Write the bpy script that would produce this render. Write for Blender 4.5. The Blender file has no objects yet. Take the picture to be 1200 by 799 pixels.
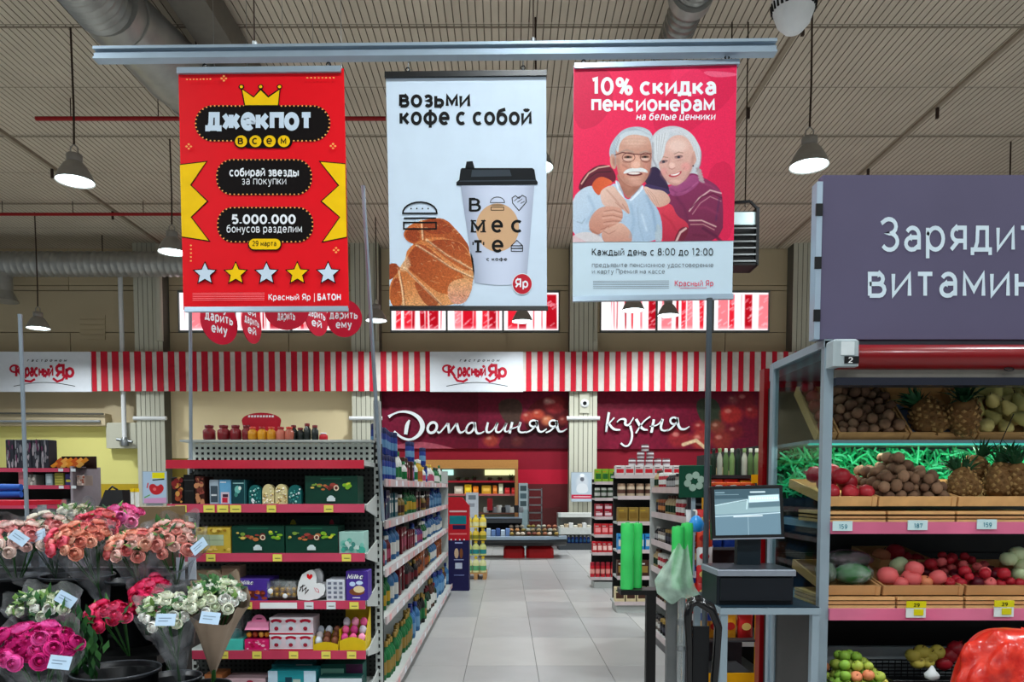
import bpy, math, random
import numpy as np
from mathutils import Vector, Matrix

random.seed(7)
np.random.seed(7)
SC = bpy.context.scene
COL = SC.collection
PI = math.pi

# ------------------------------------------------------------------ camera
F, PX0, HOR, CAMZ = 870.0, 594.0, 572.0, 1.52
PITCH = math.radians(3.0)
CY0 = HOR + F * math.tan(PITCH)
cam = bpy.data.objects.new('camera', bpy.data.cameras.new('camera'))
COL.objects.link(cam)
cam.location = (0, 0, CAMZ)
cam.rotation_euler = (PI / 2 - PITCH, 0, 0)
cam.data.sensor_width = 36
cam.data.lens = 36 * F / 1200
cam.data.shift_x = (600 - PX0) / 1200
cam.data.shift_y = (CY0 - 399.5) / 1200
cam.data.clip_start = 0.05
cam.data.clip_end = 200
SC.camera = cam
_cp, _sp = math.cos(PITCH), math.sin(PITCH)


def at(px, py, Y):
    """the point of the hall at depth Y that the photograph shows at (px, py)"""
    u, v = (px - PX0) / F, (CY0 - py) / F
    Z = Y * (v * _cp - _sp) / (_cp + v * _sp)
    return Vector((u * (Y * _cp - Z * _sp), Y, CAMZ + Z))


# ------------------------------------------------------------------ light and exposure
W = bpy.data.worlds.new('world')
SC.world = W
W.use_nodes = True
W.node_tree.nodes['Background'].inputs[0].default_value = (0.80, 0.90, 1.0, 1)
W.node_tree.nodes['Background'].inputs[1].default_value = 0.22
SC.view_settings.view_transform = 'Standard'
SC.view_settings.look = 'None'
SC.view_settings.gamma = 1
SC.view_settings.use_curve_mapping = False
SC.view_settings.exposure = 0.0
LAMP_W = 100.0          # watts of each high-bay lamp
LAMP_COL = (0.90, 0.97, 1.0)


# ------------------------------------------------------------------ materials
def lin(c):
    c = np.asarray(c, float) / 255.0
    return np.where(c <= 0.04045, c / 12.92, ((c + 0.055) / 1.055) ** 2.4)


_M = {}


def mat(name, col=(128, 128, 128), rough=0.5, metal=0.0, var=0.06, scale=9.0, bump=0.0, emit=0.0,
        alpha=1.0, trans=0.0, coat=0.0, ior=1.45, col2=None, attr=False, sub=0.0, spec=0.32):
    if name in _M:
        return _M[name]
    m = bpy.data.materials.new(name)
    m.use_nodes = True
    nt = m.node_tree
    b = nt.nodes['Principled BSDF']
    L = lin(col)
    if attr:
        a = nt.nodes.new('ShaderNodeAttribute')
        a.attribute_name = 'Col'
        src = a.outputs['Color']
    else:
        tc = nt.nodes.new('ShaderNodeTexCoord')
        nz = nt.nodes.new('ShaderNodeTexNoise')
        nz.inputs['Scale'].default_value = scale
        nz.inputs['Detail'].default_value = 3
        nt.links.new(tc.outputs['Object'], nz.inputs['Vector'])
        rp = nt.nodes.new('ShaderNodeValToRGB')
        rp.color_ramp.elements[0].position = 0.3
        rp.color_ramp.elements[1].position = 0.7
        L2 = lin(col2) if col2 is not None else L * (1 + var)
        L1 = L if col2 is not None else L * (1 - var)
        rp.color_ramp.elements[0].color = (*np.clip(L1, 0, 1), 1)
        rp.color_ramp.elements[1].color = (*np.clip(L2, 0, 1), 1)
        nt.links.new(nz.outputs['Fac'], rp.inputs['Fac'])
        src = rp.outputs['Color']
        if bump:
            bp = nt.nodes.new('ShaderNodeBump')
            bp.inputs['Strength'].default_value = bump
            bp.inputs['Distance'].default_value = 0.01
            nt.links.new(nz.outputs['Fac'], bp.inputs['Height'])
            nt.links.new(bp.outputs['Normal'], b.inputs['Normal'])
    nt.links.new(src, b.inputs['Base Color'])
    b.inputs['Roughness'].default_value = rough
    b.inputs['Metallic'].default_value = metal
    b.inputs['IOR'].default_value = ior
    b.inputs['Specular IOR Level'].default_value = spec
    if coat:
        b.inputs['Coat Weight'].default_value = coat
        b.inputs['Coat Roughness'].default_value = 0.15
    if trans:
        b.inputs['Transmission Weight'].default_value = trans
    if alpha < 1:
        b.inputs['Alpha'].default_value = alpha
    if sub:
        b.inputs['Subsurface Weight'].default_value = sub
        b.inputs['Subsurface Radius'].default_value = (0.02, 0.01, 0.01)
    if emit:
        nt.links.new(src, b.inputs['Emission Color'])
        b.inputs['Emission Strength'].default_value = emit
    _M[name] = m
    return m


def clear_film(name, tint=(235, 240, 240), keep=0.75, rough=0.12):
    """thin clear film: mostly see-through with a glossy sheen"""
    if name in _M:
        return _M[name]
    m = bpy.data.materials.new(name)
    m.use_nodes = True
    nt = m.node_tree
    out = nt.nodes['Material Output']
    b = nt.nodes['Principled BSDF']
    b.inputs['Base Color'].default_value = (*lin(tint), 1)
    b.inputs['Roughness'].default_value = rough
    b.inputs['Specular IOR Level'].default_value = 1.0
    t = nt.nodes.new('ShaderNodeBsdfTransparent')
    t.inputs[0].default_value = (*lin(tint), 1)
    nz = nt.nodes.new('ShaderNodeTexNoise')
    nz.inputs['Scale'].default_value = 14
    nz.inputs['Detail'].default_value = 4
    tc = nt.nodes.new('ShaderNodeTexCoord')
    nt.links.new(tc.outputs['Object'], nz.inputs['Vector'])
    mr = nt.nodes.new('ShaderNodeMapRange')
    mr.inputs[1].default_value = 0.35
    mr.inputs[2].default_value = 0.75
    mr.inputs[3].default_value = max(0.0, 1 - keep - 0.12)
    mr.inputs[4].default_value = min(1.0, 1 - keep + 0.25)
    nt.links.new(nz.outputs['Fac'], mr.inputs[0])
    mx = nt.nodes.new('ShaderNodeMixShader')
    nt.links.new(mr.outputs[0], mx.inputs[0])
    nt.links.new(t.outputs[0], mx.inputs[1])
    nt.links.new(b.outputs[0], mx.inputs[2])
    nt.links.new(mx.outputs[0], out.inputs[0])
    _M[name] = m
    return m


def glass_sheet(name, tint=(225, 235, 235), refl=0.0):
    if name in _M:
        return _M[name]
    m = bpy.data.materials.new(name)
    m.use_nodes = True
    nt = m.node_tree
    out = nt.nodes['Material Output']
    nt.nodes.remove(nt.nodes['Principled BSDF'])
    g = nt.nodes.new('ShaderNodeBsdfGlossy')
    g.inputs['Roughness'].default_value = 0.02
    t = nt.nodes.new('ShaderNodeBsdfTransparent')
    t.inputs[0].default_value = (*lin(tint), 1)
    fr = nt.nodes.new('ShaderNodeFresnel')
    fr.inputs[0].default_value = 1.5
    ma = nt.nodes.new('ShaderNodeMath')
    ma.operation = 'ADD'
    ma.inputs[1].default_value = refl
    nt.links.new(fr.outputs[0], ma.inputs[0])
    mi = nt.nodes.new('ShaderNodeMath')
    mi.operation = 'MINIMUM'
    mi.inputs[1].default_value = 0.05
    nt.links.new(ma.outputs[0], mi.inputs[0])
    mx = nt.nodes.new('ShaderNodeMixShader')
    nt.links.new(mi.outputs[0], mx.inputs[0])
    nt.links.new(t.outputs[0], mx.inputs[1])
    nt.links.new(g.outputs[0], mx.inputs[2])
    nt.links.new(mx.outputs[0], out.inputs[0])
    _M[name] = m
    return m


# ------------------------------------------------------------------ mesh builder
def circ(n, r=1.0, a0=0.0):
    return [(r * math.cos(a0 + 2 * PI * i / n), r * math.sin(a0 + 2 * PI * i / n)) for i in range(n)]


class MB:
    def __init__(s, M=None):
        s.v, s.f, s.mi, s.sm, s.mats = [], [], [], [], []
        s.M = M or Matrix.Identity(4)

    def _m(s, m):
        if m not in s.mats:
            s.mats.append(m)
        return s.mats.index(m)

    def add(s, vs, fs, m, smooth=False):
        o = len(s.v)
        M = s.M
        s.v.extend([tuple(M @ Vector(p)) for p in vs])
        k = s._m(m)
        for f in fs:
            s.f.append(tuple(o + i for i in f))
            s.mi.append(k)
            s.sm.append(smooth)
        return s

    def box(s, x0, x1, y0, y1, z0, z1, m, top=None):
        vs = [(x0, y0, z0), (x1, y0, z0), (x1, y1, z0), (x0, y1, z0), (x0, y0, z1), (x1, y0, z1), (x1, y1, z1), (x0, y1, z1)]
        s.add(vs, [(0, 3, 2, 1), (0, 1, 5, 4), (1, 2, 6, 5), (2, 3, 7, 6), (3, 0, 4, 7)], m)
        return s.add(vs, [(4, 5, 6, 7)], top or m)

    def cbox(s, x0, x1, y0, y1, z0, z1, m, c=0.004):
        """box with chamfered vertical and top edges"""
        P = [(x0 + c, y0), (x1 - c, y0), (x1, y0 + c), (x1, y1 - c), (x1 - c, y1), (x0 + c, y1), (x0, y1 - c), (x0, y0 + c)]
        xm, ym = (x0 + x1) / 2, (y0 + y1) / 2
        sx, sy = (x1 - x0 - 2 * c) / (x1 - x0), (y1 - y0 - 2 * c) / (y1 - y0)
        rings = [[(x, y, z0) for x, y in P], [(x, y, z1 - c) for x, y in P],
                 [(xm + (x - xm) * sx, ym + (y - ym) * sy, z1) for x, y in P]]
        return s.rings(rings, m, cap0=True, cap1=True)

    def quad(s, a, b, c, d, m):
        return s.add([a, b, c, d], [(0, 1, 2, 3)], m)

    def poly(s, pts, m):
        return s.add(pts, [tuple(range(len(pts)))], m)

    def rings(s, R, m, cap0=False, cap1=False, closed=True, smooth=False):
        n = len(R[0])
        vs = [p for r in R for p in r]
        fs = []
        for i in range(len(R) - 1):
            for j in range(n if closed else n - 1):
                k = (j + 1) % n
                fs.append((i * n + j, i * n + k, (i + 1) * n + k, (i + 1) * n + j))
        s.add(vs, fs, m, smooth)
        if cap0:
            s.add(R[0], [tuple(reversed(range(n)))], m)
        if cap1:
            s.add(R[-1], [tuple(range(n))], m)
        return s

    def lathe(s, prof, m, c=(0, 0, 0), n=16, cap0=True, cap1=True, smooth=True, sx=1, sy=1):
        R = [[(c[0] + x * sx, c[1] + y * sy, c[2] + z) for x, y in circ(n, max(r, 1e-5))] for r, z in prof]
        return s.rings(R, m, cap0, cap1, smooth=smooth)

    def tube(s, pts, r, m, n=8, smooth=True, cap=True):
        pts = [Vector(p) for p in pts]
        R = []
        up = None
        for i, p in enumerate(pts):
            d = (pts[min(i + 1, len(pts) - 1)] - pts[max(i - 1, 0)]).normalized()
            if up is None:
                up = Vector((0, 0, 1)) if abs(d.z) < 0.9 else Vector((1, 0, 0))
            a = d.cross(up).normalized()
            b = a.cross(d).normalized()
            up = b
            rr = r[i] if isinstance(r, (list, tuple)) else r
            R.append([tuple(p + a * x * rr + b * y * rr) for x, y in circ(n)])
        return s.rings(R, m, cap, cap, smooth=smooth)

    def bar(s, a, b, w, h, m):
        """rectangular bar from a to b"""
        a, b = Vector(a), Vector(b)
        d = (b - a).normalized()
        up = Vector((0, 0, 1)) if abs(d.z) < 0.9 else Vector((0, 1, 0))
        x = d.cross(up).normalized()
        y = x.cross(d).normalized()
        q = [(-w / 2, -h / 2), (w / 2, -h / 2), (w / 2, h / 2), (-w / 2, h / 2)]
        return s.rings([[tuple(p + x * i + y * j) for i, j in q] for p in (a, b)], m, True, True)

    def blob(s, c, r, m, nu=10, nv=7, jit=0.0, squash=(1, 1, 1), seed=0):
        rnd = random.Random(seed)
        R = []
        for i in range(nv + 1):
            t = PI * i / nv
            rr, z = max(math.sin(t), 1e-3), -math.cos(t)
            ring = []
            for x, y in circ(nu):
                k = r * (1 + (rnd.random() - .5) * jit)
                ring.append((c[0] + x * rr * k * squash[0], c[1] + y * rr * k * squash[1], c[2] + z * k * squash[2]))
            R.append(ring)
        return s.rings(R, m, smooth=True)

    def mesh(s, name):
        me = bpy.data.meshes.new(name)
        me.from_pydata(s.v, [], s.f)
        for m in s.mats:
            me.materials.append(m)
        me.polygons.foreach_set('material_index', s.mi)
        me.polygons.foreach_set('use_smooth', s.sm)
        me.update()
        return me

    def build(s, name, parent=None, world=True):
        return link(name, s.mesh(name), parent, world)


def link(name, me, parent=None, world=True, loc=None, rot=None, scale=None):
    o = bpy.data.objects.new(name, me)
    COL.objects.link(o)
    if parent is not None:
        o.parent = parent
        if world:
            o.matrix_parent_inverse = WORLD[parent.name].inverted()
    if loc is not None:
        o.location = loc
    if rot is not None:
        o.rotation_euler = rot
    if scale is not None:
        o.scale = scale if isinstance(scale, (tuple, list)) else (scale,) * 3
    T = Matrix.LocRotScale(o.location, o.rotation_euler, o.scale)
    if parent is not None:
        T = WORLD[parent.name] @ (o.matrix_parent_inverse @ T)
    WORLD[o.name] = T
    return o


WORLD = {}


def tag(o, label=None, cat=None, group=None, kind=None):
    if label:
        o['label'] = label
    if cat:
        o['category'] = cat
    if group:
        o['group'] = group
    if kind:
        o['kind'] = kind
    return o


def thing(name, label, cat, loc=(0, 0, 0), rotz=0, group=None, kind=None, scale=None):
    o = link(name, None, None, True, loc, (0, 0, rotz) if not isinstance(rotz, tuple) else rotz, scale)
    return tag(o, label, cat, group, kind)


def copy_tree(src, loc=None, rot=None, label=None, group=None, parent=None, scale=None):
    c = src.copy()
    COL.objects.link(c)
    if parent is not None:
        c.parent = parent
    else:
        if loc is not None:
            c.location = loc
        if rot is not None:
            c.rotation_euler = rot if isinstance(rot, tuple) else (0, 0, rot)
        if scale is not None:
            c.scale = scale if isinstance(scale, (tuple, list)) else (scale,) * 3
        if label:
            c['label'] = label
        if group:
            c['group'] = group
    WORLD[c.name] = Matrix.LocRotScale(c.location, c.rotation_euler, c.scale)
    for ch in KIDS.get(src.name, []):
        k = copy_tree(ch, parent=c)
        KIDS.setdefault(c.name, []).append(k)
    return c


KIDS = {}


def part(mb_or_me, name, parent, world=False, label=None, loc=None, rot=None, scale=None):
    me = mb_or_me.mesh(name) if isinstance(mb_or_me, MB) else mb_or_me
    o = link(name, me, parent, world, loc, rot, scale)
    KIDS.setdefault(parent.name, []).append(o)
    if label:
        o['label'] = label
    return o


ORD = ['first', 'second', 'third', 'fourth', 'fifth', 'sixth', 'seventh', 'eighth', 'ninth', 'tenth', 'eleventh', 'twelfth',
       'thirteenth', 'fourteenth', 'fifteenth', 'sixteenth', 'seventeenth', 'eighteenth', 'nineteenth', 'twentieth',
       'twenty-first', 'twenty-second', 'twenty-third', 'twenty-fourth', 'twenty-fifth', 'twenty-sixth', 'twenty-seventh',
       'twenty-eighth', 'twenty-ninth', 'thirtieth', 'thirty-first', 'thirty-second']

# ------------------------------------------------------------------ lettering: strokes on a grid (x-height 1)


def arc(cx, cy, rx, ry, a0, a1, n=10):
    return [(cx + rx * math.cos(math.radians(a0 + (a1 - a0) * i / n)), cy + ry * math.sin(math.radians(a0 + (a1 - a0) * i / n))) for i in range(n + 1)]


def _g(w, *pl):
    return (w, [list(p) for p in pl])


_O = arc(.45, .5, .45, .5, 0, 360, 22)
GL = {
    'о': _g(.9, _O),
    'а': _g(.8, arc(.4, .64, .36, .36, 150, 0, 8) + [(.76, 0)], [(.76, .56), (.34, .56)] + arc(.34, .28, .32, .28, 90, 270, 9) + [(.5, .02), (.76, .2)]),
    'б': _g(.9, arc(.45, .45, .45, .45, 0, 360, 20), [(.0, .45), (.02, .9), (.2, 1.2), (.5, 1.3), (.82, 1.38)]),
    'в': _g(.8, [(0, 0), (0, 1), (.45, 1)] + arc(.45, .77, .25, .23, 90, -90, 6) + [(0, .54)], [(.45, .54)] + arc(.5, .27, .28, .27, 90, -90, 6) + [(0, 0)]),
    'г': _g(.6, [(0, 0), (0, 1), (.6, 1)]),
    'д': _g(.95, [(-.05, -.25), (-.05, .0), (.95, .0), (.95, -.25)], [(.1, 0), (.22, .35), (.25, 1), (.78, 1), (.78, 0)]),
    'е': _g(.88, [(.02, .5), (.88, .5)] + arc(.45, .5, .44, .5, 5, 315, 16)),
    'ж': _g(1.2, [(.6, 0), (.6, 1)], [(0, 1), (.35, .52), (.85, .52), (1.2, 1)], [(0, 0), (.35, .52)], [(1.2, 0), (.85, .52)]),
    'з': _g(.72, [(.03, .86)] + arc(.36, .76, .3, .24, 130, -70, 8) + [(.25, .52), (.4, .52)] + arc(.38, .27, .32, .27, 70, -150, 9)),
    'и': _g(.85, [(0, 1), (0, .03), (.85, .97), (.85, 0)]),
    'й': _g(.85, [(0, 1), (0, .03), (.85, .97), (.85, 0)], arc(.43, 1.42, .22, .16, 180, 360, 6)),
    'к': _g(.78, [(0, 0), (0, 1)], [(.76, 1), (.3, .52), (0, .52)], [(.3, .52), (.8, 0)]),
    'л': _g(.85, [(-.05, 0), (.12, .05), (.2, .4), (.22, 1), (.82, 1), (.82, 0)]),
    'м': _g(1.0, [(0, 0), (0, 1), (.5, .25), (1, 1), (1, 0)]),
    'н': _g(.82, [(0, 0), (0, 1)], [(.82, 0), (.82, 1)], [(0, .52), (.82, .52)]),
    'п': _g(.82, [(0, 0), (0, 1), (.82, 1), (.82, 0)]),
    'р': _g(.88, [(0, 1), (0, -.4)], arc(.44, .5, .44, .5, 0, 360, 20)),
    'с': _g(.8, arc(.45, .5, .45, .5, 50, 310, 14)),
    'т': _g(.76, [(0, 1), (.76, 1)], [(.38, 1), (.38, 0)]),
    'у': _g(.82, [(0, 1), (.43, .1)], [(.84, 1), (.4, -.15), (.25, -.38), (.02, -.38)]),
    'ф': _g(1.25, [(.62, -.4), (.62, 1.35)], arc(.62, .5, .6, .48, 0, 360, 20)),
    'х': _g(.8, [(0, 0), (.8, 1)], [(0, 1), (.8, 0)]),
    'ц': _g(.9, [(0, 1), (0, 0), (.95, 0), (.95, -.25)], [(.8, 1), (.8, 0)]),
    'ч': _g(.78, [(0, 1), (0, .62), (.15, .42), (.78, .45)], [(.78, 1), (.78, 0)]),
    'ш': _g(1.2, [(0, 1), (0, 0), (1.2, 0), (1.2, 1)], [(.6, 0), (.6, 1)]),
    'щ': _g(1.3, [(0, 1), (0, 0), (1.35, 0), (1.35, -.25)], [(.6, 0), (.6, 1)], [(1.2, 0), (1.2, 1)]),
    'ы': _g(1.15, [(0, 1), (0, 0), (.45, 0)] + arc(.45, .3, .28, .3, -90, 90, 7) + [(0, .6)], [(1.12, 1), (1.12, 0)]),
    'ь': _g(.78, [(0, 1), (0, 0), (.45, 0)] + arc(.45, .3, .28, .3, -90, 90, 7) + [(0, .6)]),
    'ъ': _g(.9, [(-.15, 1), (.1, 1), (.1, 0), (.5, 0)] + arc(.5, .3, .28, .3, -90, 90, 7) + [(.1, .6)]),
    'э': _g(.8, arc(.35, .5, .45, .5, 140, -140, 14), [(.3, .5), (.78, .5)]),
    'ю': _g(1.2, [(0, 0), (0, 1)], [(0, .5), (.35, .5)], arc(.76, .5, .42, .5, 0, 360, 18)),
    'я': _g(.8, [(.78, 0), (.78, 1), (.35, 1)] + arc(.35, .7, .3, .3, 90, 270, 7) + [(.78, .4)], [(.4, .4), (0, 0)]),
    'З': _g(.95, [(.03, 1.2)] + arc(.46, 1.06, .4, .34, 140, -70, 9) + [(.34, .74), (.5, .74)] + arc(.5, .37, .44, .38, 75, -150, 10)),
    'К': _g(.95, [(0, 0), (0, 1.4)], [(.9, 1.4), (.2, .7), (0, .6)], [(.3, .78), (.97, 0)]),
    'Я': _g(1.0, [(.95, 0), (.95, 1.4), (.45, 1.4)] + arc(.45, .98, .42, .42, 90, 270, 8) + [(.95, .56)], [(.5, .56), (0, 0)]),
    'П': _g(1.05, [(0, 0), (0, 1.4), (1.05, 1.4), (1.05, 0)]),
    'Б': _g(.95, [(.85, 1.4), (0, 1.4), (0, 0), (.5, 0)] + arc(.5, .4, .42, .4, -90, 90, 8) + [(0, .8)]),
    'А': _g(1.1, [(0, 0), (.55, 1.4), (1.1, 0)], [(.2, .42), (.9, .42)]),
    'Т': _g(1.0, [(0, 1.4), (1, 1.4)], [(.5, 1.4), (.5, 0)]),
    'О': _g(1.3, arc(.65, .7, .65, .7, 0, 360, 24)),
    'И': _g(1.1, [(0, 1.4), (0, .03), (1.1, 1.37), (1.1, 0)]),
    'Н': _g(1.05, [(0, 0), (0, 1.4)], [(1.05, 0), (1.05, 1.4)], [(0, .72), (1.05, .72)]),
    'В': _g(.95, [(0, 0), (0, 1.4), (.5, 1.4)] + arc(.5, 1.07, .3, .33, 90, -90, 7) + [(0, .74)], [(.5, .74)] + arc(.55, .37, .36, .37, 90, -90, 7) + [(0, 0)]),
    '0': _g(1.0, arc(.48, .7, .47, .7, 0, 360, 22)),
    '1': _g(.5, [(0, 1.3), (.35, 1.4), (.35, 0)]),
    '2': _g(.9, arc(.43, 1.0, .4, .4, 160, -30, 9) + [(.05, .03), (.88, .03)]),
    '5': _g(.9, [(.8, 1.4), (.15, 1.4), (.08, .8), (.42, .88)] + arc(.42, .44, .42, .44, 85, -145, 10)),
    '7': _g(.85, [(0, 1.15), (0, 1.4), (.85, 1.4), (.3, 0)]),
    '8': _g(.9, arc(.45, 1.06, .36, .34, 0, 360, 16), arc(.45, .37, .43, .37, 0, 360, 18)),
    '9': _g(.9, arc(.44, .97, .42, .43, 0, 360, 18), [(.86, .97), (.8, .4), (.5, .03), (.15, .03)]),
    'M': _g(1.15, [(0, 0), (0, 1.4), (.57, .4), (1.15, 1.4), (1.15, 0)]),
    'i': _g(.12, [(.06, 0), (.06, 1)], [(.06, 1.25), (.06, 1.42)]),
    'l': _g(.12, [(.06, 0), (.06, 1.45)]),
    'k': _g(.75, [(0, 0), (0, 1.45)], [(.7, 1), (.15, .45)], [(.3, .6), (.75, 0)]),
    'a': _g(.8, arc(.4, .5, .4, .5, 0, 360, 16), [(.8, 1), (.8, 0)]),
    '%': _g(1.4, arc(.28, 1.08, .26, .32, 0, 360, 14), arc(1.12, .32, .26, .32, 0, 360, 14), [(.35, 0), (1.05, 1.4)]),
    '.': _g(.15, [(.05, -.02), (.05, .16)]),
    ',': _g(.15, [(.07, .14), (.0, -.2)]),
    ':': _g(.15, [(.05, -.02), (.05, .16)], [(.05, .75), (.05, .93)]),
    ' ': _g(.35),
}


def ribbon(pts, w, closed=False):
    """outline quads of a polyline of width w (number or list) with mitred joints"""
    n = len(pts)
    if n > 2 and abs(pts[0][0] - pts[-1][0]) + abs(pts[0][1] - pts[-1][1]) < 1e-6:
        closed = True
    Ls, Rs = [], []
    for i, p in enumerate(pts):
        if closed:
            a, b = (pts[i - 1] if i > 0 else pts[-2]), (pts[i + 1] if i < n - 1 else pts[1])
        else:
            a, b = pts[max(i - 1, 0)], pts[min(i + 1, n - 1)]
        d1 = (p[0] - a[0], p[1] - a[1])
        d2 = (b[0] - p[0], b[1] - p[1])
        l1 = math.hypot(*d1) or 1
        l2 = math.hypot(*d2) or 1
        if not closed and i == 0:
            d1, l1 = d2, l2
        if not closed and i == n - 1:
            d2, l2 = d1, l1
        n1 = (-d1[1] / l1, d1[0] / l1)
        n2 = (-d2[1] / l2, d2[0] / l2)
        mx, my = n1[0] + n2[0], n1[1] + n2[1]
        q = math.hypot(mx, my)
        if q < 1e-6:
            mx, my, q = n1[0], n1[1], 1
        mx, my = mx / q, my / q
        k = 1 / max(0.55, mx * n1[0] + my * n1[1])
        ww = (w[i] if isinstance(w, (list, tuple)) else w) / 2 * k
        Ls.append((p[0] + mx * ww, p[1] + my * ww))
        Rs.append((p[0] - mx * ww, p[1] - my * ww))
    return [(Ls[i], Rs[i], Rs[i + 1], Ls[i + 1]) for i in range(n - 1)]


def text_quads(s, x, y, size, weight=0.2, width=None, shear=0.0, align='l', gap=0.28):
    """quads (in a y-up plane) of a line of lettering; size = x-height; width squeezes it to a given length"""
    adv = []
    cx = 0
    for ch in s:
        adv.append(cx)
        cx += GL[ch][0] + (gap + weight * 0.75 if ch != ' ' else gap)
    tot = max(cx - gap, 1e-3)
    kx = (width / tot) if width else size
    if align == 'c':
        x -= tot * kx / 2
    if align == 'r':
        x -= tot * kx
    out = []
    for ch, ax in zip(s, adv):
        for pl in GL[ch][1]:
            for q in ribbon(pl, weight):
                out.append([(x + (ax + a + b * shear) * kx, y + b * size) for a, b in q])
    return out


class Plane:
    """draws print on an upright plane at depth Y; coordinates are positions on it as (px, py), turned to metres"""
    def __init__(s, Y, step=0.0006):
        s.Y, s.step, s.mb, s.lay = Y, step, MB(), 0

    def P(s, x, y, lay=None):
        p = at(x, y, s.Y)
        return (p.x, s.Y - (s.lay if lay is None else lay) * s.step, p.z)

    def up(s, n=1):
        s.lay += n
        return s

    def poly(s, pts, m):
        pts = [s.P(*p) for p in pts]
        s.mb.poly(pts, m)
        return s

    def quads(s, qs, m):
        for i, q in enumerate(qs):     # neighbouring strokes lie on minutely different depths
            e = (i % 9) * 0.00002 / s.step
            s.mb.quad(*[s.P(p[0], p[1], s.lay + e) for p in q], m)
        return s

    def text(s, t, x, y, size, m, **k):
        qs = text_quads(t, x, 0, size, **k)
        return s.quads([[(a, y - b) for a, b in q] for q in qs], m)

    def line(s, pts, w, m):
        return s.quads(ribbon(pts, w), m)

    def ell(s, cx, cy, rx, ry, m, n=24):
        return s.poly(arc(cx, cy, rx, ry, 0, 360 * (n - 1) / n, n - 1), m)

    def rrect(s, x0, y0, x1, y1, r, m):
        p = []
        for cx, cy, a in ((x1 - r, y1 - r, 0), (x0 + r, y1 - r, 90), (x0 + r, y0 + r, 180), (x1 - r, y0 + r, 270)):
            p += arc(cx, cy, r, r, a, a + 90, 6)
        s.poly(p, m)
        return p


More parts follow.
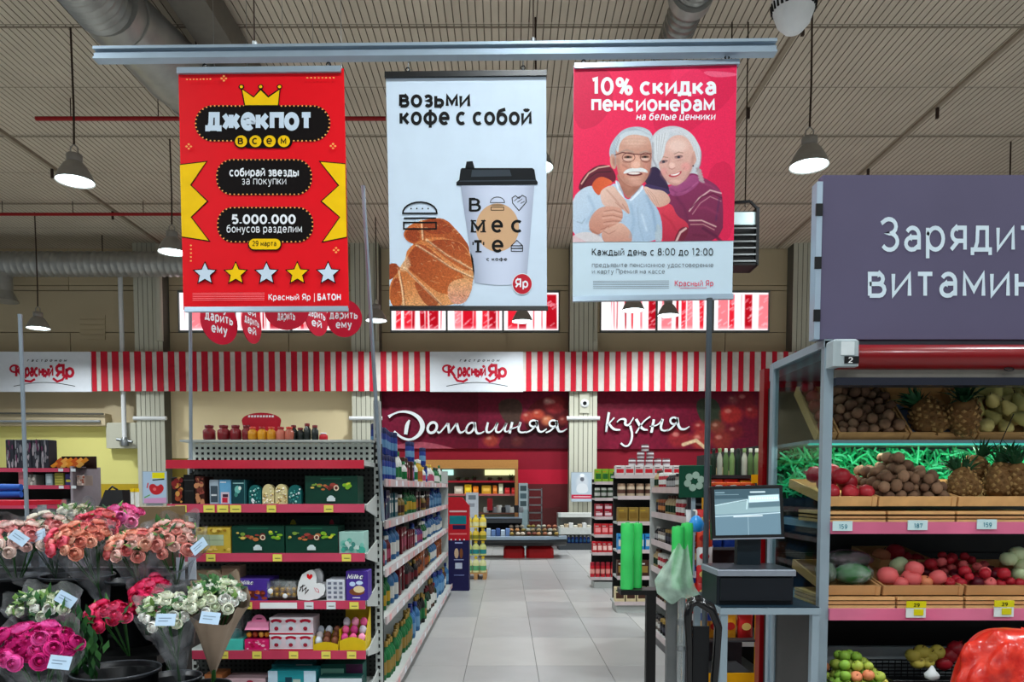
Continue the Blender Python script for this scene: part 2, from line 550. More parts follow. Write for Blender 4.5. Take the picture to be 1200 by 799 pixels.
class Canvas:
    """a little painter for flat colour prints; colours end up on the vertices of a flat sheet"""
    def __init__(s, w, h, bg):
        s.w, s.h = w, h
        s.a = np.zeros((h, w, 3))
        s.a[:] = np.asarray(bg, float)
        s.yy, s.xx = np.mgrid[0:h, 0:w].astype(float)
        s.k, s.ox, s.oy = 1.0, 0.0, 0.0

    def unit(s, k, ox=0, oy=0):
        s.k, s.ox, s.oy = k, ox, oy
        return s

    def T(s, p):
        return [((x - s.ox) * s.k, (y - s.oy) * s.k) for x, y in p]

    def mix(s, mask, col, al=1.0, col2=None, t=None):
        c = np.asarray(col, float)
        if col2 is not None:
            c = c + (np.asarray(col2, float) - c) * t[..., None]
        m = (mask * al)[..., None]
        s.a = s.a * (1 - m) + c * m

    def ell(s, cx, cy, rx, ry, col, al=1.0, soft=1.0, rot=0):
        (cx, cy), = s.T([(cx, cy)])
        rx, ry = rx * s.k, ry * s.k
        r = math.radians(rot)
        dx, dy = s.xx - cx, s.yy - cy
        u = (dx * math.cos(r) + dy * math.sin(r)) / rx
        v = (-dx * math.sin(r) + dy * math.cos(r)) / ry
        d = (np.sqrt(u * u + v * v) - 1) * min(rx, ry)
        s.mix(np.clip(0.5 - d / (soft * s.k if soft > 1 else 1), 0, 1), col, al)
        return s

    def poly(s, pts, col, al=1.0, col2=None, dirn=(0, 1), smooth=2):
        P = s.T(pts)
        for _ in range(smooth):     # corner cutting rounds the outline
            P = [q for i in range(len(P)) for q in (
                (P[i][0] * .75 + P[(i + 1) % len(P)][0] * .25, P[i][1] * .75 + P[(i + 1) % len(P)][1] * .25),
                (P[i][0] * .25 + P[(i + 1) % len(P)][0] * .75, P[i][1] * .25 + P[(i + 1) % len(P)][1] * .75))]
        xs, ys = [p[0] for p in P], [p[1] for p in P]
        x0, x1 = max(0, int(min(xs)) - 2), min(s.w, int(max(xs)) + 3)
        y0, y1 = max(0, int(min(ys)) - 2), min(s.h, int(max(ys)) + 3)
        if x1 <= x0 or y1 <= y0:
            return s
        X, Y = s.xx[y0:y1, x0:x1], s.yy[y0:y1, x0:x1]
        ins = np.zeros(X.shape, bool)
        dist = np.full(X.shape, 1e9)
        for i in range(len(P)):
            (ax, ay), (bx, by) = P[i], P[(i + 1) % len(P)]
            if ay != by:
                ins ^= ((ay > Y) != (by > Y)) & (X < (bx - ax) * (Y - ay) / (by - ay) + ax)
            l2 = (bx - ax) ** 2 + (by - ay) ** 2 + 1e-9
            t = np.clip(((X - ax) * (bx - ax) + (Y - ay) * (by - ay)) / l2, 0, 1)
            dist = np.minimum(dist, np.hypot(X - ax - t * (bx - ax), Y - ay - t * (by - ay)))
        m = np.clip(0.5 + np.where(ins, dist, -dist), 0, 1) * al
        c = np.asarray(col, float)
        if col2 is not None:
            t = np.clip(((X - x0) * dirn[0] + (Y - y0) * dirn[1]) / max(1, (x1 - x0) * abs(dirn[0]) + (y1 - y0) * abs(dirn[1])), 0, 1)
            c = c + (np.asarray(col2, float) - c) * t[..., None]
        s.a[y0:y1, x0:x1] = s.a[y0:y1, x0:x1] * (1 - m[..., None]) + c * m[..., None]
        return s

    def line(s, pts, w, col, al=1.0, soft=1.0):
        P = s.T(pts)
        w = w * s.k
        d = np.full(s.xx.shape, 1e9)
        for (ax, ay), (bx, by) in zip(P[:-1], P[1:]):
            l2 = (bx - ax) ** 2 + (by - ay) ** 2 + 1e-9
            t = np.clip(((s.xx - ax) * (bx - ax) + (s.yy - ay) * (by - ay)) / l2, 0, 1)
            d = np.minimum(d, np.hypot(s.xx - ax - t * (bx - ax), s.yy - ay - t * (by - ay)))
        s.mix(np.clip(0.5 + (w / 2 - d) / soft, 0, 1), col, al)
        return s

    def grain(s, amt, cell=3, seed=1):
        r = np.random.RandomState(seed)
        n = r.rand(s.h // cell + 2, s.w // cell + 2)
        ix, iy = s.xx / cell, s.yy / cell
        i0, j0 = iy.astype(int), ix.astype(int)
        fy, fx = iy - i0, ix - j0
        v = (n[i0, j0] * (1 - fx) + n[i0, j0 + 1] * fx) * (1 - fy) + (n[i0 + 1, j0] * (1 - fx) + n[i0 + 1, j0 + 1] * fx) * fy
        s.a = np.clip(s.a * (1 + (v[..., None] - .5) * 2 * amt), 0, 255)
        return s

    def sheet(s, name, Pf, material, parent=None, world=True):
        """Pf(u, v) -> 3D arrays; u, v in 0..1 over the picture"""
        U, V = s.xx / (s.w - 1), s.yy / (s.h - 1)
        co = np.stack(Pf(U, V), -1).reshape(-1, 3)
        idx = np.arange(s.w * s.h).reshape(s.h, s.w)
        q = np.stack([idx[:-1, :-1], idx[1:, :-1], idx[1:, 1:], idx[:-1, 1:]], -1).reshape(-1, 4)
        me = bpy.data.meshes.new(name)
        me.vertices.add(len(co))
        me.vertices.foreach_set('co', co.ravel().astype(np.float32))
        me.loops.add(q.size)
        me.loops.foreach_set('vertex_index', q.ravel().astype(np.int32))
        me.polygons.add(len(q))
        me.polygons.foreach_set('loop_start', np.arange(0, q.size, 4, dtype=np.int32))
        me.update(calc_edges=True)
        at_ = me.color_attributes.new('Col', 'FLOAT_COLOR', 'POINT')
        c = lin(np.clip(s.a, 0, 255)).reshape(-1, 3)
        at_.data.foreach_set('color', np.concatenate([c, np.ones((len(c), 1))], 1).ravel().astype(np.float32))
        me.materials.append(material)
        if parent is None and name is None:
            return me
        o = link(name, me, parent, world)
        if parent is not None:
            KIDS.setdefault(parent.name, []).append(o)
        return o

    def on_plane(s, name, plane, x0, y0, x1, y1, material, parent):
        a, b = at(x0, y0, plane.Y), at(x1, y0, plane.Y)
        c, d = at(x0, y1, plane.Y), at(x1, y1, plane.Y)
        A, B, Cc, D = (np.array(v) for v in (a, b, c, d))
        yo = plane.lay * plane.step

        def Pf(U, V):
            p = (A[:, None, None] * (1 - U) * (1 - V) + B[:, None, None] * U * (1 - V) + Cc[:, None, None] * (1 - U) * V + D[:, None, None] * U * V)
            return p[0], p[1] - yo, p[2]
        return s.sheet(name, Pf, material, parent)
# ================================================================== THE HALL
YW = 19.5                      # back wall
ZC = 7.7                       # ceiling
M_tile = [mat('floor_tile_%d' % i, c, rough=0.32, var=0.05, scale=3) for i, c in enumerate([(163, 162, 160), (156, 156, 155), (170, 169, 166)])]
M_grout = mat('grout', (105, 104, 102), rough=0.8)
M_ceil = mat('ceiling_sheet', (196, 185, 166), rough=0.65, var=0.07, scale=1.3)
M_ceil_g = mat('ceiling_groove', (136, 126, 112), rough=0.9)
M_wall = mat('wall_upper', (196, 180, 148), rough=0.85, var=0.05, scale=0.8)
M_col = mat('column_cladding', (196, 194, 176), rough=0.7, var=0.04, scale=1.0)
M_colg = mat('column_groove', (92, 90, 80), rough=0.9)
M_steel = mat('galvanised', (150, 154, 156), rough=0.35, metal=0.85, var=0.12, scale=6)
M_duct = mat('duct_metal', (165, 165, 160), rough=.34, metal=.5, var=.12, scale=5)
M_white = mat('white_paint', (228, 230, 230), rough=0.5, var=0.02)
M_black = mat('black_plastic', (18, 19, 21), rough=0.35)
M_greyp = mat('grey_paint', (150, 156, 160), rough=0.4, var=0.04)
M_red = mat('signal_red', (200, 14, 34), rough=0.45, var=0.04)
M_dred = mat('pipe_red', (150, 22, 26), rough=0.45)
M_cable = mat('cable_brown', (58, 44, 36), rough=0.8)

# floor: tiles of the aisle are single parts, the rest of the field one joined part
floor = thing('floor', 'pale grey tiled supermarket floor', None, (0, 0, 0), kind='structure')
del floor['label']
b = MB()
b.box(-17, 17, -12, 21, -0.12, -0.006, M_grout)
part(b, 'screed', floor)
_tm = []
for k in range(3):
    b = MB()
    b.cbox(0.002, 0.598, 0.002, 1.198, -0.006, 0.0, M_tile[k], 0.0018)
    _tm.append(b.mesh('tile'))
X0T, Y0T = 0.255, 6.3
rt = random.Random(3)
for i in range(-3, 4):
    for j in range(-2, 12):
        part(_tm[rt.choice([0, 0, 0, 1, 1, 2])], 'tile', floor, loc=(X0T + 0.6 * i, Y0T + 1.2 * j, 0))
b = MB()
for i in range(-28, 28):
    for j in range(-15, 12):
        if -3 <= i < 4 and j >= -2:
            continue
        x, y = X0T + .6 * i, Y0T + 1.2 * j
        b.quad((x + .002, y + .002, 0), (x + .598, y + .002, 0), (x + .598, y + 1.198, 0), (x + .002, y + 1.198, 0), M_tile[rt.choice([0, 0, 1, 2])])
tag(part(b, 'tile_field', floor), kind='stuff')

# ceiling: ribbed sheets
ceil = thing('ceiling', None, None, (0, 0, ZC), kind='structure')
PW, PL, RIB = 2.8, 1.55, 0.1
b = MB()
xs = []
for k in range(int(PW / RIB + .5)):
    x = k * RIB
    xs += [(x, 0), (x + .086, 0), (x + .089, .022), (x + .098, .022)]
xs.append((PW, 0))
for k in range(len(xs) - 1):
    (xa, za), (xb, zb) = xs[k], xs[k + 1]
    b.quad((xa, .012, za), (xa, PL - .012, za), (xb, PL - .012, zb), (xb, .012, zb), M_ceil if (za == 0 and zb == 0) else M_ceil_g)
b.quad((0, 0, .002), (0, .012, .002), (PW, .012, .002), (PW, 0, .002), M_ceil_g)
b.quad((0, PL - .012, .002), (0, PL, .002), (PW, PL, .002), (PW, PL - .012, .002), M_ceil_g)
_cm = b.mesh('panel')
for i in range(-5, 5):
    for j in range(0, 8):
        part(_cm, 'panel', ceil, loc=(i * PW + .0, 7.15 + j * PL, 0))
b = MB()
b.box(-17, 17, -12, 20, .05, .15, M_ceil)
b.box(-17, 17, -12, 7.15, 0.0, .05, M_ceil)
part(b, 'deck', ceil)
for x in (-8.75, 3.9, 6.95):
    b = MB()
    b.box(x - .035, x + .035, 6, 19.4, -.05, 0.0, mat('rail_brown', (150, 138, 120), rough=.7))
    for y in (8.2, 10.1, 12.3, 14.6, 16.8):
        b.box(x - .02, x + .02, y, y + .04, -.22, -.05, M_cable)
    part(b, 'trim_rail', ceil)
# rows of purlins seen as thin dark lines
for y in (10.3, 13.4, 16.5):
    b = MB()
    b.box(-14, 14, y - .012, y + .012, -.012, 0, mat('purlin', (140, 128, 112), rough=.8))
    part(b, 'purlin', ceil)


def wallbox(name, px0, px1, py0, py1, m, y=YW, th=0.1, parent=None, world=True):
    """a flat piece of the back wall seen between two columns of the photograph"""
    a, c = at(px0, py1, y), at(px1, py0, y)
    b = MB()
    b.box(a.x, c.x, y, y + th, max(a.z, 0), c.z, m)
    return b.build(name, parent, True)


wall = thing('wall_back', None, None, (0, YW, 0), kind='structure')
b = MB()
b.box(-17, 17, YW + .12, YW + .3, 0, ZC, M_wall)
part(b, 'core', wall, True)
# sandwich panels above the fascia: rows divided by joints
zr = [4.3, 5.62, 5.66, 7.05, 7.09, ZC]
zw0, zw1 = at(0, 389.5, YW).z, at(0, 340.5, YW).z        # window band
colx = [-14.75, -9.1, -3.6, 1.95, 7.6, 13.2]
win_spans = [(209, 407), (457.5, 655.5), (703.5, 901.5), (951, 1149)]
WX = [(at(a, 365, YW).x, at(c, 365, YW).x) for a, c in win_spans]


def wall_panel(x0, x1, z0, z1):
    b = MB()
    b.box(x0 + .01, x1 - .01, YW, YW + .12, z0 + .01, z1 - .01, M_wall)
    part(b, 'panel', wall, True)


edges = [-17] + [v for s in WX for v in s] + [17]
for k in range(0, len(edges), 2):
    xa, xb = edges[k], edges[k + 1]
    n = max(1, round((xb - xa) / 6))
    for q in range(n):
        wall_panel(xa + (xb - xa) * q / n, xa + (xb - xa) * (q + 1) / n, zw0, zw1)
for k in range(6):
    x = -17 + 34 * k / 6
    wall_panel(x, x + 34 / 6, zw1, 6.75)
    wall_panel(x, x + 34 / 6, 6.75, ZC)
    wall_panel(x, x + 34 / 6, 4.6, zw0)

# strip windows with red and white film
M_film = mat('window_film', attr=True, emit=1.15, rough=.4)
M_frame = mat('window_frame', (120, 128, 128), rough=.4, metal=.3)
for wi, (xa, xb) in enumerate(WX):
    w = thing('window_%d' % (wi + 1), None, None, (xa, YW, zw0), kind='structure')
    b = MB()
    fw = .05
    b.box(xa, xb, YW - .03, YW + .1, zw0, zw0 + fw, M_frame)
    b.box(xa, xb, YW - .03, YW + .1, zw1 - fw, zw1, M_frame)
    for k in range(4):
        x = xa + (xb - xa) * k / 3
        b.box(max(xa, x - fw / 2), min(xb, x + fw / 2), YW - .03, YW + .1, zw0 + fw, zw1 - fw, M_frame)
    part(b, 'frame', w, True)
    for k in range(3):
        cv = Canvas(66, 46, (250, 244, 246))
        rw = random.Random(wi * 7 + k * 3 + 1)
        x = rw.uniform(4, 12)
        while x < 62:
            ww = rw.choice([1.2, 2, 3, 6, 9, 12])
            red = rw.choice([(196, 12, 34), (214, 30, 48), (170, 6, 26), (236, 120, 130)])
            cv.poly([(x, 2), (x + ww, 2), (x + ww + rw.uniform(-1, 1), 43), (x + rw.uniform(-1, 1), 43)], red, smooth=0)
            if ww > 5:
                for _ in range(9):
                    sx, sy = x + rw.random() * ww, rw.uniform(4, 40)
                    cv.line([(sx - 2, sy + 2), (sx + 2, sy - 1)], rw.uniform(.5, 1.3), (252, 200, 208), .8)
            x += ww + rw.choice([1.5, 3, 5, 8])
        cv.ell(33, 46, 40, 5, (255, 245, 246), .6, 6)
        px0, px1 = xa + (xb - xa) * k / 3 + fw / 2, xa + (xb - xa) * (k + 1) / 3 - fw / 2
        cv.sheet('pane', lambda U, V, a=px0, c=px1: (a + (c - a) * U, 0 * U + YW + .03, zw1 - fw + (zw0 - zw1 + 2 * fw) * V), M_film, w)

# columns with grooved cladding
for ci, cx in enumerate(colx):
    c = thing('column', None, None, (cx, YW - .2, 0), kind='structure')
    b = MB()
    n = 6
    for k in range(n):
        x0 = cx - .36 + .72 * k / n
        b.box(x0 + .008, x0 + .72 / n - .008, YW - .42, YW, 0, ZC, M_col)
    b.box(cx - .355, cx + .355, YW - .405, YW, 0, ZC, M_colg)
    part(b, 'cladding', c, True)
    b = MB()
    zb = at(0, 490, YW - .45).z
    b.tube([(cx - .42, YW - .45, zb), (cx + .42, YW - .45, zb)], .05, M_white)
    b.tube([(cx + .3, YW - .45, 5.25), (cx + .3, YW - .45, ZC)], .09 if ci == 1 else .03, M_col)
    part(b, 'pipe', c, True)
b = MB()
b.cbox(1.85, 2.1, YW - .46, YW - .42, at(0, 486, YW).z, at(0, 462, YW).z, M_col, .01)
sp = thing('wall_speaker', 'small round wall speaker box high on the column between the two word signs', 'speaker', (1.98, YW - .46, 3.4))
part(b, 'box', sp, True)
b = MB()
zc_ = at(0, 475, YW).z
b.M = Matrix.Translation((1.98, YW - .46, zc_)) @ Matrix.Rotation(PI / 2, 4, 'X')
b.lathe([(.11, 0), (.11, .02), (.06, .03), (.03, .01)], M_white, n=16)
b.lathe([(.05, .03), (.05, .035)], M_black, n=12)
part(b, 'cone', sp, True)

# painted zones of the wall below the fascia; red bands partly carry lighting in their colour
M_cream = mat('wall_cream', (250, 230, 184), rough=.8, var=.03, scale=.6)
M_olive = mat('wall_olive', (140, 122, 52), rough=.8, var=.03)
M_yel = mat('wall_yellow', (236, 228, 140), rough=.8, var=.03, scale=.7)
M_must = mat('wall_mustard', (196, 164, 40), rough=.8, var=.03)
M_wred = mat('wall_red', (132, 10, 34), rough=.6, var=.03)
M_wred2 = mat('wall_red_part_lit', (176, 12, 44), rough=.6, var=.03)
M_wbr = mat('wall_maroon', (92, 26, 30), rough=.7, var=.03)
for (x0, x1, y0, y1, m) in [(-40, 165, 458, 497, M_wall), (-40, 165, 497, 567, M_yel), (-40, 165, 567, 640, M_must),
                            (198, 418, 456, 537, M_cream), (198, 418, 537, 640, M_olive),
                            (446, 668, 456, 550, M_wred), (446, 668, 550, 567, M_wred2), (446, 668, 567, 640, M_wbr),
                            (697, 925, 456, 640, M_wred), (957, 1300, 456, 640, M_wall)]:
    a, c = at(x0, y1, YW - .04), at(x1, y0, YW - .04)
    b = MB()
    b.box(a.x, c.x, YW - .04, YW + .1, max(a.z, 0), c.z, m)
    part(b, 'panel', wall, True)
b = MB()
p, q = at(-40, 485, 19.3), at(127, 499, 19.3)
b.box(p.x, q.x, 19.15, 19.46, q.z, p.z, M_wall)
b.tube([(p.x, 19.1, q.z + .1), (q.x - .1, 19.1, q.z + .1)], .03, M_greyp)
b.tube([(p.x, 19.08, p.z - .0), (q.x, 19.08, p.z - .02)], .025, mat('dark_pipe', (90, 88, 80)))
part(b, 'trim_1', wall, True)
# ventilation unit and drain pipe beside the left column
vu = thing('ventilation_unit', 'white boxed unit with a valve pipe beside the grooved column at left', 'vent unit', at(141, 524, 19.3))
b = MB()
p, q = at(124, 525, 19.2), at(160, 495, 19.2)
b.cbox(p.x, q.x, 19.2, 19.46, p.z, q.z, M_col, .03)
part(b, 'housing', vu, True)
b = MB()
p = at(146, 517, 19.1)
b.tube([(p.x, 19.1, p.z), (p.x, 19.1, 7.0)], .06, M_white)
b.tube([(p.x - .2, 19.1, p.z + .05), (p.x + .2, 19.1, p.z - .02)], .04, M_steel)
b.lathe([(.09, -.12), (.1, .0), (.06, .1)], M_steel, (p.x, 19.1, p.z))
part(b, 'pipe', vu, True)
wg = thing('wall_grille', 'faint square louvre grille on the upper back wall at left', 'grille', at(109, 385, YW))
b = MB()
for k in range(5):
    p, q = at(94, 398 - k * 6 - 4.4, YW), at(124, 398 - k * 6, YW)
    b.box(p.x, q.x, YW - .03, YW, q.z, p.z, M_wall)
part(b, 'louvres', wg, True)

# fascia band with awning stripes and three sign boards
YF = 18.95
fas = thing('fascia', 'red and white striped awning fascia band along the back wall', 'fascia', (0, YF, 4.1))
zf0, zf1 = at(0, 458, YF).z, at(0, 412.5, YF).z
b = MB()
b.box(-15.5, 8.4, YF, YF + .06, zf0, zf1, mat('awning_white', (214, 208, 200), rough=.6))
part(b, 'band', fas, True)
M_aw = mat('awning_red', (196, 16, 44), rough=.6)
for k in range(68):
    x = 106.3 + 13.08 * k
    if 502 < x < 610 or x > 972:
        continue
    p, q = at(x, 458.6, YF), at(x + 6.3, 411.8, YF)
    b = MB()
    b.box(p.x, q.x, YF - .02, YF, p.z, q.z, M_aw)
    part(b, 'stripe', fas, True)
M_logo = mat('logo_red', (190, 12, 44), rough=.5)
M_ink = mat('ink_black', (8, 8, 10), rough=.6, spec=.2)
M_board = mat('board_white', (222, 226, 232), rough=.4, var=.02)


def shop_logo(px, py, w, Y, root):
    """script-like red shop name with swashes, a small line above and an arc below"""
    pl = Plane(Y, .004)
    k = w / 82.0
    pl.text('К', px - 33 * k, py + 6 * k, 8.6 * k, M_logo, weight=.4, width=9 * k)
    pl.text('расный', px - 22 * k, py + 5 * k, 8.4 * k, M_logo, weight=.42, width=33 * k, gap=.06)
    pl.text('Яр', px + 14 * k, py + 6 * k, 9.2 * k, M_logo, weight=.38, width=22 * k, gap=.1)
    pl.line([(px - 35 * k + a * k, py - 3 * k + c * k) for a, c in arc(0, 0, 5, 4, -20, -300, 12)], 2.2 * k, M_logo)
    pl.line([(px + a * k, py + c * k) for a, c in ((-27, 6), (-23, 11), (-16, 12), (-11, 9))], 2.6 * k, M_logo)
    pl.line([(px + a * k, py + c * k) for a, c in ((10, 8), (15, 12), (21, 10), (25, 4))], 2.6 * k, M_logo)
    pl.text('гастроном', px - 20 * k, py - 11.5 * k, 2.0 * k, M_ink, weight=.3, width=46 * k, shear=.3, gap=1.2)
    pl.line([(px - 36 * k + 72 * k * t / 12, py + 17.5 * k - 4.5 * k * math.sin(PI * t / 12)) for t in range(13)], .7 * k, M_ink)
    return pl.mb


for (x0, x1, lx) in ((-60, 106, 52), (504, 613, 559), (895, 958, None)):
    if lx is None:
        continue
    s_ = thing('sign_board', 'white sign board with red shop name %s' % ('at the left end of the striped fascia' if lx < 300 else 'in the middle of the striped fascia'), 'sign', at(lx, 458, YF))
    p, q = at(x0, 459, YF - .06), at(x1, 412, YF - .06)
    b = MB()
    b.box(p.x, q.x, YF - .06, YF - .021, p.z, q.z, M_board)
    part(b, 'board', s_, True)
    part(shop_logo(lx, 435, 82, YF - .065, s_), 'lettering', s_, True)

# ------------------------------------------------------------------ ducts, pipes
def duct_along(pts, r, m, step=.12, ridge=.018):
    b = MB()
    P = [Vector(p) for p in pts]
    out, rad = [], []
    for a, c in zip(P[:-1], P[1:]):
        n = max(1, int((c - a).length / step))
        for k in range(n):
            for f, dr in ((0, 0), (.35, 0), (.45, ridge), (.55, ridge), (.65, 0)):
                out.append(a + (c - a) * ((k + f) / n))
                rad.append(r + dr)
    out.append(P[-1])
    rad.append(r)
    b.tube(out, rad, m, n=20)
    return b


dk = thing('ventilation_duct', 'big grey ribbed air duct running back under the ceiling behind the red banner', 'air duct', (-4.3, 8, 6.5))
part(duct_along([(-4.58, 5.5, 6.98), (-4.58, 8.75, 6.98)], .31, M_duct, .1, .03), 'flexible_section', dk, True)
b = MB()
b.tube([(-4.54, 8.7, 7.0), (-4.54, 9.0, 7.0)], .37, M_duct, n=24)
b.tube([(-4.5, 8.95, 7.0), (-4.4, 10.1, 7.02), (-4.3, 10.6, 7.05)], [.36, .42, .42], M_duct, n=24)
b.tube([(-4.3, 10.55, 7.05), (-4.3, 10.7, 7.05)], .45, M_duct, n=24)
part(b, 'collar', dk, True)
part(duct_along([(-4.3, 10.7, 7.05), (-4.3, 18.15, 7.05)], .40, M_duct, .25, .02), 'pipe', dk, True)
b = MB()
b.box(-4.0, -3.55, 5.5, 12.5, 7.25, 7.62, mat('duct_dark', (110, 106, 98), rough=.5, metal=.4))
part(b, 'side_channel', dk, True)
for y in (8.85, 10.6, 13, 16):
    b = MB()
    b.tube([(-4.3, y, 7.4), (-4.3, y, ZC)], .012, M_cable, n=5)
    part(b, 'hanger', dk, True)
dk2 = thing('ventilation_duct', 'round spiral air duct running level along the top of the back wall', 'air duct', (-9, 18.5, 6.7))
part(duct_along([(-15, 18.5, 7.0), (-4.3, 18.5, 7.0)], .29, M_duct, .16, .015), 'pipe', dk2, True)
b = MB()
p = at(4, 325, 18.5)
b.tube([(p.x, 18.5, 7.0), (p.x, 18.5, 6.35)], [.2, .2], M_duct, n=16)
b.tube([(p.x, 18.5, 6.35), (p.x, 18.5, 6.1)], [.2, .32], M_duct, n=16)
part(b, 'outlet', dk2, True)
for x in (-12.9, -9.9, -7):
    b = MB()
    b.tube([(x, 18.5, 7.25), (x, 18.5, ZC)], .012, M_cable, n=5)
    part(b, 'hanger', dk2, True)
dk3 = thing('ventilation_duct', 'slim silver flexible duct at top centre above the pink banner', 'air duct', (2.07, 8, 6.8))
M_duct3 = mat('duct_foil', (140, 140, 136), rough=.3, metal=.85, var=.2, scale=14)
part(duct_along([(2.07, 5.5, 7.05), (2.07, 8.6, 7.05)], .2, M_duct3, .07, .018), 'flexible_section', dk3, True)
b = MB()
b.tube([(2.07, 8.55, 7.05), (2.07, 8.7, 7.05)], .25, M_duct, n=20)
part(b, 'collar', dk3, True)
part(duct_along([(2.07, 8.7, 7.05), (2.07, 14, 7.05)], .19, M_duct3, .12, .01), 'pipe', dk3, True)
b = MB()
b.tube([(2.07, 8.65, 7.3), (2.07, 8.65, ZC)], .012, M_cable, n=5)
b.tube([(2.07, 13.5, 7.2), (2.07, 13.5, ZC)], .012, M_cable, n=5)
part(b, 'hanger', dk3, True)
for (x0, x1, y, lab) in ((42, 452, 139, 'red sprinkler pipe crossing under the ceiling behind the left two banners'),
                         (-30, 300, 251, 'farther red sprinkler pipe crossing under the ceiling at left')):
    Yp = (7.55 - CAMZ) * F / (572 - y)
    p, q = at(x0, y, Yp), at(x1, y, Yp)
    b = MB()
    b.tube([p, q], .035, M_dred)
    pr = thing('sprinkler_pipe', lab, 'pipe', p)
    part(b, 'pipe', pr, True)
    b = MB()
    for k in range(4):
        v = p.lerp(q, (k + .4) / 4)
        b.tube([v, (v.x, v.y, ZC)], .008, M_cable, n=5)
    part(b, 'hanger', pr, True)

# ------------------------------------------------------------------ pendant lamps
M_shade = mat('lamp_shade', (156, 152, 146), rough=.4, metal=.3)
M_mouth = mat('lamp_glow', (225, 245, 250), emit=6.0, var=.0)


def make_lamp(zc, label):
    t = thing('pendant_lamp', label, 'lamp', (0, 0, 0))
    b = MB()
    b.lathe([(.245, 0), (.24, .03), (.2, .12), (.14, .22), (.1, .26)], M_shade, n=20, cap0=False)
    part(b, 'lamp_shade', t)
    b = MB()
    b.lathe([(.232, .012), (.2, .02), (.1, .035), (.02, .04)], M_mouth, n=20, cap0=False)
    part(b, 'diffuser', t)
    b = MB()
    b.lathe([(.09, .255), (.1, .28), (.1, .36), (.05, .38)], M_shade, n=14)
    b.tube([(-.05, 0, .37), (-.05, 0, .45), (0, 0, .5), (.05, 0, .45), (.05, 0, .37)], .01, M_shade, n=5)
    part(b, 'housing', t)
    return t


ld = bpy.data.lights.new('high_bay', 'AREA')
ld.shape = 'DISK'
ld.size = 0.42
ld.energy = LAMP_W
ld.color = LAMP_COL
ld.spread = math.radians(150)
lamp_at = [(88, 213, 10.3, 'grey bell pendant lamp hanging at upper left'),
           (948, 195, 9.8, 'grey bell pendant lamp hanging above the purple sign'),
           (202, 296, 13.5, 'pendant lamp half hidden by the left edge of the red banner'),
           (627, 197, 10.1, 'pendant lamp almost hidden behind the right edge of the coffee banner'),
           (45, 385, 17.0, 'small far pendant lamp beside the drop outlet of the wall duct'),
           (441, 376, 17.3, 'small far pendant lamp seen past the leaning grey pole'),
           (612, 377, 17.4, 'small far pendant lamp in front of the middle strip window'),
           (742, 364, 16.5, 'small far pendant lamp just under the pink banner'),
           (783, 370, 17.2, 'small far pendant lamp before the strip window under the pink banner')]
lamps = []
for (px, py, Y, lab) in lamp_at:
    p = at(px, py, Y)
    lamps.append((p.x, p.y, p.z, lab, None))
# the same lamps go on over the aisles that the frame does not show
for y in (-9, -5, -1, 2.6, 6.2):
    for x in (-9, -5.6 if y > 6 else -4.5, 0.3, 4.6, 9):
        lamps.append((x, y, 5.93, 'grey bell pendant lamp over the aisles near the entrance', 'lamps over the near aisles'))
for (x, y) in ((-10.5, 10), (8.5, 10), (-10.5, 13.5), (4.5, 13.6), (9, 13.6), (-1.5, 13.6)):
    lamps.append((x, y, 6.6, 'grey bell pendant lamp over the aisles away from the banners', 'lamps over the far aisles'))
LP = make_lamp(0, 'x')
first = True
for (x, y, z, lab, grp) in lamps:
    if grp == 'lamps over the far aisles':
        z = 5.93
        if x in (-1.5, 4.5):
            continue
    t = LP if first else copy_tree(LP)
    first = False
    t.location = (x, y, z)
    t['label'] = lab
    if grp:
        t['group'] = grp
    WORLD[t.name] = Matrix.Translation((x, y, z))
    c = MB()
    c.tube([(0, 0, .49), (.01, 0, 1.0), (0, 0, ZC - z)], .014, M_cable, n=5)
    link('cord', c.mesh('cord'), t, False)
    lo = bpy.data.objects.new('bulb_light', ld)
    COL.objects.link(lo)
    lo.parent = t
    lo.location = (0, 0, .008)

# round alarm device and fan heater
dm = thing('ceiling_speaker', 'white round ceiling loudspeaker with slotted sides hanging at top right', 'speaker', at(930, 20, 6.8))
o_ = at(930, 14, 6.8)
b = MB()
b.lathe([(.165, .16), (.19, .1), (.19, .07), (.175, 0), (.14, -.1), (.08, -.165), (.03, -.185)], M_white, o_, n=28, cap0=True)
part(b, 'body', dm, True)
b = MB()
for k in range(28):
    a = 2 * PI * k / 28
    x, y = math.cos(a), math.sin(a)
    b.bar((o_.x + x * .179, o_.y + y * .179, o_.z + .005), (o_.x + x * .188, o_.y + y * .188, o_.z + .07), .024, .01, M_black)
part(b, 'slots', dm, True)
b = MB()
b.tube([(o_.x, o_.y, o_.z + .15), (o_.x, o_.y, ZC)], .01, M_cable, n=6)
part(b, 'cord', dm, True)
ht = thing('fan_heater', 'black caged louvred fan heater hanging beside the pink banner', 'heater', at(875, 312, 10))
p, q = at(850, 311, 10), at(888, 236, 10)
b = MB()
for x in (p.x, q.x):
    b.box(x - .02, x + .02, 9.98, 10.35, p.z, q.z - .08, M_black)
b.bar((p.x, 10, q.z - .02), (q.x - .1, 10, q.z), .03, .03, M_black)
b.bar((q.x - .1, 10, q.z), (q.x, 10, q.z - .1), .03, .03, M_black)
b.box(p.x, q.x, 9.98, 10.35, p.z, p.z + .03, M_black)
b.tube([(p.x + .1, 10.2, q.z), (p.x + .1, 10.2, ZC)], .01, M_cable, n=5)
b.tube([(q.x - .1, 10.2, q.z), (q.x - .1, 10.2, ZC)], .01, M_cable, n=5)
part(b, 'frame', ht, True)
b = MB()
b.box(p.x + .02, q.x - .02, 10.02, 10.33, p.z + .03, q.z - .12, mat('heater_dark', (60, 60, 60), metal=.3))
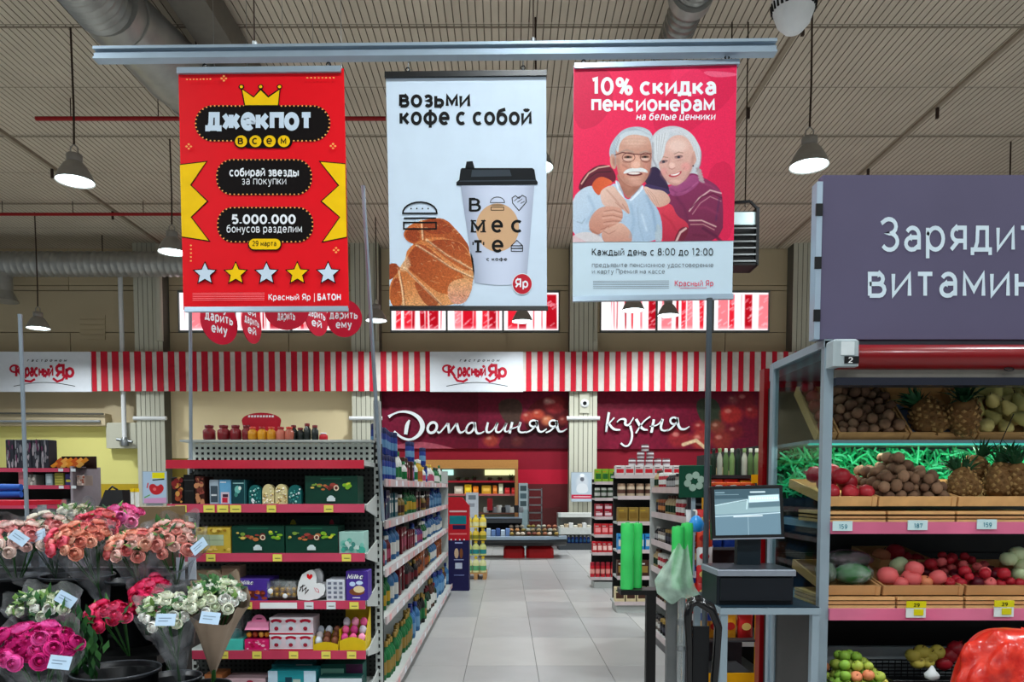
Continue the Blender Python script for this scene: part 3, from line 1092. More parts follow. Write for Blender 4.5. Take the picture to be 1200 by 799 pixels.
b.box(p.x + .02, q.x - .02, 9.99, 10.02, q.z - .3, q.z - .14, mat('heater_panel', (196, 216, 218)))
part(b, 'casing', ht, True)
for k in range(6):
    z = p.z + .05 + k * .085
    b = MB()
    b.bar((p.x + .02, 9.99, z), (q.x - .02, 9.99, z + .004), .03, .02, M_steel)
    part(b, 'louvre', ht, True)
# ================================================================== HANGING BANNERS
M_alu = mat('aluminium', (160, 178, 194), rough=.32, metal=.4, var=.04)
M_pole = mat('pole_grey', (150, 162, 172), rough=.35, metal=.5)
M_poled = mat('pole_dark', (84, 92, 98), rough=.35, metal=.5)
M_bred = mat('banner_red', (232, 4, 24), rough=.45, spec=.25, var=.02)
M_bblk = mat('banner_black', (10, 3, 3), rough=.6, spec=.15)
M_byel = mat('banner_yellow', (250, 200, 0), rough=.5, spec=.2)
M_bwht = mat('banner_white', (206, 222, 238), rough=.35, var=.02)
M_bwh2 = mat('print_white', (238, 240, 245), rough=.4, var=.0)
M_bora = mat('print_orange', (250, 170, 90), rough=.4)
M_art = mat('printed_art', attr=True, rough=.45, spec=.25)

# rail
rl = thing('hanging_rail', 'long grey metal rail from which the three banners hang', 'rail', at(510, 60, 4.45))
b = MB()
A0, A1 = at(110, 70, 4.5), at(110, 55, 4.5)
B0, B1 = at(910, 62, 4.38), at(910, 46, 4.38)
d = .05
for (u0, u1, dy0, dy1) in ((0, .22, -.012, d), (.22, .45, .02, d), (.45, .85, 0, d), (.85, 1, -.015, d)):
    P = []
    for lo, hi in ((A0, A1), (B0, B1)):
        z0, z1 = hi.z + (lo.z - hi.z) * u1, hi.z + (lo.z - hi.z) * u0
        P.append([(lo.x, lo.y + dy0, z0), (lo.x, lo.y + dy1, z0), (lo.x, lo.y + dy1, z1), (lo.x, lo.y + dy0, z1)])
    b.rings(P, M_alu, True, True)
part(b, 'profile', rl, True)
for (px, py0) in ((297, 53), (625, 49)):
    p = at(px, py0, 4.46)
    b = MB()
    b.tube([(p.x, 4.48, p.z), (p.x, 4.48, ZC)], .0045, M_cable if px in (297, 625) else M_steel, n=6)
    b.lathe([(.015, 0), (.015, .03)], M_steel, (p.x, 4.48, p.z), n=8)
    part(b, 'rod', rl, True)


def banner_body(t, q, Y, m, th=.003):
    b = MB()
    P = [at(*p, Y) for p in q]
    b.rings([[tuple(v) for v in P], [(v.x, v.y + th, v.z) for v in P]], m, True, True)
    part(b, 'sheet', t, True)


def banner_rail(t, x0, y0, x1, y1, h, Y, m, name):
    a, c = at(x0, y0, Y), at(x1, y1, Y)
    hh = h * Y / F
    b = MB()
    b.rings([[(v.x, Y - .012, v.z), (v.x, Y + .014, v.z), (v.x, Y + .014, v.z - hh), (v.x, Y - .016, v.z - hh)] for v in (a, c)], m, True, True)
    part(b, name, t, True)


def hang(t, px, py, Y):
    p = at(px, py, Y)
    b = MB()
    b.tube([(p.x, Y + .02, p.z), (p.x, Y + .02, at(px, 77 - px * .009, Y + .02).z)], .0035, M_steel, n=5)
    b.tube([(p.x + .012 * math.cos(a * PI / 4), Y, p.z + .012 + .012 * math.sin(a * PI / 4)) for a in range(9)], .004, M_black, n=5)
    part(b, 'hook', t, True)


# ---- banner 1, red
Y1 = 4.46
b1 = thing('banner', 'red hanging banner with yellow crown, black lozenges and five stars', 'banner', at(311, 365, Y1), group=None)
banner_body(b1, [(209, 84), (403, 80), (409, 361), (215, 363)], Y1, M_bred)
banner_rail(b1, 208, 80, 400, 78, 7, Y1, M_alu, 'top_rail')
banner_rail(b1, 217, 360, 408, 359, 5.5, Y1, M_alu, 'bottom_rail')
hang(b1, 240, 80, Y1)
hang(b1, 385, 78, Y1)
pl = Plane(Y1, .0007)
pl.up(3)


def Z1(p):      # coordinates read in the enlarged upper half of the banner
    return [(200 + x / 4.995, 70 + y / 4.995) for x, y in p]


def Z2(p):      # ... and in its lower half
    return [(200 + x / 4.204, 220 + y / 4.204) for x, y in p]


def dots_round(x0, y0, x1, y1, r, n, m, size):
    P = []
    for cx, cy, a in ((x1 - r, y1 - r, 0), (x0 + r, y1 - r, 90), (x0 + r, y0 + r, 180), (x1 - r, y0 + r, 270)):
        P += arc(cx, cy, r, r, a, a + 90, 10)
    P.append(P[0])
    L = [0]
    for a, c in zip(P[:-1], P[1:]):
        L.append(L[-1] + math.hypot(c[0] - a[0], c[1] - a[1]))
    for k in range(n):
        s_ = L[-1] * k / n
        i = max(j for j in range(len(L)) if L[j] <= s_ + 1e-9)
        i = min(i, len(P) - 2)
        t_ = (s_ - L[i]) / max(1e-6, L[i + 1] - L[i])
        x, y = P[i][0] + (P[i + 1][0] - P[i][0]) * t_, P[i][1] + (P[i + 1][1] - P[i][1]) * t_
        pl.ell(x, y, size, size * .85, m, 8)


for q in ([(55, 612), (216, 594), (118, 735), (218, 860), (120, 1000), (230, 1180), (60, 1130)],
          [(1022, 608), (868, 594), (980, 738), (870, 860), (985, 1000), (870, 1180), (1026, 1130)]):
    pass
pl.poly([(211, 192.5), (243.5, 188.5), (224.5, 217), (244.5, 236), (225, 254.5), (247, 283.5), (213.5, 278)], M_bblk)
pl.poly([(404.8, 191.5), (373.5, 188.5), (396, 217.5), (375.5, 236), (397.5, 254.5), (376.5, 284.5), (406.8, 278.5)], M_bblk)
pl.up()
pl.poly([(211.1, 193.6), (241.5, 190), (223, 217), (242.5, 236), (223.6, 254.5), (244.5, 282), (213.2, 277)], M_byel)
pl.poly([(404.6, 192.6), (375.8, 190), (397.6, 217.5), (377.5, 236), (399, 254.5), (379, 283), (406.4, 277.5)], M_byel)
pl.rrect(228.5, 123.5, 387.5, 166, 21, M_bblk)
pl.rrect(253.5, 186.5, 366, 229, 19, M_bblk)
pl.rrect(254.5, 242.5, 367.5, 284.5, 19, M_bblk)
pl.poly(Z1([(412, 165), (487, 215), (528, 165), (572, 212), (645, 165), (634, 276), (432, 276)]), M_bblk)
pl.up()
pl.poly(Z1([(420, 176), (487, 224), (528, 180), (572, 224), (638, 178), (628, 270), (438, 270)]), M_byel)
for x in (415, 528, 638):
    (cx, cy), = Z1([(x, 160)])
    pl.ell(cx, cy, 3.3, 3, M_bblk, 12)
pl.up()
for x in (415, 528, 638):
    (cx, cy), = Z1([(x, 160)])
    pl.ell(cx, cy, 2, 1.8, M_byel, 10)
dots_round(229.5, 124.5, 386.5, 165.3, 20.5, 74, M_bora, 1.1)
dots_round(254.5, 187.5, 365, 228, 18, 54, M_bora, 1.05)
dots_round(255.5, 243.5, 366.5, 283.5, 18, 54, M_bora, 1.05)
pl.up()
pl.poly(Z1([(432, 268), (634, 268), (640, 280), (426, 280)]), M_bblk)
pl.rrect(284, 157.5, 343, 174, 8, M_bblk)
pl.up()
pl.text('джекпот', 244.5, 150.5, 15.4, M_bwht, weight=.42, width=124, gap=.12)
for k, ch in enumerate('всем'):
    cx = 283 + k * 16.7
    pl.ell(cx, 166, 8.6, 8.3, M_bblk, 20)
pl.up()
for k, ch in enumerate('всем'):
    cx = 283 + k * 16.7
    pl.ell(cx, 166, 7.1, 6.9, M_byel, 20)
pl.up()
for k, ch in enumerate('всем'):
    cx = 283 + k * 16.7
    pl.text(ch, cx, 169, 6, M_bblk, weight=.25, width=6.2, align='c')
pl.text('собирай звезды', 270, 206.5, 6.2, M_bwh2, weight=.3, width=81, gap=.2)
pl.text('за покупки', 284, 216.5, 6.2, M_bwh2, weight=.16, width=52)
pl.text('5.000.000', 273, 262, 6.6, M_bwh2, weight=.36, width=75, gap=.15)
pl.text('бонусов разделим', 266.5, 272.5, 6, M_bwh2, weight=.2, width=88)
pl.rrect(291, 279, 330.5, 294, 7, M_bblk)
pl.up()
pl.rrect(292.3, 280.2, 329.2, 292.6, 6, M_byel)
pl.up()
pl.text('29 марта', 296.5, 288.5, 3.9, M_bblk, weight=.24, width=28)


def star(cx, cy, r, rot=-90, k=.47):
    return [(cx + (r if i % 2 == 0 else r * k) * math.cos(math.radians(rot + 36 * i)), cy + (r if i % 2 == 0 else r * k) * .98 * math.sin(math.radians(rot + 36 * i))) for i in range(10)]


for k in range(5):
    cx, cy = 240.8 + 36.1 * k, 321.2
    for r, m in ((15.4, M_bblk), (12.8, M_bwht if k % 2 == 0 else M_byel)):
        S = star(cx, cy, r)
        for i in range(0, 10, 2):
            pl.poly([S[i - 1], S[i], S[i + 1], (cx, cy)], m)
        pl.up()
for (cx, cy) in ((263.5, 93.5), (222.5, 173), (391, 172.5), (394.5, 294)):
    for dx, dy in ((-2.5, 0), (2.5, 0), (0, -2.5), (0, 2.5)):
        pl.ell(cx + dx, cy + dy, 1.5, 1.2, M_bora, 6)
for k in range(8):
    pl.ell(220.5 + 3.9 * k, 94.7 - .05 * k, 1.2, .8, M_bora, 6)
    pl.ell(361 + 4.4 * k, 92.8, 1.3, .9, M_bora, 6)
for k in range(5):
    pl.ell(225, 288.5 + 4.5 * k, 1.3, 1, M_bora, 6)
for k in range(5):
    pl.line([(227, 344.5 + k * 2), (311, 344 + k * 2)], .55, mat('print_pink', (246, 130, 140)))
pl.text('Красный Яр', 316, 352, 4.6, M_bwh2, weight=.26, width=49)
pl.line([(369.2, 344.5), (369.2, 354.5)], .6, M_bwh2)
pl.text('БАТОН', 373.5, 352, 4.6, M_bwh2, weight=.4, width=27)
part(pl.mb, 'print', b1, True)

# ---- banner 2, coffee
Y2 = 4.44
b2 = thing('banner', 'white hanging banner with coffee cup and croissant', 'banner', at(548, 362, Y2))
banner_body(b2, [(452, 85), (640, 83), (641, 360), (458, 362)], Y2, M_bwht)
banner_rail(b2, 451, 85, 640.5, 83, 6.5, Y2, M_black, 'top_rail')
banner_rail(b2, 457, 359, 642, 359, 4.5, Y2, M_black, 'bottom_rail')
hang(b2, 478, 84, Y2)
hang(b2, 613, 82, Y2)
pl = Plane(Y2, .0007)
pl.up(3)
pl.text('возьми', 469.5, 124.3, 11.6, M_ink, weight=.33, width=82.5, gap=.2)
pl.text('кофе с собой', 470, 145, 12.2, M_ink, weight=.33, width=154, gap=.22)
M_cupw = mat('print_cup', (184, 192, 214), rough=.4, var=.0)
pl.up()


def Z4(p):
    return [(445 + x / 4.205, 180 + y / 4.205) for x, y in p]


# cup as a small painting, clipped to its outline
cv = Canvas(240, 150, (184, 190, 212)).unit(1)
U_, V_ = cv.xx / 239, cv.yy / 149
sh = 198 + 14 * np.sin(PI * np.clip(U_ * 1.15 - .1, 0, 1)) - 34 * (1 - U_) ** 6 - 22 * np.clip(U_ - .85, 0, 1) * 6
cv.a[..., 0], cv.a[..., 1], cv.a[..., 2] = sh - 6, sh + 2, sh + 22
# cup outline: left edge from (398,160) to (470,635), right (762,160) to (722,640) in the enlargement


def cupP(U, V):
    xl, xr = 398 + 70 * V, 762 - 40 * V
    bow = 12 * np.sin(PI * U) * V
    X, Yp = 445 + (xl + (xr - xl) * U) / 4.205, 180 + (158 + 478 * V + bow) / 4.205
    u, v = (X - PX0) / F, (CY0 - Yp) / F
    Z = Y2 * (v * _cp - _sp) / (_cp + v * _sp)
    return u * (Y2 * _cp - Z * _sp), Y2 - pl.lay * pl.step + 0 * U, CAMZ + Z


cv.sheet('cup_print', cupP, M_art, b2)
pl.up()
(cx, cy), = Z4([(580, 365)])
pl.ell(cx, cy, 25.3, 28.2, mat('print_tan', (206, 164, 124), var=0), 36)
M_lid = mat('print_lid', (14, 18, 22), rough=.6, spec=.2)
M_lid2 = mat('print_lid_light', (52, 60, 68), rough=.6, spec=.2)
pl.poly(Z4([(420, 78), (428, 40), (458, 38), (468, 74)]), M_lid)
pl.poly(Z4([(398, 80), (404, 72), (752, 72), (762, 80), (770, 130), (778, 140), (778, 154), (378, 158), (378, 142), (392, 130)]), M_lid)
pl.up()
pl.poly(Z4([(455, 82), (640, 80), (650, 112), (450, 116)]), M_lid2)
pl.poly(Z4([(394, 134), (768, 130), (770, 136), (392, 140)]), M_lid2)
for (s_, x, y) in (('В', 442, 282), ('м', 452, 386), ('е', 552, 384), ('с', 650, 384), ('т', 462, 484), ('е', 554, 482)):
    (X, Yy), = Z4([(x, y)])
    w_ = {'В': 14, 'м': 16, 'т': 11}.get(s_, 13)
    pl.text(s_, X + 1, Yy, 9.4 if s_ == 'В' else 12.0, M_ink, weight=.27, width=w_)
for ln in ([(440, 222), (470, 222)], [(440, 282), (470, 282)], [(448, 332), (475, 332)], [(500, 332), (522, 332)], [(448, 386), (476, 386)], [(496, 386), (524, 386)],
           [(472, 484), (502, 484)], [(460, 436), (460, 452)], [(512, 436), (512, 452)]):
    pl.line(Z4(ln), 1.6, M_ink)
# small icons: burgers, heart, cake


def burger(x0, y0, x1, y1, w):
    h = y1 - y0
    top = [(x0, y0 + h * .42)] + [((x0 + x1) / 2 + (x1 - x0) / 2 * math.cos(math.radians(180 - a)), y0 + h * .40 - h * .40 * math.sin(math.radians(a))) for a in range(10, 180, 17)] + [(x1, y0 + h * .42), (x0, y0 + h * .42)]
    pl.line(Z4(top), w, M_ink)
    pl.line(Z4([(x0 + 4, y0 + h * .6), (x1 - 4, y0 + h * .6)]), w, M_ink)
    pl.line(Z4([(x0 + 4, y0 + h * .76), (x1 - 4, y0 + h * .76), (x1 - 4, y1), (x0 + 4, y1), (x0 + 4, y0 + h * .76)]), w, M_ink)


burger(115, 240, 282, 372, 1.9)
for k in range(4):
    (cx, cy), = Z4([(155 + 28 * k, 272)])
    pl.ell(cx, cy, .9, 1.1, M_ink, 6)
burger(545, 215, 615, 280, .8)
pl.line(Z4([(686, 282), (655, 245), (652, 220), (668, 208), (686, 222), (702, 206), (720, 216), (722, 240), (686, 282)]), .9, M_ink)
for k in range(3):
    pl.line(Z4([(662 + 16 * k, 235 + 6 * k), (690 + 12 * k, 212 + 12 * k)]), .7, M_ink)
pl.line(Z4([(648, 482), (648, 455), (676, 428), (704, 455), (704, 482), (648, 482)]), .9, M_ink)
pl.line(Z4([(648, 468), (704, 468)]), 1.2, M_ink)
pl.line(Z4([(650, 455), (702, 455)]), 1.0, M_ink)
(cx, cy), = Z4([(528, 528)])
pl.text('с кофе', cx, cy, 2.6, M_ink, weight=.28, width=24)
(cx, cy), = Z4([(702, 643)])
pl.ell(cx, cy, 11.8, 12.4, M_bwh2, 30)
pl.up()
pl.ell(cx, cy, 11.1, 11.7, mat('badge_red', (190, 16, 40)), 30)
pl.up()
pl.text('Яр', cx, cy + 3.8, 6.6, M_bwh2, weight=.3, width=15, align='c')
part(pl.mb, 'print', b2, True)

# croissant painting, made of outlined pieces on a sheet cut to its silhouette
cv = Canvas(330, 350, (196, 216, 234)).unit(350 / 445, 48, 310)
K = 350 / 445
BR, OR, TN, CR, DK = (150, 62, 26), (196, 104, 48), (222, 160, 104), (238, 206, 166), (96, 34, 14)
cv.poly([(40, 540), (90, 540), (110, 570), (60, 620), (30, 620)], BR)
cv.poly([(112, 390), (160, 340), (290, 312), (350, 340), (400, 400), (450, 470), (420, 560), (300, 560), (180, 450), (130, 430)], OR, col2=BR, dirn=(1, 1))
cv.poly([(112, 395), (180, 350), (205, 420), (160, 445)], BR)
cv.poly([(210, 330), (300, 318), (380, 380), (300, 400), (220, 390)], BR)
cv.poly([(110, 540), (140, 460), (230, 410), (330, 415), (430, 450), (465, 560), (455, 660), (410, 750), (40, 755), (45, 640), (100, 570)], OR, col2=TN, dirn=(1, 1))
cv.poly([(280, 420), (400, 430), (455, 520), (450, 590), (340, 530), (240, 440)], BR, col2=OR, dirn=(0, 1))
cv.poly([(150, 480), (200, 430), (330, 540), (430, 610), (400, 680), (300, 700), (170, 590), (120, 550)], BR, col2=OR, dirn=(1, 1))
cv.poly([(330, 640), (400, 610), (458, 620), (450, 690), (410, 745), (340, 735)], TN, col2=(214, 150, 130))
cv.poly([(60, 640), (110, 570), (140, 560), (290, 700), (310, 755), (60, 755)], OR, col2=TN, dirn=(0, 1))
cv.poly([(55, 640), (95, 590), (120, 755), (50, 755)], BR, col2=OR)
cv.poly([(150, 600), (280, 710), (290, 752), (220, 752)], BR, .8)
for ln in ([(180, 450), (260, 500), (350, 560), (460, 610)], [(120, 560), (200, 640), (300, 740)], [(95, 580), (110, 660), (120, 752)], [(230, 425), (330, 500), (455, 570)], [(205, 330), (212, 420)]):
    cv.line(ln, 10, CR, .8, 5)
    cv.line([(x + 7, y + 8) for x, y in ln], 5, DK, .5, 4)
rc = random.Random(5)
for _ in range(170):
    x, y = rc.uniform(70, 450), rc.uniform(340, 745)
    a = rc.uniform(-.3, 1.2)
    l_ = rc.uniform(5, 26)
    cv.line([(x, y), (x + l_ * math.cos(a), y + l_ * math.sin(a))], rc.uniform(2, 5), rc.choice([CR, DK, BR, TN, BR, (236, 180, 130)]), rc.uniform(.25, .6), 2)
cv.ell(120, 540, 30, 40, (226, 196, 160), .6, 12)
cv.grain(.16, 3, 4)
outl = [(46, 690), (46, 535), (75, 533), (98, 558), (125, 520), (135, 470), (155, 447), (118, 415), (110, 385), (135, 355), (175, 328), (230, 314), (300, 314), (340, 335), (378, 375), (410, 410), (436, 445),
        (460, 520), (466, 580), (458, 655), (438, 705), (410, 748), (46, 750)]


def inside(P, X, Y):
    ins = np.zeros(X.shape, bool)
    for i in range(len(P)):
        (ax, ay), (bx, by) = P[i], P[(i + 1) % len(P)]
        if ay != by:
            ins ^= ((ay > Y) != (by > Y)) & (X < (bx - ax) * (Y - ay) / (by - ay) + ax)
    return ins


GX, GY = cv.xx / K + 48, cv.yy / K + 310
msk = inside(outl, GX, GY)
cr = cv.on_plane('croissant_print', Plane(Y2, .0007).up(4), 445 + 48 / 4.205, 180 + 310 / 4.205, 445 + (48 + 330 / K) / 4.205, 180 + (310 + 445) / 4.205, M_art, b2)
me = cr.data
keep = msk.reshape(-1)
import bmesh
bm = bmesh.new()
bm.from_mesh(me)
bm.verts.ensure_lookup_table()
bmesh.ops.delete(bm, geom=[v for v in bm.verts if not keep[v.index]], context='VERTS')
bm.to_mesh(me)
bm.free()

# ---- banner 3, pink with the couple
Y3 = 4.42
b3 = thing('banner', 'pink hanging banner with a smiling white-haired couple', 'banner', at(766, 353, Y3))
banner_body(b3, [(672, 77), (864, 73), (858, 348), (671, 352)], Y3, mat('banner_pink_white', (200, 220, 232), rough=.35, coat=.2, var=.02))
banner_rail(b3, 673, 75, 866, 70, 6, Y3, M_alu, 'top_rail')
banner_rail(b3, 671, 347.5, 859, 344.5, 6, Y3, M_alu, 'bottom_rail')
hang(b3, 684, 75, Y3)
hang(b3, 852, 70, Y3)
RES = 2.3
W3, H3 = int(193 * RES), int(207 * RES)
cv = Canvas(W3, H3, (232, 36, 84)).unit(RES / 5.327, (671 - 665) * 5.327, (78 - 140) * 5.327)
PK, PK2, PK3 = (232, 36, 84), (196, 24, 68), (214, 30, 76)
cv.poly([(30, -330), (270, -330), (290, -120), (200, 40), (30, 70)], PK2, .55)
cv.poly([(30, -330), (150, -330), (200, -200), (30, -140)], PK3, .8)
cv.poly([(520, 80), (560, -100), (760, -330), (1060, -330), (1060, -140), (800, 60), (700, 120)], PK2, .4)
cv.poly([(640, -330), (800, -330), (940, -200), (800, -120), (640, -200)], (242, 60, 104), .5)
cv.poly([(860, 300), (1060, 250), (1060, 780), (900, 780)], PK2, .45)
cv.poly([(820, -300), (1060, -280), (1060, -260), (900, -250)], (250, 150, 170), .5)
SK, SKD, SKL = (206, 156, 136), (170, 112, 96), (232, 196, 180)
# back hair of both
cv.poly([(258, 235), (262, 165), (300, 105), (345, 62), (400, 46), (460, 46), (515, 70), (540, 120), (540, 260), (300, 290)], (176, 188, 198))
cv.poly([(500, 300), (520, 120), (560, 70), (620, 45), (690, 45), (760, 75), (810, 135), (842, 200), (840, 270), (820, 330), (860, 390), (760, 400), (560, 420)], (196, 200, 206))
# sleeve round the man's neck (left)
cv.poly([(60, 450), (80, 370), (150, 300), (220, 276), (280, 300), (310, 370), (280, 400), (190, 380), (140, 420)], (100, 24, 44))
cv.line([(85, 400), (130, 335), (190, 300), (260, 290)], 9, (220, 180, 160), .9)
cv.line([(80, 440), (120, 370), (180, 330), (270, 325)], 7, (60, 14, 30), .8)
# woman's sweater and red sleeve
cv.poly([(640, 430), (700, 400), (770, 330), (860, 370), (960, 430), (985, 520), (985, 790), (590, 790), (640, 600)], (138, 48, 92), col2=(110, 36, 66), dirn=(0, 1))
cv.poly([(630, 420), (720, 400), (790, 340), (850, 390), (760, 470), (680, 490), (640, 470)], (176, 84, 134), col2=(140, 60, 106), dirn=(1, 1))
cv.line([(690, 470), (750, 455), (820, 400)], 8, (200, 110, 156), .6, 3)
cv.line([(770, 580), (830, 500), (900, 450), (970, 470)], 9, (226, 190, 186), .9, 2)
cv.line([(780, 560), (850, 490), (920, 470), (975, 500)], 7, (90, 24, 50), .8, 2)
cv.line([(790, 600), (840, 530), (900, 490), (970, 520)], 6, (210, 160, 160), .7, 2)
cv.line([(770, 640), (850, 640), (940, 680)], 9, (226, 190, 180), .8, 2)
cv.line([(780, 665), (860, 665), (930, 700)], 6, (210, 160, 150), .8, 2)
cv.line([(860, 690), (940, 740), (980, 780)], 18, (86, 24, 56), .8, 4)
cv.line([(960, 500), (940, 640)], 12, (90, 40, 80), .7, 5)
cv.poly([(556, 570), (610, 540), (660, 530), (690, 610), (760, 650), (770, 700), (700, 790), (596, 790)], (222, 62, 82), col2=(180, 40, 66), dirn=(0, 1))
cv.poly([(690, 720), (720, 680), (770, 680), (760, 730), (720, 790), (670, 790)], (110, 30, 50))
cv.line([(690, 770), (715, 715), (750, 690)], 14, (220, 190, 180), .9, 2)
cv.poly([(490, 330), (560, 280), (640, 420), (640, 470), (560, 450), (480, 400)], (50, 34, 66))
cv.poly([(470, 400), (560, 420), (640, 440), (650, 480), (520, 470)], (64, 48, 88))
# man's shirt
cv.poly([(20, 500), (90, 425), (170, 408), (230, 470), (300, 375), (360, 500), (400, 500), (470, 410), (530, 500), (600, 620), (600, 790), (20, 790)], (196, 212, 228), col2=(160, 184, 208), dirn=(1, 1))
cv.poly([(290, 385), (320, 380), (365, 500), (350, 520)], (222, 232, 242))
cv.poly([(470, 405), (485, 430), (400, 520), (385, 500)], (222, 232, 242))
cv.line([(60, 640), (90, 650), (110, 620)], 4, (120, 140, 160), .7, 3)
cv.line([(440, 560), (450, 660), (480, 760)], 8, (150, 172, 196), .6, 6)
cv.poly([(560, 640), (600, 700), (600, 780), (550, 780)], (176, 190, 200))
# neck and face of the man
cv.poly([(300, 330), (480, 330), (470, 420), (385, 505), (355, 470), (320, 390)], SKD, col2=(186, 126, 106), dirn=(0, 1))
cv.ell(285, 262, 20, 48, SK, 1, 1, -8)
cv.ell(288, 262, 9, 28, SKD, .7, 6, -8)
cv.poly([(298, 150), (330, 92), (400, 74), (480, 84), (524, 140), (530, 240), (518, 330), (488, 395), (430, 428), (370, 412), (322, 360), (302, 270)], SK, col2=(196, 140, 120), dirn=(1, 1))
cv.ell(420, 130, 78, 42, (220, 178, 160), .8, 30)
for y in (120, 140, 162):
    cv.line([(350, y + 4), (420, y), (490, y + 6)], 3, SKD, .25, 4)
cv.poly([(296, 180), (300, 130), (345, 80), (420, 66), (510, 82), (530, 130), (500, 110), (420, 92), (360, 104), (322, 150), (318, 215)], (198, 206, 212))
cv.ell(350, 320, 34, 46, (214, 140, 120), .6, 26)
cv.ell(496, 310, 24, 44, (206, 132, 116), .6, 22)
cv.line([(330, 205), (370, 190), (410, 205)], 10, (170, 140, 128), .8, 3)
cv.line([(455, 210), (490, 200), (520, 212)], 10, (170, 140, 128), .8, 3)
for ex in (378, 486):
    cv.ell(ex, 236, 24, 9, (90, 56, 48), .9, 4)
    cv.ell(ex, 236, 8, 7, (24, 18, 20), 1, 2)
    cv.ell(ex, 250, 30, 8, (232, 200, 186), .7, 6)
cv.poly([(412, 220), (445, 222), (462, 290), (440, 312), (404, 310), (392, 290)], (224, 168, 146))
cv.ell(430, 282, 22, 18, (236, 186, 166), .8, 8)
cv.line([(396, 304), (414, 312)], 4, SKD, .8)
cv.line([(446, 312), (460, 304)], 4, SKD, .8)
cv.line([(384, 300), (360, 330), (350, 360)], 4, SKD, .5, 4)
cv.line([(478, 300), (494, 330), (494, 350)], 4, SKD, .5, 4)
GLS = (86, 30, 34)
for c_, rx in ((382, 40), (490, 34)):
    cv.line([(c_ + rx * math.cos(t * PI / 8) * (1 if abs(math.sin(t * PI / 8)) < .8 else .92), 238 + 29 * math.sin(t * PI / 8)) for t in range(17)], 3.5, GLS, .9)
cv.line([(296, 222), (342, 206), (420, 218), (456, 220), (524, 216)], 6, GLS, 1)
cv.ell(420, 342, 50, 13, (110, 40, 40), 1, 2)
cv.ell(418, 338, 38, 7, (236, 228, 222), 1, 2)
cv.poly([(346, 340), (362, 316), (400, 304), (430, 308), (462, 302), (498, 316), (508, 340), (484, 332), (440, 328), (400, 328), (370, 338)], (226, 226, 226))
cv.ell(420, 372, 34, 10, (222, 168, 150), .7, 8)
cv.ell(425, 400, 40, 18, (214, 160, 142), .7, 12)
cv.line([(320, 380), (380, 420), (450, 430)], 6, SKD, .5, 6)
# woman's face
cv.poly([(592, 200), (640, 110), (720, 96), (780, 150), (800, 240), (780, 330), (735, 395), (680, 425), (630, 400), (590, 345), (568, 270)], (224, 180, 166), col2=(210, 158, 146), dirn=(0, 1))
cv.ell(690, 170, 60, 40, (236, 202, 190), .8, 26)
cv.ell(796, 245, 17, 46, (210, 160, 146), 1, 1, 8)
cv.ell(790, 296, 5, 6, (60, 40, 50), 1, 2)
for ex, ey, r in ((698, 240, -8), (603, 268, -14)):
    cv.ell(ex, ey, 25, 9, (150, 110, 110), .8, 4, r)
    cv.ell(ex, ey, 9, 7.5, (50, 50, 66), 1, 2)
    cv.line([(ex - 28, ey - 20), (ex, ey - 32), (ex + 26, ey - 26)], 5, (150, 112, 98), .8, 2)
    cv.line([(ex - 24, ey - 2), (ex, ey - 9), (ex + 24, ey - 6)], 3, (60, 40, 44), .9, 2)
cv.ell(655, 292, 22, 18, (240, 200, 186), .8, 8)
cv.line([(638, 308), (656, 316), (676, 306)], 4, (176, 112, 106), .8, 2)
cv.ell(745, 300, 30, 26, (232, 150, 146), .6, 18)
cv.ell(606, 330, 20, 24, (222, 146, 140), .6, 16)
cv.poly([(630, 350), (680, 344), (722, 322), (712, 348), (680, 366), (646, 366)], (190, 70, 80))
cv.poly([(640, 350), (680, 346), (712, 331), (700, 348), (670, 358)], (244, 238, 234))
cv.ell(680, 392, 30, 12, (232, 184, 170), .7, 10)
cv.poly([(530, 130), (570, 75), (640, 58), (640, 90), (616, 150), (606, 225), (580, 268), (558, 284), (536, 240)], (206, 208, 212))
for k in range(9):
    cv.line([(548 + 9 * k, 110 - 3 * k), (552 + 6 * k, 180), (562 + 3 * k, 262)], 3, (160, 158, 160) if k % 2 else (232, 234, 236), .6, 2)
cv.poly([(640, 60), (720, 56), (790, 100), (830, 180), (838, 260), (815, 300), (806, 220), (770, 140), (720, 100), (650, 90)], (204, 206, 212))
for k in range(7):
    cv.line([(660 + 12 * k, 68 + 5 * k), (750 + 10 * k, 110 + 10 * k), (806 + 4 * k, 210 + 9 * k)], 3, (168, 162, 164) if k % 2 else (230, 230, 234), .6, 2)
for k in range(9):
    cv.line([(420 + 11 * k, 52 + 2 * k), (470 + 7 * k, 70 + 4 * k)], 3, (224, 228, 232), .5, 2)
    cv.line([(270 + 5 * k, 210 - 14 * k), (286 + 5 * k, 230 - 14 * k)], 4, (146, 158, 170), .5, 2)
for k in range(5):
    cv.ell(826 + 5 * k, 320 + 18 * k, 22, 9, (178, 160, 160), .9, 3, 30)
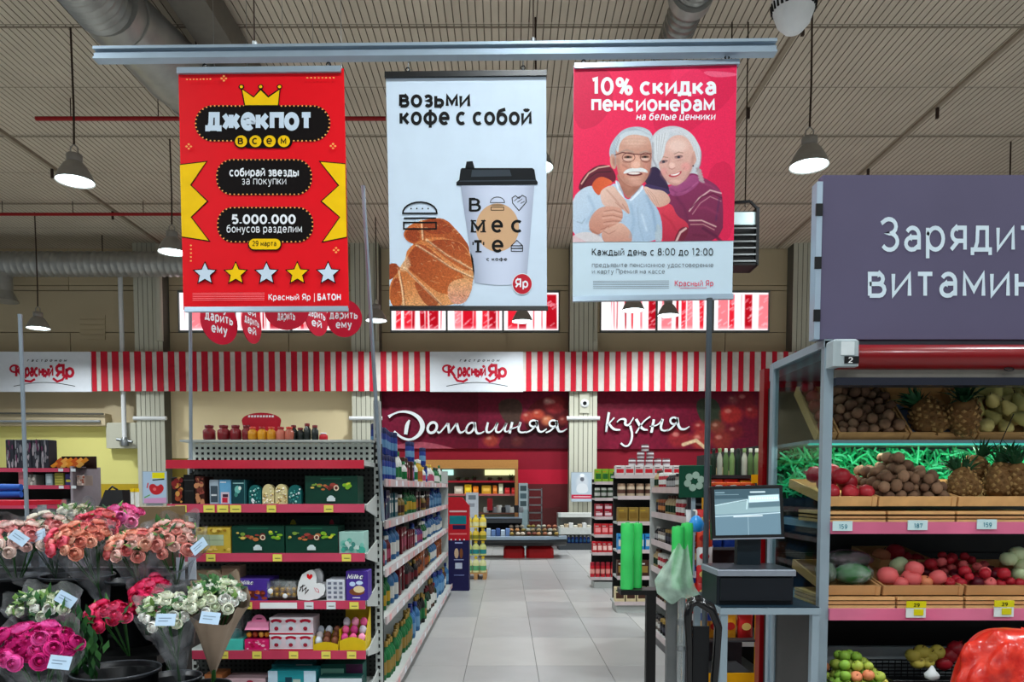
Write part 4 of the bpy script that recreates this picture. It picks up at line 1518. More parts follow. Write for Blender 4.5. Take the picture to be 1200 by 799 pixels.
# hands
cv.poly([(474, 425), (495, 420), (530, 440), (600, 446), (640, 480), (655, 528), (570, 562), (540, 530), (500, 480)], SKL, col2=SK, dirn=(1, 1))
for k in range(3):
    cv.line([(486 + 14 * k, 440 + 2 * k), (520 + 16 * k, 486), (552 + 12 * k, 540)], 3, SKD, .5, 2)
cv.poly([(146, 402), (200, 350), (265, 374), (288, 398), (215, 432), (200, 482), (165, 450)], (206, 84, 44), col2=(226, 100, 60), dirn=(1, 0))
cv.poly([(205, 440), (284, 402), (326, 465), (372, 512), (396, 590), (382, 596), (345, 560), (300, 560), (225, 545), (205, 490)], SKL, col2=(206, 158, 140), dirn=(1, 1))
cv.line([(345, 530), (385, 590)], 5, SKD, .7, 2)
cv.line([(300, 520), (350, 560)], 4, SKD, .6, 2)
cv.poly([(206, 720), (240, 690), (330, 640), (380, 680), (414, 728), (400, 790), (240, 790)], (222, 176, 156), col2=(196, 140, 122), dirn=(0, 1))
cv.poly([(128, 655), (160, 580), (225, 540), (330, 550), (350, 580), (346, 640), (240, 690), (200, 725), (150, 715)], (214, 160, 140), col2=(192, 128, 108), dirn=(0, 1))
for (a_, b_) in (((230, 575), (345, 585)), ((220, 608), (345, 618)), ((230, 645), (340, 640)), ((210, 690), (260, 670))):
    cv.line([a_, ((a_[0] + b_[0]) / 2, a_[1] - 8), b_], 4, (150, 90, 76), .7, 2)
    cv.line([(a_[0], a_[1] + 12), ((a_[0] + b_[0]) / 2, a_[1] + 6), (b_[0] - 8, b_[1] + 10)], 7, (232, 190, 172), .6, 4)
cv.line([(225, 700), (260, 720), (300, 700)], 4, (150, 90, 76), .6, 2)
cv.poly([(20, 730), (100, 700), (200, 720), (240, 790), (20, 790)], (214, 204, 204), .9)
# modelling of the faces, folds and hair
for pts, w, c_, al, so in (
        ([(312, 250), (322, 330), (362, 392), (420, 420)], 16, (150, 92, 78), .35, 12), ([(520, 200), (516, 320), (484, 388)], 16, (150, 92, 78), .4, 12),
        ([(345, 285), (372, 300)], 6, (150, 92, 78), .5, 5), ([(476, 262), (500, 270)], 6, (150, 92, 78), .4, 5),
        ([(372, 206), (404, 210)], 5, (120, 90, 80), .6, 4), ([(345, 262), (360, 270), (392, 268)], 4, (150, 92, 78), .7, 3), ([(466, 262), (490, 272), (514, 264)], 4, (150, 92, 78), .7, 3),
        ([(340, 430), (380, 470), (440, 430)], 22, (140, 84, 70), .5, 14), ([(310, 385), (360, 490)], 5, (120, 140, 170), .7, 3), ([(470, 412), (396, 498)], 5, (120, 140, 170), .7, 3),
        ([(130, 480), (170, 560), (120, 640)], 10, (140, 166, 194), .6, 9), ([(400, 540), (420, 640), (400, 740)], 12, (140, 166, 194), .6, 10), ([(500, 480), (540, 580), (560, 700)], 12, (132, 156, 186), .7, 9), ([(470, 600), (500, 700)], 8, (228, 238, 246), .6, 7),
        ([(590, 350), (634, 400), (690, 420)], 12, (176, 120, 112), .5, 9), ([(788, 240), (776, 320), (740, 388)], 12, (176, 120, 112), .5, 9), ([(690, 262), (722, 256)], 4, (176, 120, 112), .6, 3),
        ([(628, 346), (618, 330)], 4, (176, 120, 112), .6, 3), ([(728, 316), (738, 300)], 4, (176, 120, 112), .6, 3), ([(640, 250), (634, 290), (640, 306)], 5, (186, 130, 118), .6, 5),
        ([(650, 440), (700, 470), (780, 430)], 8, (110, 40, 80), .6, 7), ([(680, 480), (740, 560), (760, 640)], 12, (90, 30, 66), .5, 10), ([(840, 400), (900, 420), (960, 460)], 8, (170, 80, 120), .5, 7),
        ([(820, 560), (880, 560), (950, 600)], 10, (160, 60, 96), .5, 8), ([(800, 730), (880, 740)], 10, (90, 24, 50), .6, 8), ([(600, 600), (650, 640), (700, 720)], 8, (170, 34, 56), .6, 7),
        ([(245, 440), (300, 500), (345, 560)], 6, (176, 120, 104), .6, 5), ([(140, 690), (200, 725)], 8, (150, 90, 76), .6, 6), ([(300, 300), (296, 200), (320, 120)], 5, (120, 130, 144), .5, 4),
        ([(534, 150), (536, 250), (560, 300)], 7, (120, 116, 124), .6, 5), ([(840, 210), (836, 290), (812, 330)], 6, (130, 124, 130), .6, 5), ([(380, 60), (450, 62), (510, 96)], 6, (140, 152, 164), .5, 5)):
    cv.line(pts, w, c_, al, so)
cv.grain(.035, 2, 9)
P3 = Plane(Y3, .0007)
P3.up(3)
# the pink part narrows downwards with the banner
A, B_, C_, D_ = [np.array(P3.P(*p)) for p in ((672.2, 79), (863.5, 76), (671.2, 284), (859.8, 282))]


def pinkP(U, V):
    p = A[:, None, None] * (1 - U) * (1 - V) + B_[:, None, None] * U * (1 - V) + C_[:, None, None] * (1 - U) * V + D_[:, None, None] * U * V
    return p[0], p[1], p[2]


cv.sheet('portrait_print', pinkP, M_art, b3)
pl = P3
pl.up()
pl.text('10% скидка', 694.5, 110, 12.4, M_bwh2, weight=.33, width=146, gap=.2)
pl.text('пенсионерам', 694.5, 129.3, 11.2, M_bwh2, weight=.31, width=144, gap=.2)
pl.text('на белые ценники', 746, 140.5, 5.6, M_bwh2, weight=.26, width=92, shear=.2)
pl.text('Каждый день с 8:00 до 12:00', 694, 299, 5.4, M_ink, weight=.2, width=142)
M_fine = mat('print_grey', (96, 104, 112))
pl.text('предъявите пенсионное удостоверение', 694, 313, 3.6, M_fine, weight=.16, width=142)
pl.text('и карту Премия на кассе', 694, 320.5, 3.6, M_fine, weight=.16, width=85)
for k in range(5):
    pl.line([(695, 329.6 + 2.1 * k), (784, 329.2 + 2.1 * k)], .45, M_fine)
pl.text('Красный Яр', 791, 335, 4.4, mat('logo_pink', (220, 60, 90)), weight=.2, width=45)
pl.line([(797, 337.6), (828, 337.2)], .6, mat('logo_pink'))
part(pl.mb, 'print', b3, True)

# ---- support poles
for (x0, y0, x1, y1, Y, r, m, lab, zb) in (
        (223, 362, 223.8, 548, 4.9, .011, M_pole, 'thin grey pole rising from the sweets shelf to the red banner', None),
        (23.5, 371, 31, 585, 3.9, .0105, M_pole, 'thin grey pole standing alone at the far left among the flowers', 0),
        (425.5, 220, 440.5, 470, 5.0, .013, M_pole, 'leaning grey pole rising between the red and the coffee banner', None),
        (831.5, 352, 826, 705, 4.4, .017, M_poled, 'dark metal pole standing under the pink banner behind the scale', 0)):
    p, q = at(x0, y0, Y), at(x1, y1, Y)
    t = thing('support_pole', lab, 'pole', (q.x, Y, 0 if zb == 0 else q.z - .3))
    b = MB()
    if zb == 0:
        d_ = (q - p)
        q2 = p + d_ * (p.z / (p.z - q.z))
        b.tube([p, q2], r, m, n=10)
        b.lathe([(.08, 0), (.08, .012), (.02, .02)], m, (q2.x, Y, 0), n=16)
    else:
        d_ = (q - p)
        q2 = p + d_ * ((p.z - (1.3 if x0 > 300 else 1.62)) / (p.z - q.z))
        b.tube([p, q2], r, m, n=10)
    part(b, 'tube', t, True)
    b = MB()
    b.tube([p, p + Vector((0, 0, .012))], r * 1.1, m, n=8)
    part(b, 'cap', t, True)

# ---- round pendants with the gift words
M_disc = mat('disc_red', (196, 14, 48), rough=.4)
disc_spec = [(257, 377, 20, 26, ('ему', 'дарить', 'ему'), 6.2, 'round red hanging card lettered below the left end of the red banner'),
             (295, 380, 10.5, 22, ('ей', 'дарить', 'ей'), 6.5, 'narrow turned red hanging card beside the leftmost round card'),
             (336, 362, 26, 24, ('', 'пора', 'дарить'), 6.3, 'largest red hanging card half hidden by the middle of the red banner'),
             (371, 372, 13, 21, ('', 'дарить', 'ей'), 6.6, 'turned red hanging card between the largest card and the rightmost one'),
             (403.5, 373, 20.5, 21.5, ('', 'дарить', 'ему'), 6.2, 'round red hanging card past the right corner of the red banner')]
for (cx, cy, rx, ry, txt, Y, lab) in disc_spec:
    o_ = at(cx, cy, Y)
    t = thing('hanging_card', lab, 'card', (o_.x, Y, at(cx, cy + ry, Y).z), group='red gift cards hanging behind the red banner')
    k = Y / F
    th = math.atan2(-o_.x, o_.y)
    ang = math.acos(min(1, rx / ry)) if rx < ry * .8 else 0
    R = ry * k
    T = Matrix.Translation(o_) @ Matrix.Rotation(ang + (th if ang else 0), 4, 'Z')
    b = MB(T)
    kx = (rx * k) / (R * math.cos(ang))
    b.rings([[(R * kx * a, dy, R * c) for a, c in circ(32)] for dy in (.004, -.004)], M_disc, True, True)
    part(b, 'disc', t, True)
    b = MB(T)
    for li, (s_, zz, sz) in enumerate(zip(txt, (.45, 0.0, -.5), (.2, .26, .26))):
        if not s_:
            continue
        wd = 1.5 if li == 1 else .85
        for q in text_quads(s_, 0, zz * R, sz * R, weight=.3, width=wd * R, align='c'):
            b.quad(*[(x, -.0055, z) for x, z in reversed(q)], M_bwh2)
    part(b, 'lettering', t, True)
    b = MB()
    b.tube([(o_.x, Y, o_.z + R), (o_.x, Y, ZC)], .002, M_steel, n=4)
    part(b, 'string', t, True)

# ---- word signs of the kitchen counter: pictures and raised letters
YS = YW - .1
M_let = mat('letter_white', (226, 230, 232), rough=.4, var=.02)
M_lets = mat('letter_side', (40, 16, 20), rough=.6)


def word_sign(x0, y0, x1, y1, lab, strokes, paint, root_px):
    t = thing('word_sign', lab, 'sign', at(root_px, y1, YS))
    w, h = int((x1 - x0) * 1.5), int((y1 - y0) * 1.5)
    cv = Canvas(w, h, (104, 16, 42)).unit(1.5, x0, y0)
    paint(cv)
    cv.grain(.1, 3, 2)
    b = MB()
    p, q = at(x0, y1, YS), at(x1, y0, YS)
    b.box(p.x, q.x, YS + .002, YW - .04, p.z, q.z, M_wred)
    part(b, 'board', t, True)
    cv.on_plane('picture', Plane(YS), x0, y0, x1, y1, M_art, t)
    for name, grp in strokes:
        b = MB()
        for pts in grp:
            P = [(a, c) for a, c, _ in pts]
            wd = [e for _, _, e in pts]
            # smooth the stroke
            for _ in range(2):
                NP, NW = [P[0]], [wd[0]]
                for i in range(len(P) - 1):
                    for f in (.25, .75):
                        NP.append((P[i][0] * (1 - f) + P[i + 1][0] * f, P[i][1] * (1 - f) + P[i + 1][1] * f))
                        NW.append(wd[i] * (1 - f) + wd[i + 1] * f)
                NP.append(P[-1])
                NW.append(wd[-1])
                P, wd = NP, NW
            for q in ribbon(P, wd):
                for dy, m in ((-.09, M_let),):
                    f4 = [at(a, c, YS - .09) for a, c in q]
                    k4 = [(v.x, YS - .002, v.z) for v in f4]
                    b.rings([k4, [tuple(v) for v in f4]], M_lets)
                    b.poly([tuple(v) for v in f4], M_let)
        part(b, name, t, True)
    return t


def zz(ox, oy, k, L):
    return [[(ox + x / k, oy + y / k, w / k) for x, y, w in pts] for pts in L]


def loop(cx, cy, rx, ry, w, a0=60, tilt=0.0):
    return [(cx + rx * math.cos(math.radians(a0 + t * 30)) + tilt * ry * -math.sin(math.radians(a0 + t * 30)), cy + ry * math.sin(math.radians(a0 + t * 30)), w) for t in range(13)]


z1 = lambda L: zz(445, 465, 9.23, L)
z2 = lambda L: zz(560, 465, 9.23, L)
z3 = lambda L: zz(695, 455, 6.0, L)
dom = [('letter', z1([[(95, 215, 38), (112, 205, 30), (150, 182, 18), (210, 160, 20), (290, 158, 26), (370, 182, 34), (435, 235, 46), (468, 305, 54), (452, 375, 46), (405, 430, 34), (335, 465, 24), (265, 455, 26), (200, 415, 26), (155, 372, 22)],
                       [(322, 250, 18), (295, 300, 44), (280, 405, 36)]])),
       ('letter', z1([loop(568, 332, 50, 58, 28, 60, .2)])),
       ('letter', z1([[(620, 372, 16), (640, 392, 20), (672, 365, 14), (735, 285, 22)], [(738, 285, 30), (752, 392, 26)], [(752, 392, 12), (832, 285, 20)], [(832, 285, 32), (858, 388, 28), (900, 382, 16), (935, 350, 12)]])),
       ('letter', z1([loop(980, 335, 42, 58, 22, 60, .35), [(1028, 275, 24), (1040, 390, 28), (1085, 398, 18), (1130, 372, 12)]])),
       ('letter', z2([[(110, 275, 22), (86, 375, 28), (125, 388, 20), (170, 350, 12), (212, 278, 22)], [(212, 278, 26), (188, 372, 26), (228, 388, 20), (270, 350, 12), (308, 282, 20)], [(308, 282, 26), (285, 360, 24), (310, 380, 16)]])),
       ('letter', z2([[(372, 272, 26), (342, 395, 26)], [(310, 380, 12), (360, 345, 12), (430, 325, 12), (462, 275, 12)], [(462, 272, 26), (432, 360, 24), (465, 388, 20), (520, 378, 14)]])),
       ('letter', z2([loop(602, 288, 42, 36, 20, 60), [(636, 255, 26), (650, 365, 30), (690, 384, 18), (745, 345, 10)], [(615, 325, 16), (565, 370, 18), (515, 385, 14)]])),
       ('letter', z2([loop(815, 288, 42, 36, 20, 60), [(850, 255, 26), (864, 365, 30), (906, 380, 20), (965, 345, 10)], [(828, 325, 16), (780, 370, 18), (735, 385, 14)]]))]


def paint_dom(cv):
    cv.poly([(448, 458), (560, 458), (560, 540), (448, 540)], (122, 22, 52), col2=(84, 10, 30), dirn=(1, 0), smooth=0)
    cv.poly([(580, 468), (614, 466), (608, 500), (590, 495)], (58, 54, 38), .8)
    cv.poly([(620, 470), (665, 458), (668, 500), (630, 510), (612, 500)], (104, 22, 28), 1, (60, 14, 18))
    for x, y, r, c in ((618, 488, 8, (170, 60, 48)), (630, 485, 7, (186, 72, 50)), (641, 492, 7, (206, 120, 80)), (650, 474, 12, (140, 34, 38)), (641, 470, 4, (220, 170, 160)), (660, 492, 6, (150, 56, 50)), (606, 516, 7, (176, 78, 56)), (575, 515, 9, (150, 60, 44))):
        cv.ell(x, y, r, r * .8, c, .85, 4)
        cv.ell(x - r * .3, y - r * .3, r * .3, r * .2, (230, 190, 170), .5, 2)
    cv.poly([(450, 524), (490, 514), (540, 526), (545, 530), (450, 530)], (176, 90, 104), .8)
    cv.poly([(590, 505), (640, 500), (668, 510), (668, 530), (580, 530)], (50, 18, 24), .7)


word_sign(447.5, 459, 665.5, 525.5, 'dark red kitchen sign with the long white raised script word left of the column', dom, paint_dom, 556)
kuh = [('letter', z3([[(112, 168, 16), (100, 240, 18), (92, 305, 14)], [(98, 262, 8), (150, 205, 10)], [(112, 250, 16), (145, 290, 18), (192, 292, 10)]])),
       ('letter', z3([[(168, 238, 8), (190, 215, 10), (232, 216, 18), (222, 255, 18), (252, 262, 12), (285, 205, 8)], [(262, 262, 16), (278, 330, 16), (262, 392, 14), (228, 412, 12), (195, 385, 14)]])),
       ('letter', z3([[(302, 215, 20), (345, 288, 20), (385, 292, 10)], [(402, 198, 10), (350, 235, 10), (300, 316, 12)]])),
       ('letter', z3([[(428, 218, 18), (410, 312, 18)], [(398, 268, 8), (450, 262, 10), (485, 225, 10)], [(490, 215, 18), (472, 285, 16), (500, 300, 12), (530, 290, 10)]])),
       ('letter', z3([loop(568, 228, 26, 24, 14, 60), [(592, 205, 18), (602, 278, 20), (640, 292, 14), (678, 268, 7)], [(578, 252, 12), (548, 285, 12), (520, 298, 10)]]))]


def paint_kuh(cv):
    cv.poly([(697, 456), (820, 456), (820, 540), (697, 540)], (126, 22, 50), col2=(104, 14, 40), dirn=(1, 0), smooth=0)
    cv.poly([(815, 466), (842, 466), (846, 500), (830, 505), (816, 485)], (30, 62, 38), .8)
    for x, y, r, c in ((856, 485, 13, (172, 44, 38)), (872, 468, 12, (120, 24, 34)), (858, 468, 6, (140, 70, 70)), (880, 482, 9, (150, 34, 36)), (820, 500, 9, (150, 40, 40)), (795, 512, 13, (150, 40, 44)), (840, 500, 10, (130, 60, 44)), (860, 505, 10, (120, 30, 34)), (845, 515, 12, (140, 50, 40)), (820, 515, 12, (170, 60, 50))):
        cv.ell(x, y, r, r * .85, c, .85, 5)
        cv.ell(x - r * .3, y - r * .3, r * .3, r * .2, (236, 180, 160), .5, 2)
    cv.line([(800, 520), (815, 515), (826, 524), (830, 534)], 4, (230, 206, 160), .9, 2)


word_sign(697.5, 457, 888, 526, 'dark red kitchen sign with the short white raised script word right of the column', kuh, paint_kuh, 760)
# ================================================================== SHELVING AND GOODS
_pc = {}


def C(r, g, b_, rough=.45, **k):
    key = (int(r), int(g), int(b_))
    if key not in _pc:
        _pc[key] = mat('pack_%d_%d_%d' % key, key, rough=rough, var=.05, scale=20, **k)
    return _pc[key]


M_shelf = mat('shelf_grey', (176, 180, 176), rough=.5, var=.03)
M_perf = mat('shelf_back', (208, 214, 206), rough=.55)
M_perfd = mat('shelf_back_shade', (66, 68, 66), rough=.6)  # same grey board, its colour darkened for the shade between the shelves
M_hole = mat('shelf_hole', (16, 16, 16), rough=.9)
M_pinkr = mat('price_rail', (186, 62, 88), rough=.25, coat=.4, var=.12, scale=3)
M_redr = mat('shelf_edge_red', (176, 18, 46), rough=.3, coat=.3)
M_tagy = mat('price_tag_yellow', (226, 212, 92), rough=.6)
M_tagw = mat('price_tag_white', (214, 220, 224), rough=.6)
M_card = mat('cardboard', (176, 132, 84), rough=.85)
M_gold = mat('gold_foil', (190, 138, 40), rough=.3, metal=.7, var=.25, scale=40)
M_clear = clear_film('clear_plastic', (232, 238, 238), .92, .06)


def price_tag(t, x, y, z, m=None, w=.045, h=.04, blot=True):
    b = MB()
    b.box(x - w / 2, x + w / 2, y - .002, y, z - h / 2, z + h / 2, m or M_tagy)
    if blot:
        b.box(x - w * .28, x + w * .34, y - .003, y - .002, z - h * .12, z - h * .02, C(90, 84, 60))
    part(b, 'price_tag', t, True)


def pegboard(t, x0, x1, z0, z1, y, nx, nz, name='back_panel', mm=None, x1s=.93, axis='x'):
    """a sheet with rows of real square holes cut through"""
    b = MB()
    dx, dz = (x1 - x0) / nx, (z1 - z0) / nz
    P = (lambda u, v: (u, y, v)) if axis == 'x' else (lambda u, v: (y, u, v))
    for i in range(nx):
        for j in range(nz):
            a, c = x0 + i * dx, z0 + j * dz
            f = .27
            o = [(a, c), (a + dx, c), (a + dx, c + dz), (a, c + dz)]
            q = [(a + dx * f, c + dz * f), (a + dx * (1 - f), c + dz * f), (a + dx * (1 - f), c + dz * (1 - f)), (a + dx * f, c + dz * (1 - f))]
            for k in range(4):
                b.quad(P(*o[k]), P(*o[(k + 1) % 4]), P(*q[(k + 1) % 4]), P(*q[k]), mm or M_perf)
    part(b, name, t, True)


def upright(t, x, y, z0, z1, w=.045):
    b = MB()
    n = int((z1 - z0) / .05)
    b.box(x - w / 2, x + w / 2, y, y + .05, z0, z1, M_shelf)
    for k in range(n):
        z = z0 + (k + .3) * .05
        b.box(x - .009, x + .009, y - .0015, y, z, z + .025, M_hole)
    part(b, 'upright', t, True)


# ---------------------------------------------------------------- the sweets end bay
YE = 4.7
xL, xR = at(195, 545, YE).x, at(426.5, 545, YE).x
gz = [at(300, y, YE).z for y in (540, 591.5, 649, 704.5, 763, 812)]
ge = thing('shelf_unit', 'grey end shelf unit with pink price rails holding the boxed sweets', 'shelf unit', ((xL + xR) / 2, 4.95, 0))
YB = 5.13
pegboard(ge, at(223, 530, YB).x, at(441, 530, YB).x, at(0, 547, YB).z, at(0, 516, YB).z, YB - .03, 33, 5, 'top_panel')
b = MB()
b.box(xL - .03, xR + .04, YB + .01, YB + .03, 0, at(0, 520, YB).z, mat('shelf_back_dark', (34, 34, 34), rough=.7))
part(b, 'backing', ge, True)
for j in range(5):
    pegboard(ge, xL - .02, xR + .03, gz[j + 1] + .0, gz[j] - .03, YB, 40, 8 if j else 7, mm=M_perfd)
for j, z in enumerate(gz):
    b = MB()
    yf = YE + .01
    b.box(xL, xR, yf, YB - .005, z - .028, z, M_shelf)
    part(b, 'shelf', ge, True)
    b = MB()
    h = .052
    b.rings([[(xx, YE - .012, z - h + .004), (xx, YE + .008, z - h + .004), (xx, YE + .008, z + .004), (xx, YE - .004, z + .006)] for xx in (xL, xR)], M_redr if j == 0 else M_pinkr, True, True)
    part(b, 'price_rail', ge, True)
    if j:
        b = MB()
        for xx in (xL, xR + .012):
            b.rings([[(xx - dx, YE + .02, z + .0), (xx - dx, YE + .02, z - .035), (xx - dx, YB, z - .10), (xx - dx, YB, z + .07)] for dx in (0, .006)], M_shelf, True, True)
        part(b, 'bracket', ge, True)
upright(ge, at(443, 600, 5.12).x, 5.1, 0, at(443, 470, 5.12).z)
upright(ge, xL - .03, 5.13, 0, 1.72)
for j, xs_ in ((1, [(212, 0), (245, 0), (261, 0), (276, 0), (300 + 18, 0), (385, 0)]), (2, [(247, 0), (325, 0), (406, 0)]),
               (3, [(290, 0), (362, 1), (388, 1), (415, 0)]), (4, [(262, 0), (301, 0), (344, 0), (382, 0), (412, 0)])):
    for (px, w_) in xs_:
        y = {1: 596, 2: 653.5, 3: 709.5, 4: 767.5}[j]
        p = at(px, y, YE - .013)
        price_tag(ge, p.x, YE - .012, p.z, M_tagw if w_ else M_tagy, w=.07 if j == 1 and px < 290 else .058, h=.045)
b = MB()
p, q = at(305, 713, YE - .013), at(348, 706, YE - .013)
b.box(p.x, q.x, YE - .016, YE - .012, p.z, q.z, M_white)
part(b, 'label_strip', ge, True)


def fronts(b, x0, x1, y, z0, z1, deco):
    """flat print on a pack's front, rectangles or ellipses in parts of the face"""
    w, h = x1 - x0, z1 - z0
    for i, (k, a, c, e, f, m) in enumerate(deco):
        yy = y - .0008 - .0003 * i
        if k == 'r':
            b.quad((x0 + a * w, yy, z0 + c * h), (x0 + e * w, yy, z0 + c * h), (x0 + e * w, yy, z0 + f * h), (x0 + a * w, yy, z0 + f * h), m)
        else:
            b.poly([(x0 + (a + e * math.cos(t * PI / 6)) * w, yy, z0 + (c + f * math.sin(t * PI / 6)) * h) for t in range(12)], m)


def item(name, label, cat, px0, px1, pyt, base_z, m, deco=(), Y=YE + .03, depth=.16, group=None, top=None, pyb=None, build=None):
    p, q = at(px0, pyt, Y), at(px1, pyt, Y)
    z0 = base_z + .001 if pyb is None else at(0, pyb, Y).z
    t = thing(name, label, cat, ((p.x + q.x) / 2, Y + depth / 2, z0), group=group)
    b = MB()
    if build:
        build(t, p.x + .001, q.x - .001, Y, Y + depth, z0, p.z)
    else:
        b.cbox(p.x + .001, q.x - .001, Y, Y + depth, z0, p.z, m, .003)
        part(b, 'box', t, True)
        if deco:
            b = MB()
            fronts(b, p.x, q.x, Y, z0, p.z, deco)
            part(b, 'print', t, True)
    return t


def rdeco(seed, cols, n, x0=.1, x1=.9, z0=.2, z1=.8, s=.12, asp=1.0):
    r = random.Random(seed)
    out = []
    for _ in range(n):
        a, c = r.uniform(x0, x1), r.uniform(z0, z1)
        k = r.uniform(.5, 1.3) * s
        out.append(('e', a, c, k, k * asp * r.uniform(.7, 1.5), C(*r.choice(cols))))
    return out


FOOD = [(150, 70, 40), (196, 140, 70), (120, 30, 30), (90, 140, 40), (210, 200, 150), (170, 60, 50)]
DG, DG2 = C(8, 56, 42), C(20, 84, 62)
green_deco = lambda s: [('r', .3, .88, .7, .93, DG2)] + rdeco(s, [(150, 60, 50), (180, 110, 60), (110, 40, 34)], 12, .25, .62, .5, .68, .05) + rdeco(s + 1, [(120, 170, 40), (200, 200, 60)], 8, .72, .92, .55, .8, .045) + rdeco(s + 2, [(120, 150, 60), (210, 180, 90)], 5, .08, .28, .55, .75, .04) + [('e', .6, .58, .05, .1, C(220, 200, 170)), ('e', .6, .58, .03, .06, C(90, 40, 40)), ('r', .42, .12, .58, .24, C(200, 216, 216)), ('e', .5, .24, .06, .08, C(200, 216, 216))]
z2 = gz[1]
item('sweets_box', 'black gift box of chocolates with brown sweets down its left side at the shelf end', 'box', 200, 214, 559, z2, C(24, 16, 14), rdeco(1, FOOD[:3], 22, .3, .9, .08, .95, .2, .36))
item('sweets_box', 'plain black box between two brown printed chocolate boxes', 'box', 214.5, 227.5, 556, z2, C(14, 14, 15), [('r', 0, .8, 1, .83, C(80, 80, 80)), ('r', .1, .45, .9, .47, C(60, 60, 60))])
item('sweets_box', 'brown printed chocolate box right of the plain black box', 'box', 228, 239, 558, z2, C(60, 26, 20), rdeco(2, [(150, 70, 60), (110, 50, 40), (190, 130, 90)], 26, .15, .85, .06, .95, .2, .32))
item('sweets_box', 'pale grey and dark slim box left of the light blue one', 'box', 245, 256, 562, z2, C(150, 166, 178), [('r', .15, .1, .9, .75, C(60, 74, 84)), ('r', .2, .35, .8, .42, C(200, 206, 210))])
item('sweets_box', 'light blue slim box with a red and white print on the sweets shelf', 'box', 256.5, 270.5, 562, z2, C(96, 158, 196), [('r', .15, .05, .85, .5, C(210, 190, 200)), ('r', .25, .08, .7, .28, C(190, 30, 60)), ('r', .3, .3, .75, .42, C(60, 30, 50)), ('r', .1, .88, .6, .92, C(220, 230, 240))])
item('sweets_box', 'dark teal box with pale rose print beside the light blue slim box', 'box', 271, 289, 562, z2, C(8, 60, 66), [('r', .1, .84, .8, .88, C(150, 190, 190)), ('e', .4, .6, .2, .16, C(110, 180, 170)), ('e', .55, .66, .1, .08, C(220, 230, 220)), ('e', .3, .4, .12, .1, C(60, 130, 120)), ('r', .84, 0, .88, 1, C(70, 130, 130))])


def domed(m, spots):
    def f(t, x0, x1, y0, y1, z0, z1):
        b = MB()
        w, h, zc = (x1 - x0) / 2, z1 - z0, z0 + (z1 - z0) * .62
        O = [(x0, z0), (x0, zc)] + [(x0 + w - w * math.cos(a * PI / 8), zc + (z1 - zc) * math.sin(a * PI / 8)) for a in range(1, 8)] + [(x1, zc), (x1, z0)]
        b.rings([[(x, yy, z) for x, z in O] for yy in (y0, y0 + .05)], m, True, True)
        part(b, 'bag', t, True)
        r = random.Random(spots[0])
        b = MB()
        for _ in range(26):
            x, z = r.uniform(x0 + .008, x1 - .008), r.uniform(z0 + .01, zc + h * .2)
            b.blob((x, y0, z), r.uniform(.004, .009), C(*r.choice(spots[1])), 6, 4)
        part(b, 'sweets', t, True)
    return f


TE = [(60, 150, 140), (150, 210, 200), (20, 90, 90), (220, 230, 230)]
GW = [(226, 214, 170), (200, 176, 110), (244, 236, 214), (170, 140, 80)]
item('sweets_bag', 'teal bag of wrapped sweets with rounded top left of the two cream bags', 'bag', 291, 306, 568, z2, None, build=domed(C(14, 90, 88), (3, TE)))
item('sweets_bag', 'cream rounded bag of golden sweets, left of the pair', 'bag', 307, 321, 567, z2, None, build=domed(C(206, 192, 140), (4, GW)))
item('sweets_bag', 'cream rounded bag of golden sweets, right of the pair', 'bag', 322, 336.5, 567, z2, None, build=domed(C(206, 192, 140), (5, GW)))
item('sweets_bag', 'teal bag of wrapped sweets with rounded top right of the two cream bags', 'bag', 337.5, 353, 568, z2, None, build=domed(C(14, 90, 88), (6, TE)))
item('sweets_box', 'wide dark green box with nut and fruit print on the upper rail shelf', 'box', 357, 419, 557.5, z2, DG, green_deco(10), depth=.2)
z3 = gz[2]
item('sweets_box', 'yellow box with pale green label at the left of the two green boxes', 'box', 229, 270, 618, z3, C(196, 168, 60), [('r', .05, .3, .8, .72, C(170, 186, 150)), ('r', .05, .5, .8, .52, C(120, 140, 110))] + rdeco(12, [(220, 190, 90), (150, 110, 30), (230, 200, 120)], 16, .05, .95, .06, .26, .05) + rdeco(13, [(220, 190, 90), (150, 110, 30)], 12, .05, .95, .78, .95, .05), depth=.2)
item('sweets_box', 'wide dark green box with nut print beside the yellow box', 'box', 271, 333, 616, z3, DG, green_deco(20), depth=.2)
item('sweets_box', 'wide dark green box with nut print beside the pale mint box', 'box', 334, 396, 616, z3, DG, green_deco(30), depth=.2)
item('sweets_box', 'pale mint box with turquoise pattern at the right shelf end', 'box', 397, 426, 623, z3, C(150, 190, 180), rdeco(14, [(60, 160, 140), (190, 214, 206), (110, 180, 164), (60, 130, 120)], 22, .08, .95, .08, .6, .11) + [('r', .0, .0, .02, 1, C(90, 60, 60))], depth=.18)
item('sweets_box', 'dark flat box with yellow flower lying behind the two green boxes', 'box', 336, 398, 604, z3, C(14, 40, 36), [('e', .12, .5, .08, .4, C(170, 160, 40)), ('e', .85, .5, .06, .4, C(150, 40, 60)), ('r', .3, .3, .65, .4, C(90, 120, 120))], Y=YE + .24, depth=.16)
z4 = gz[3]
PU = C(70, 44, 140)


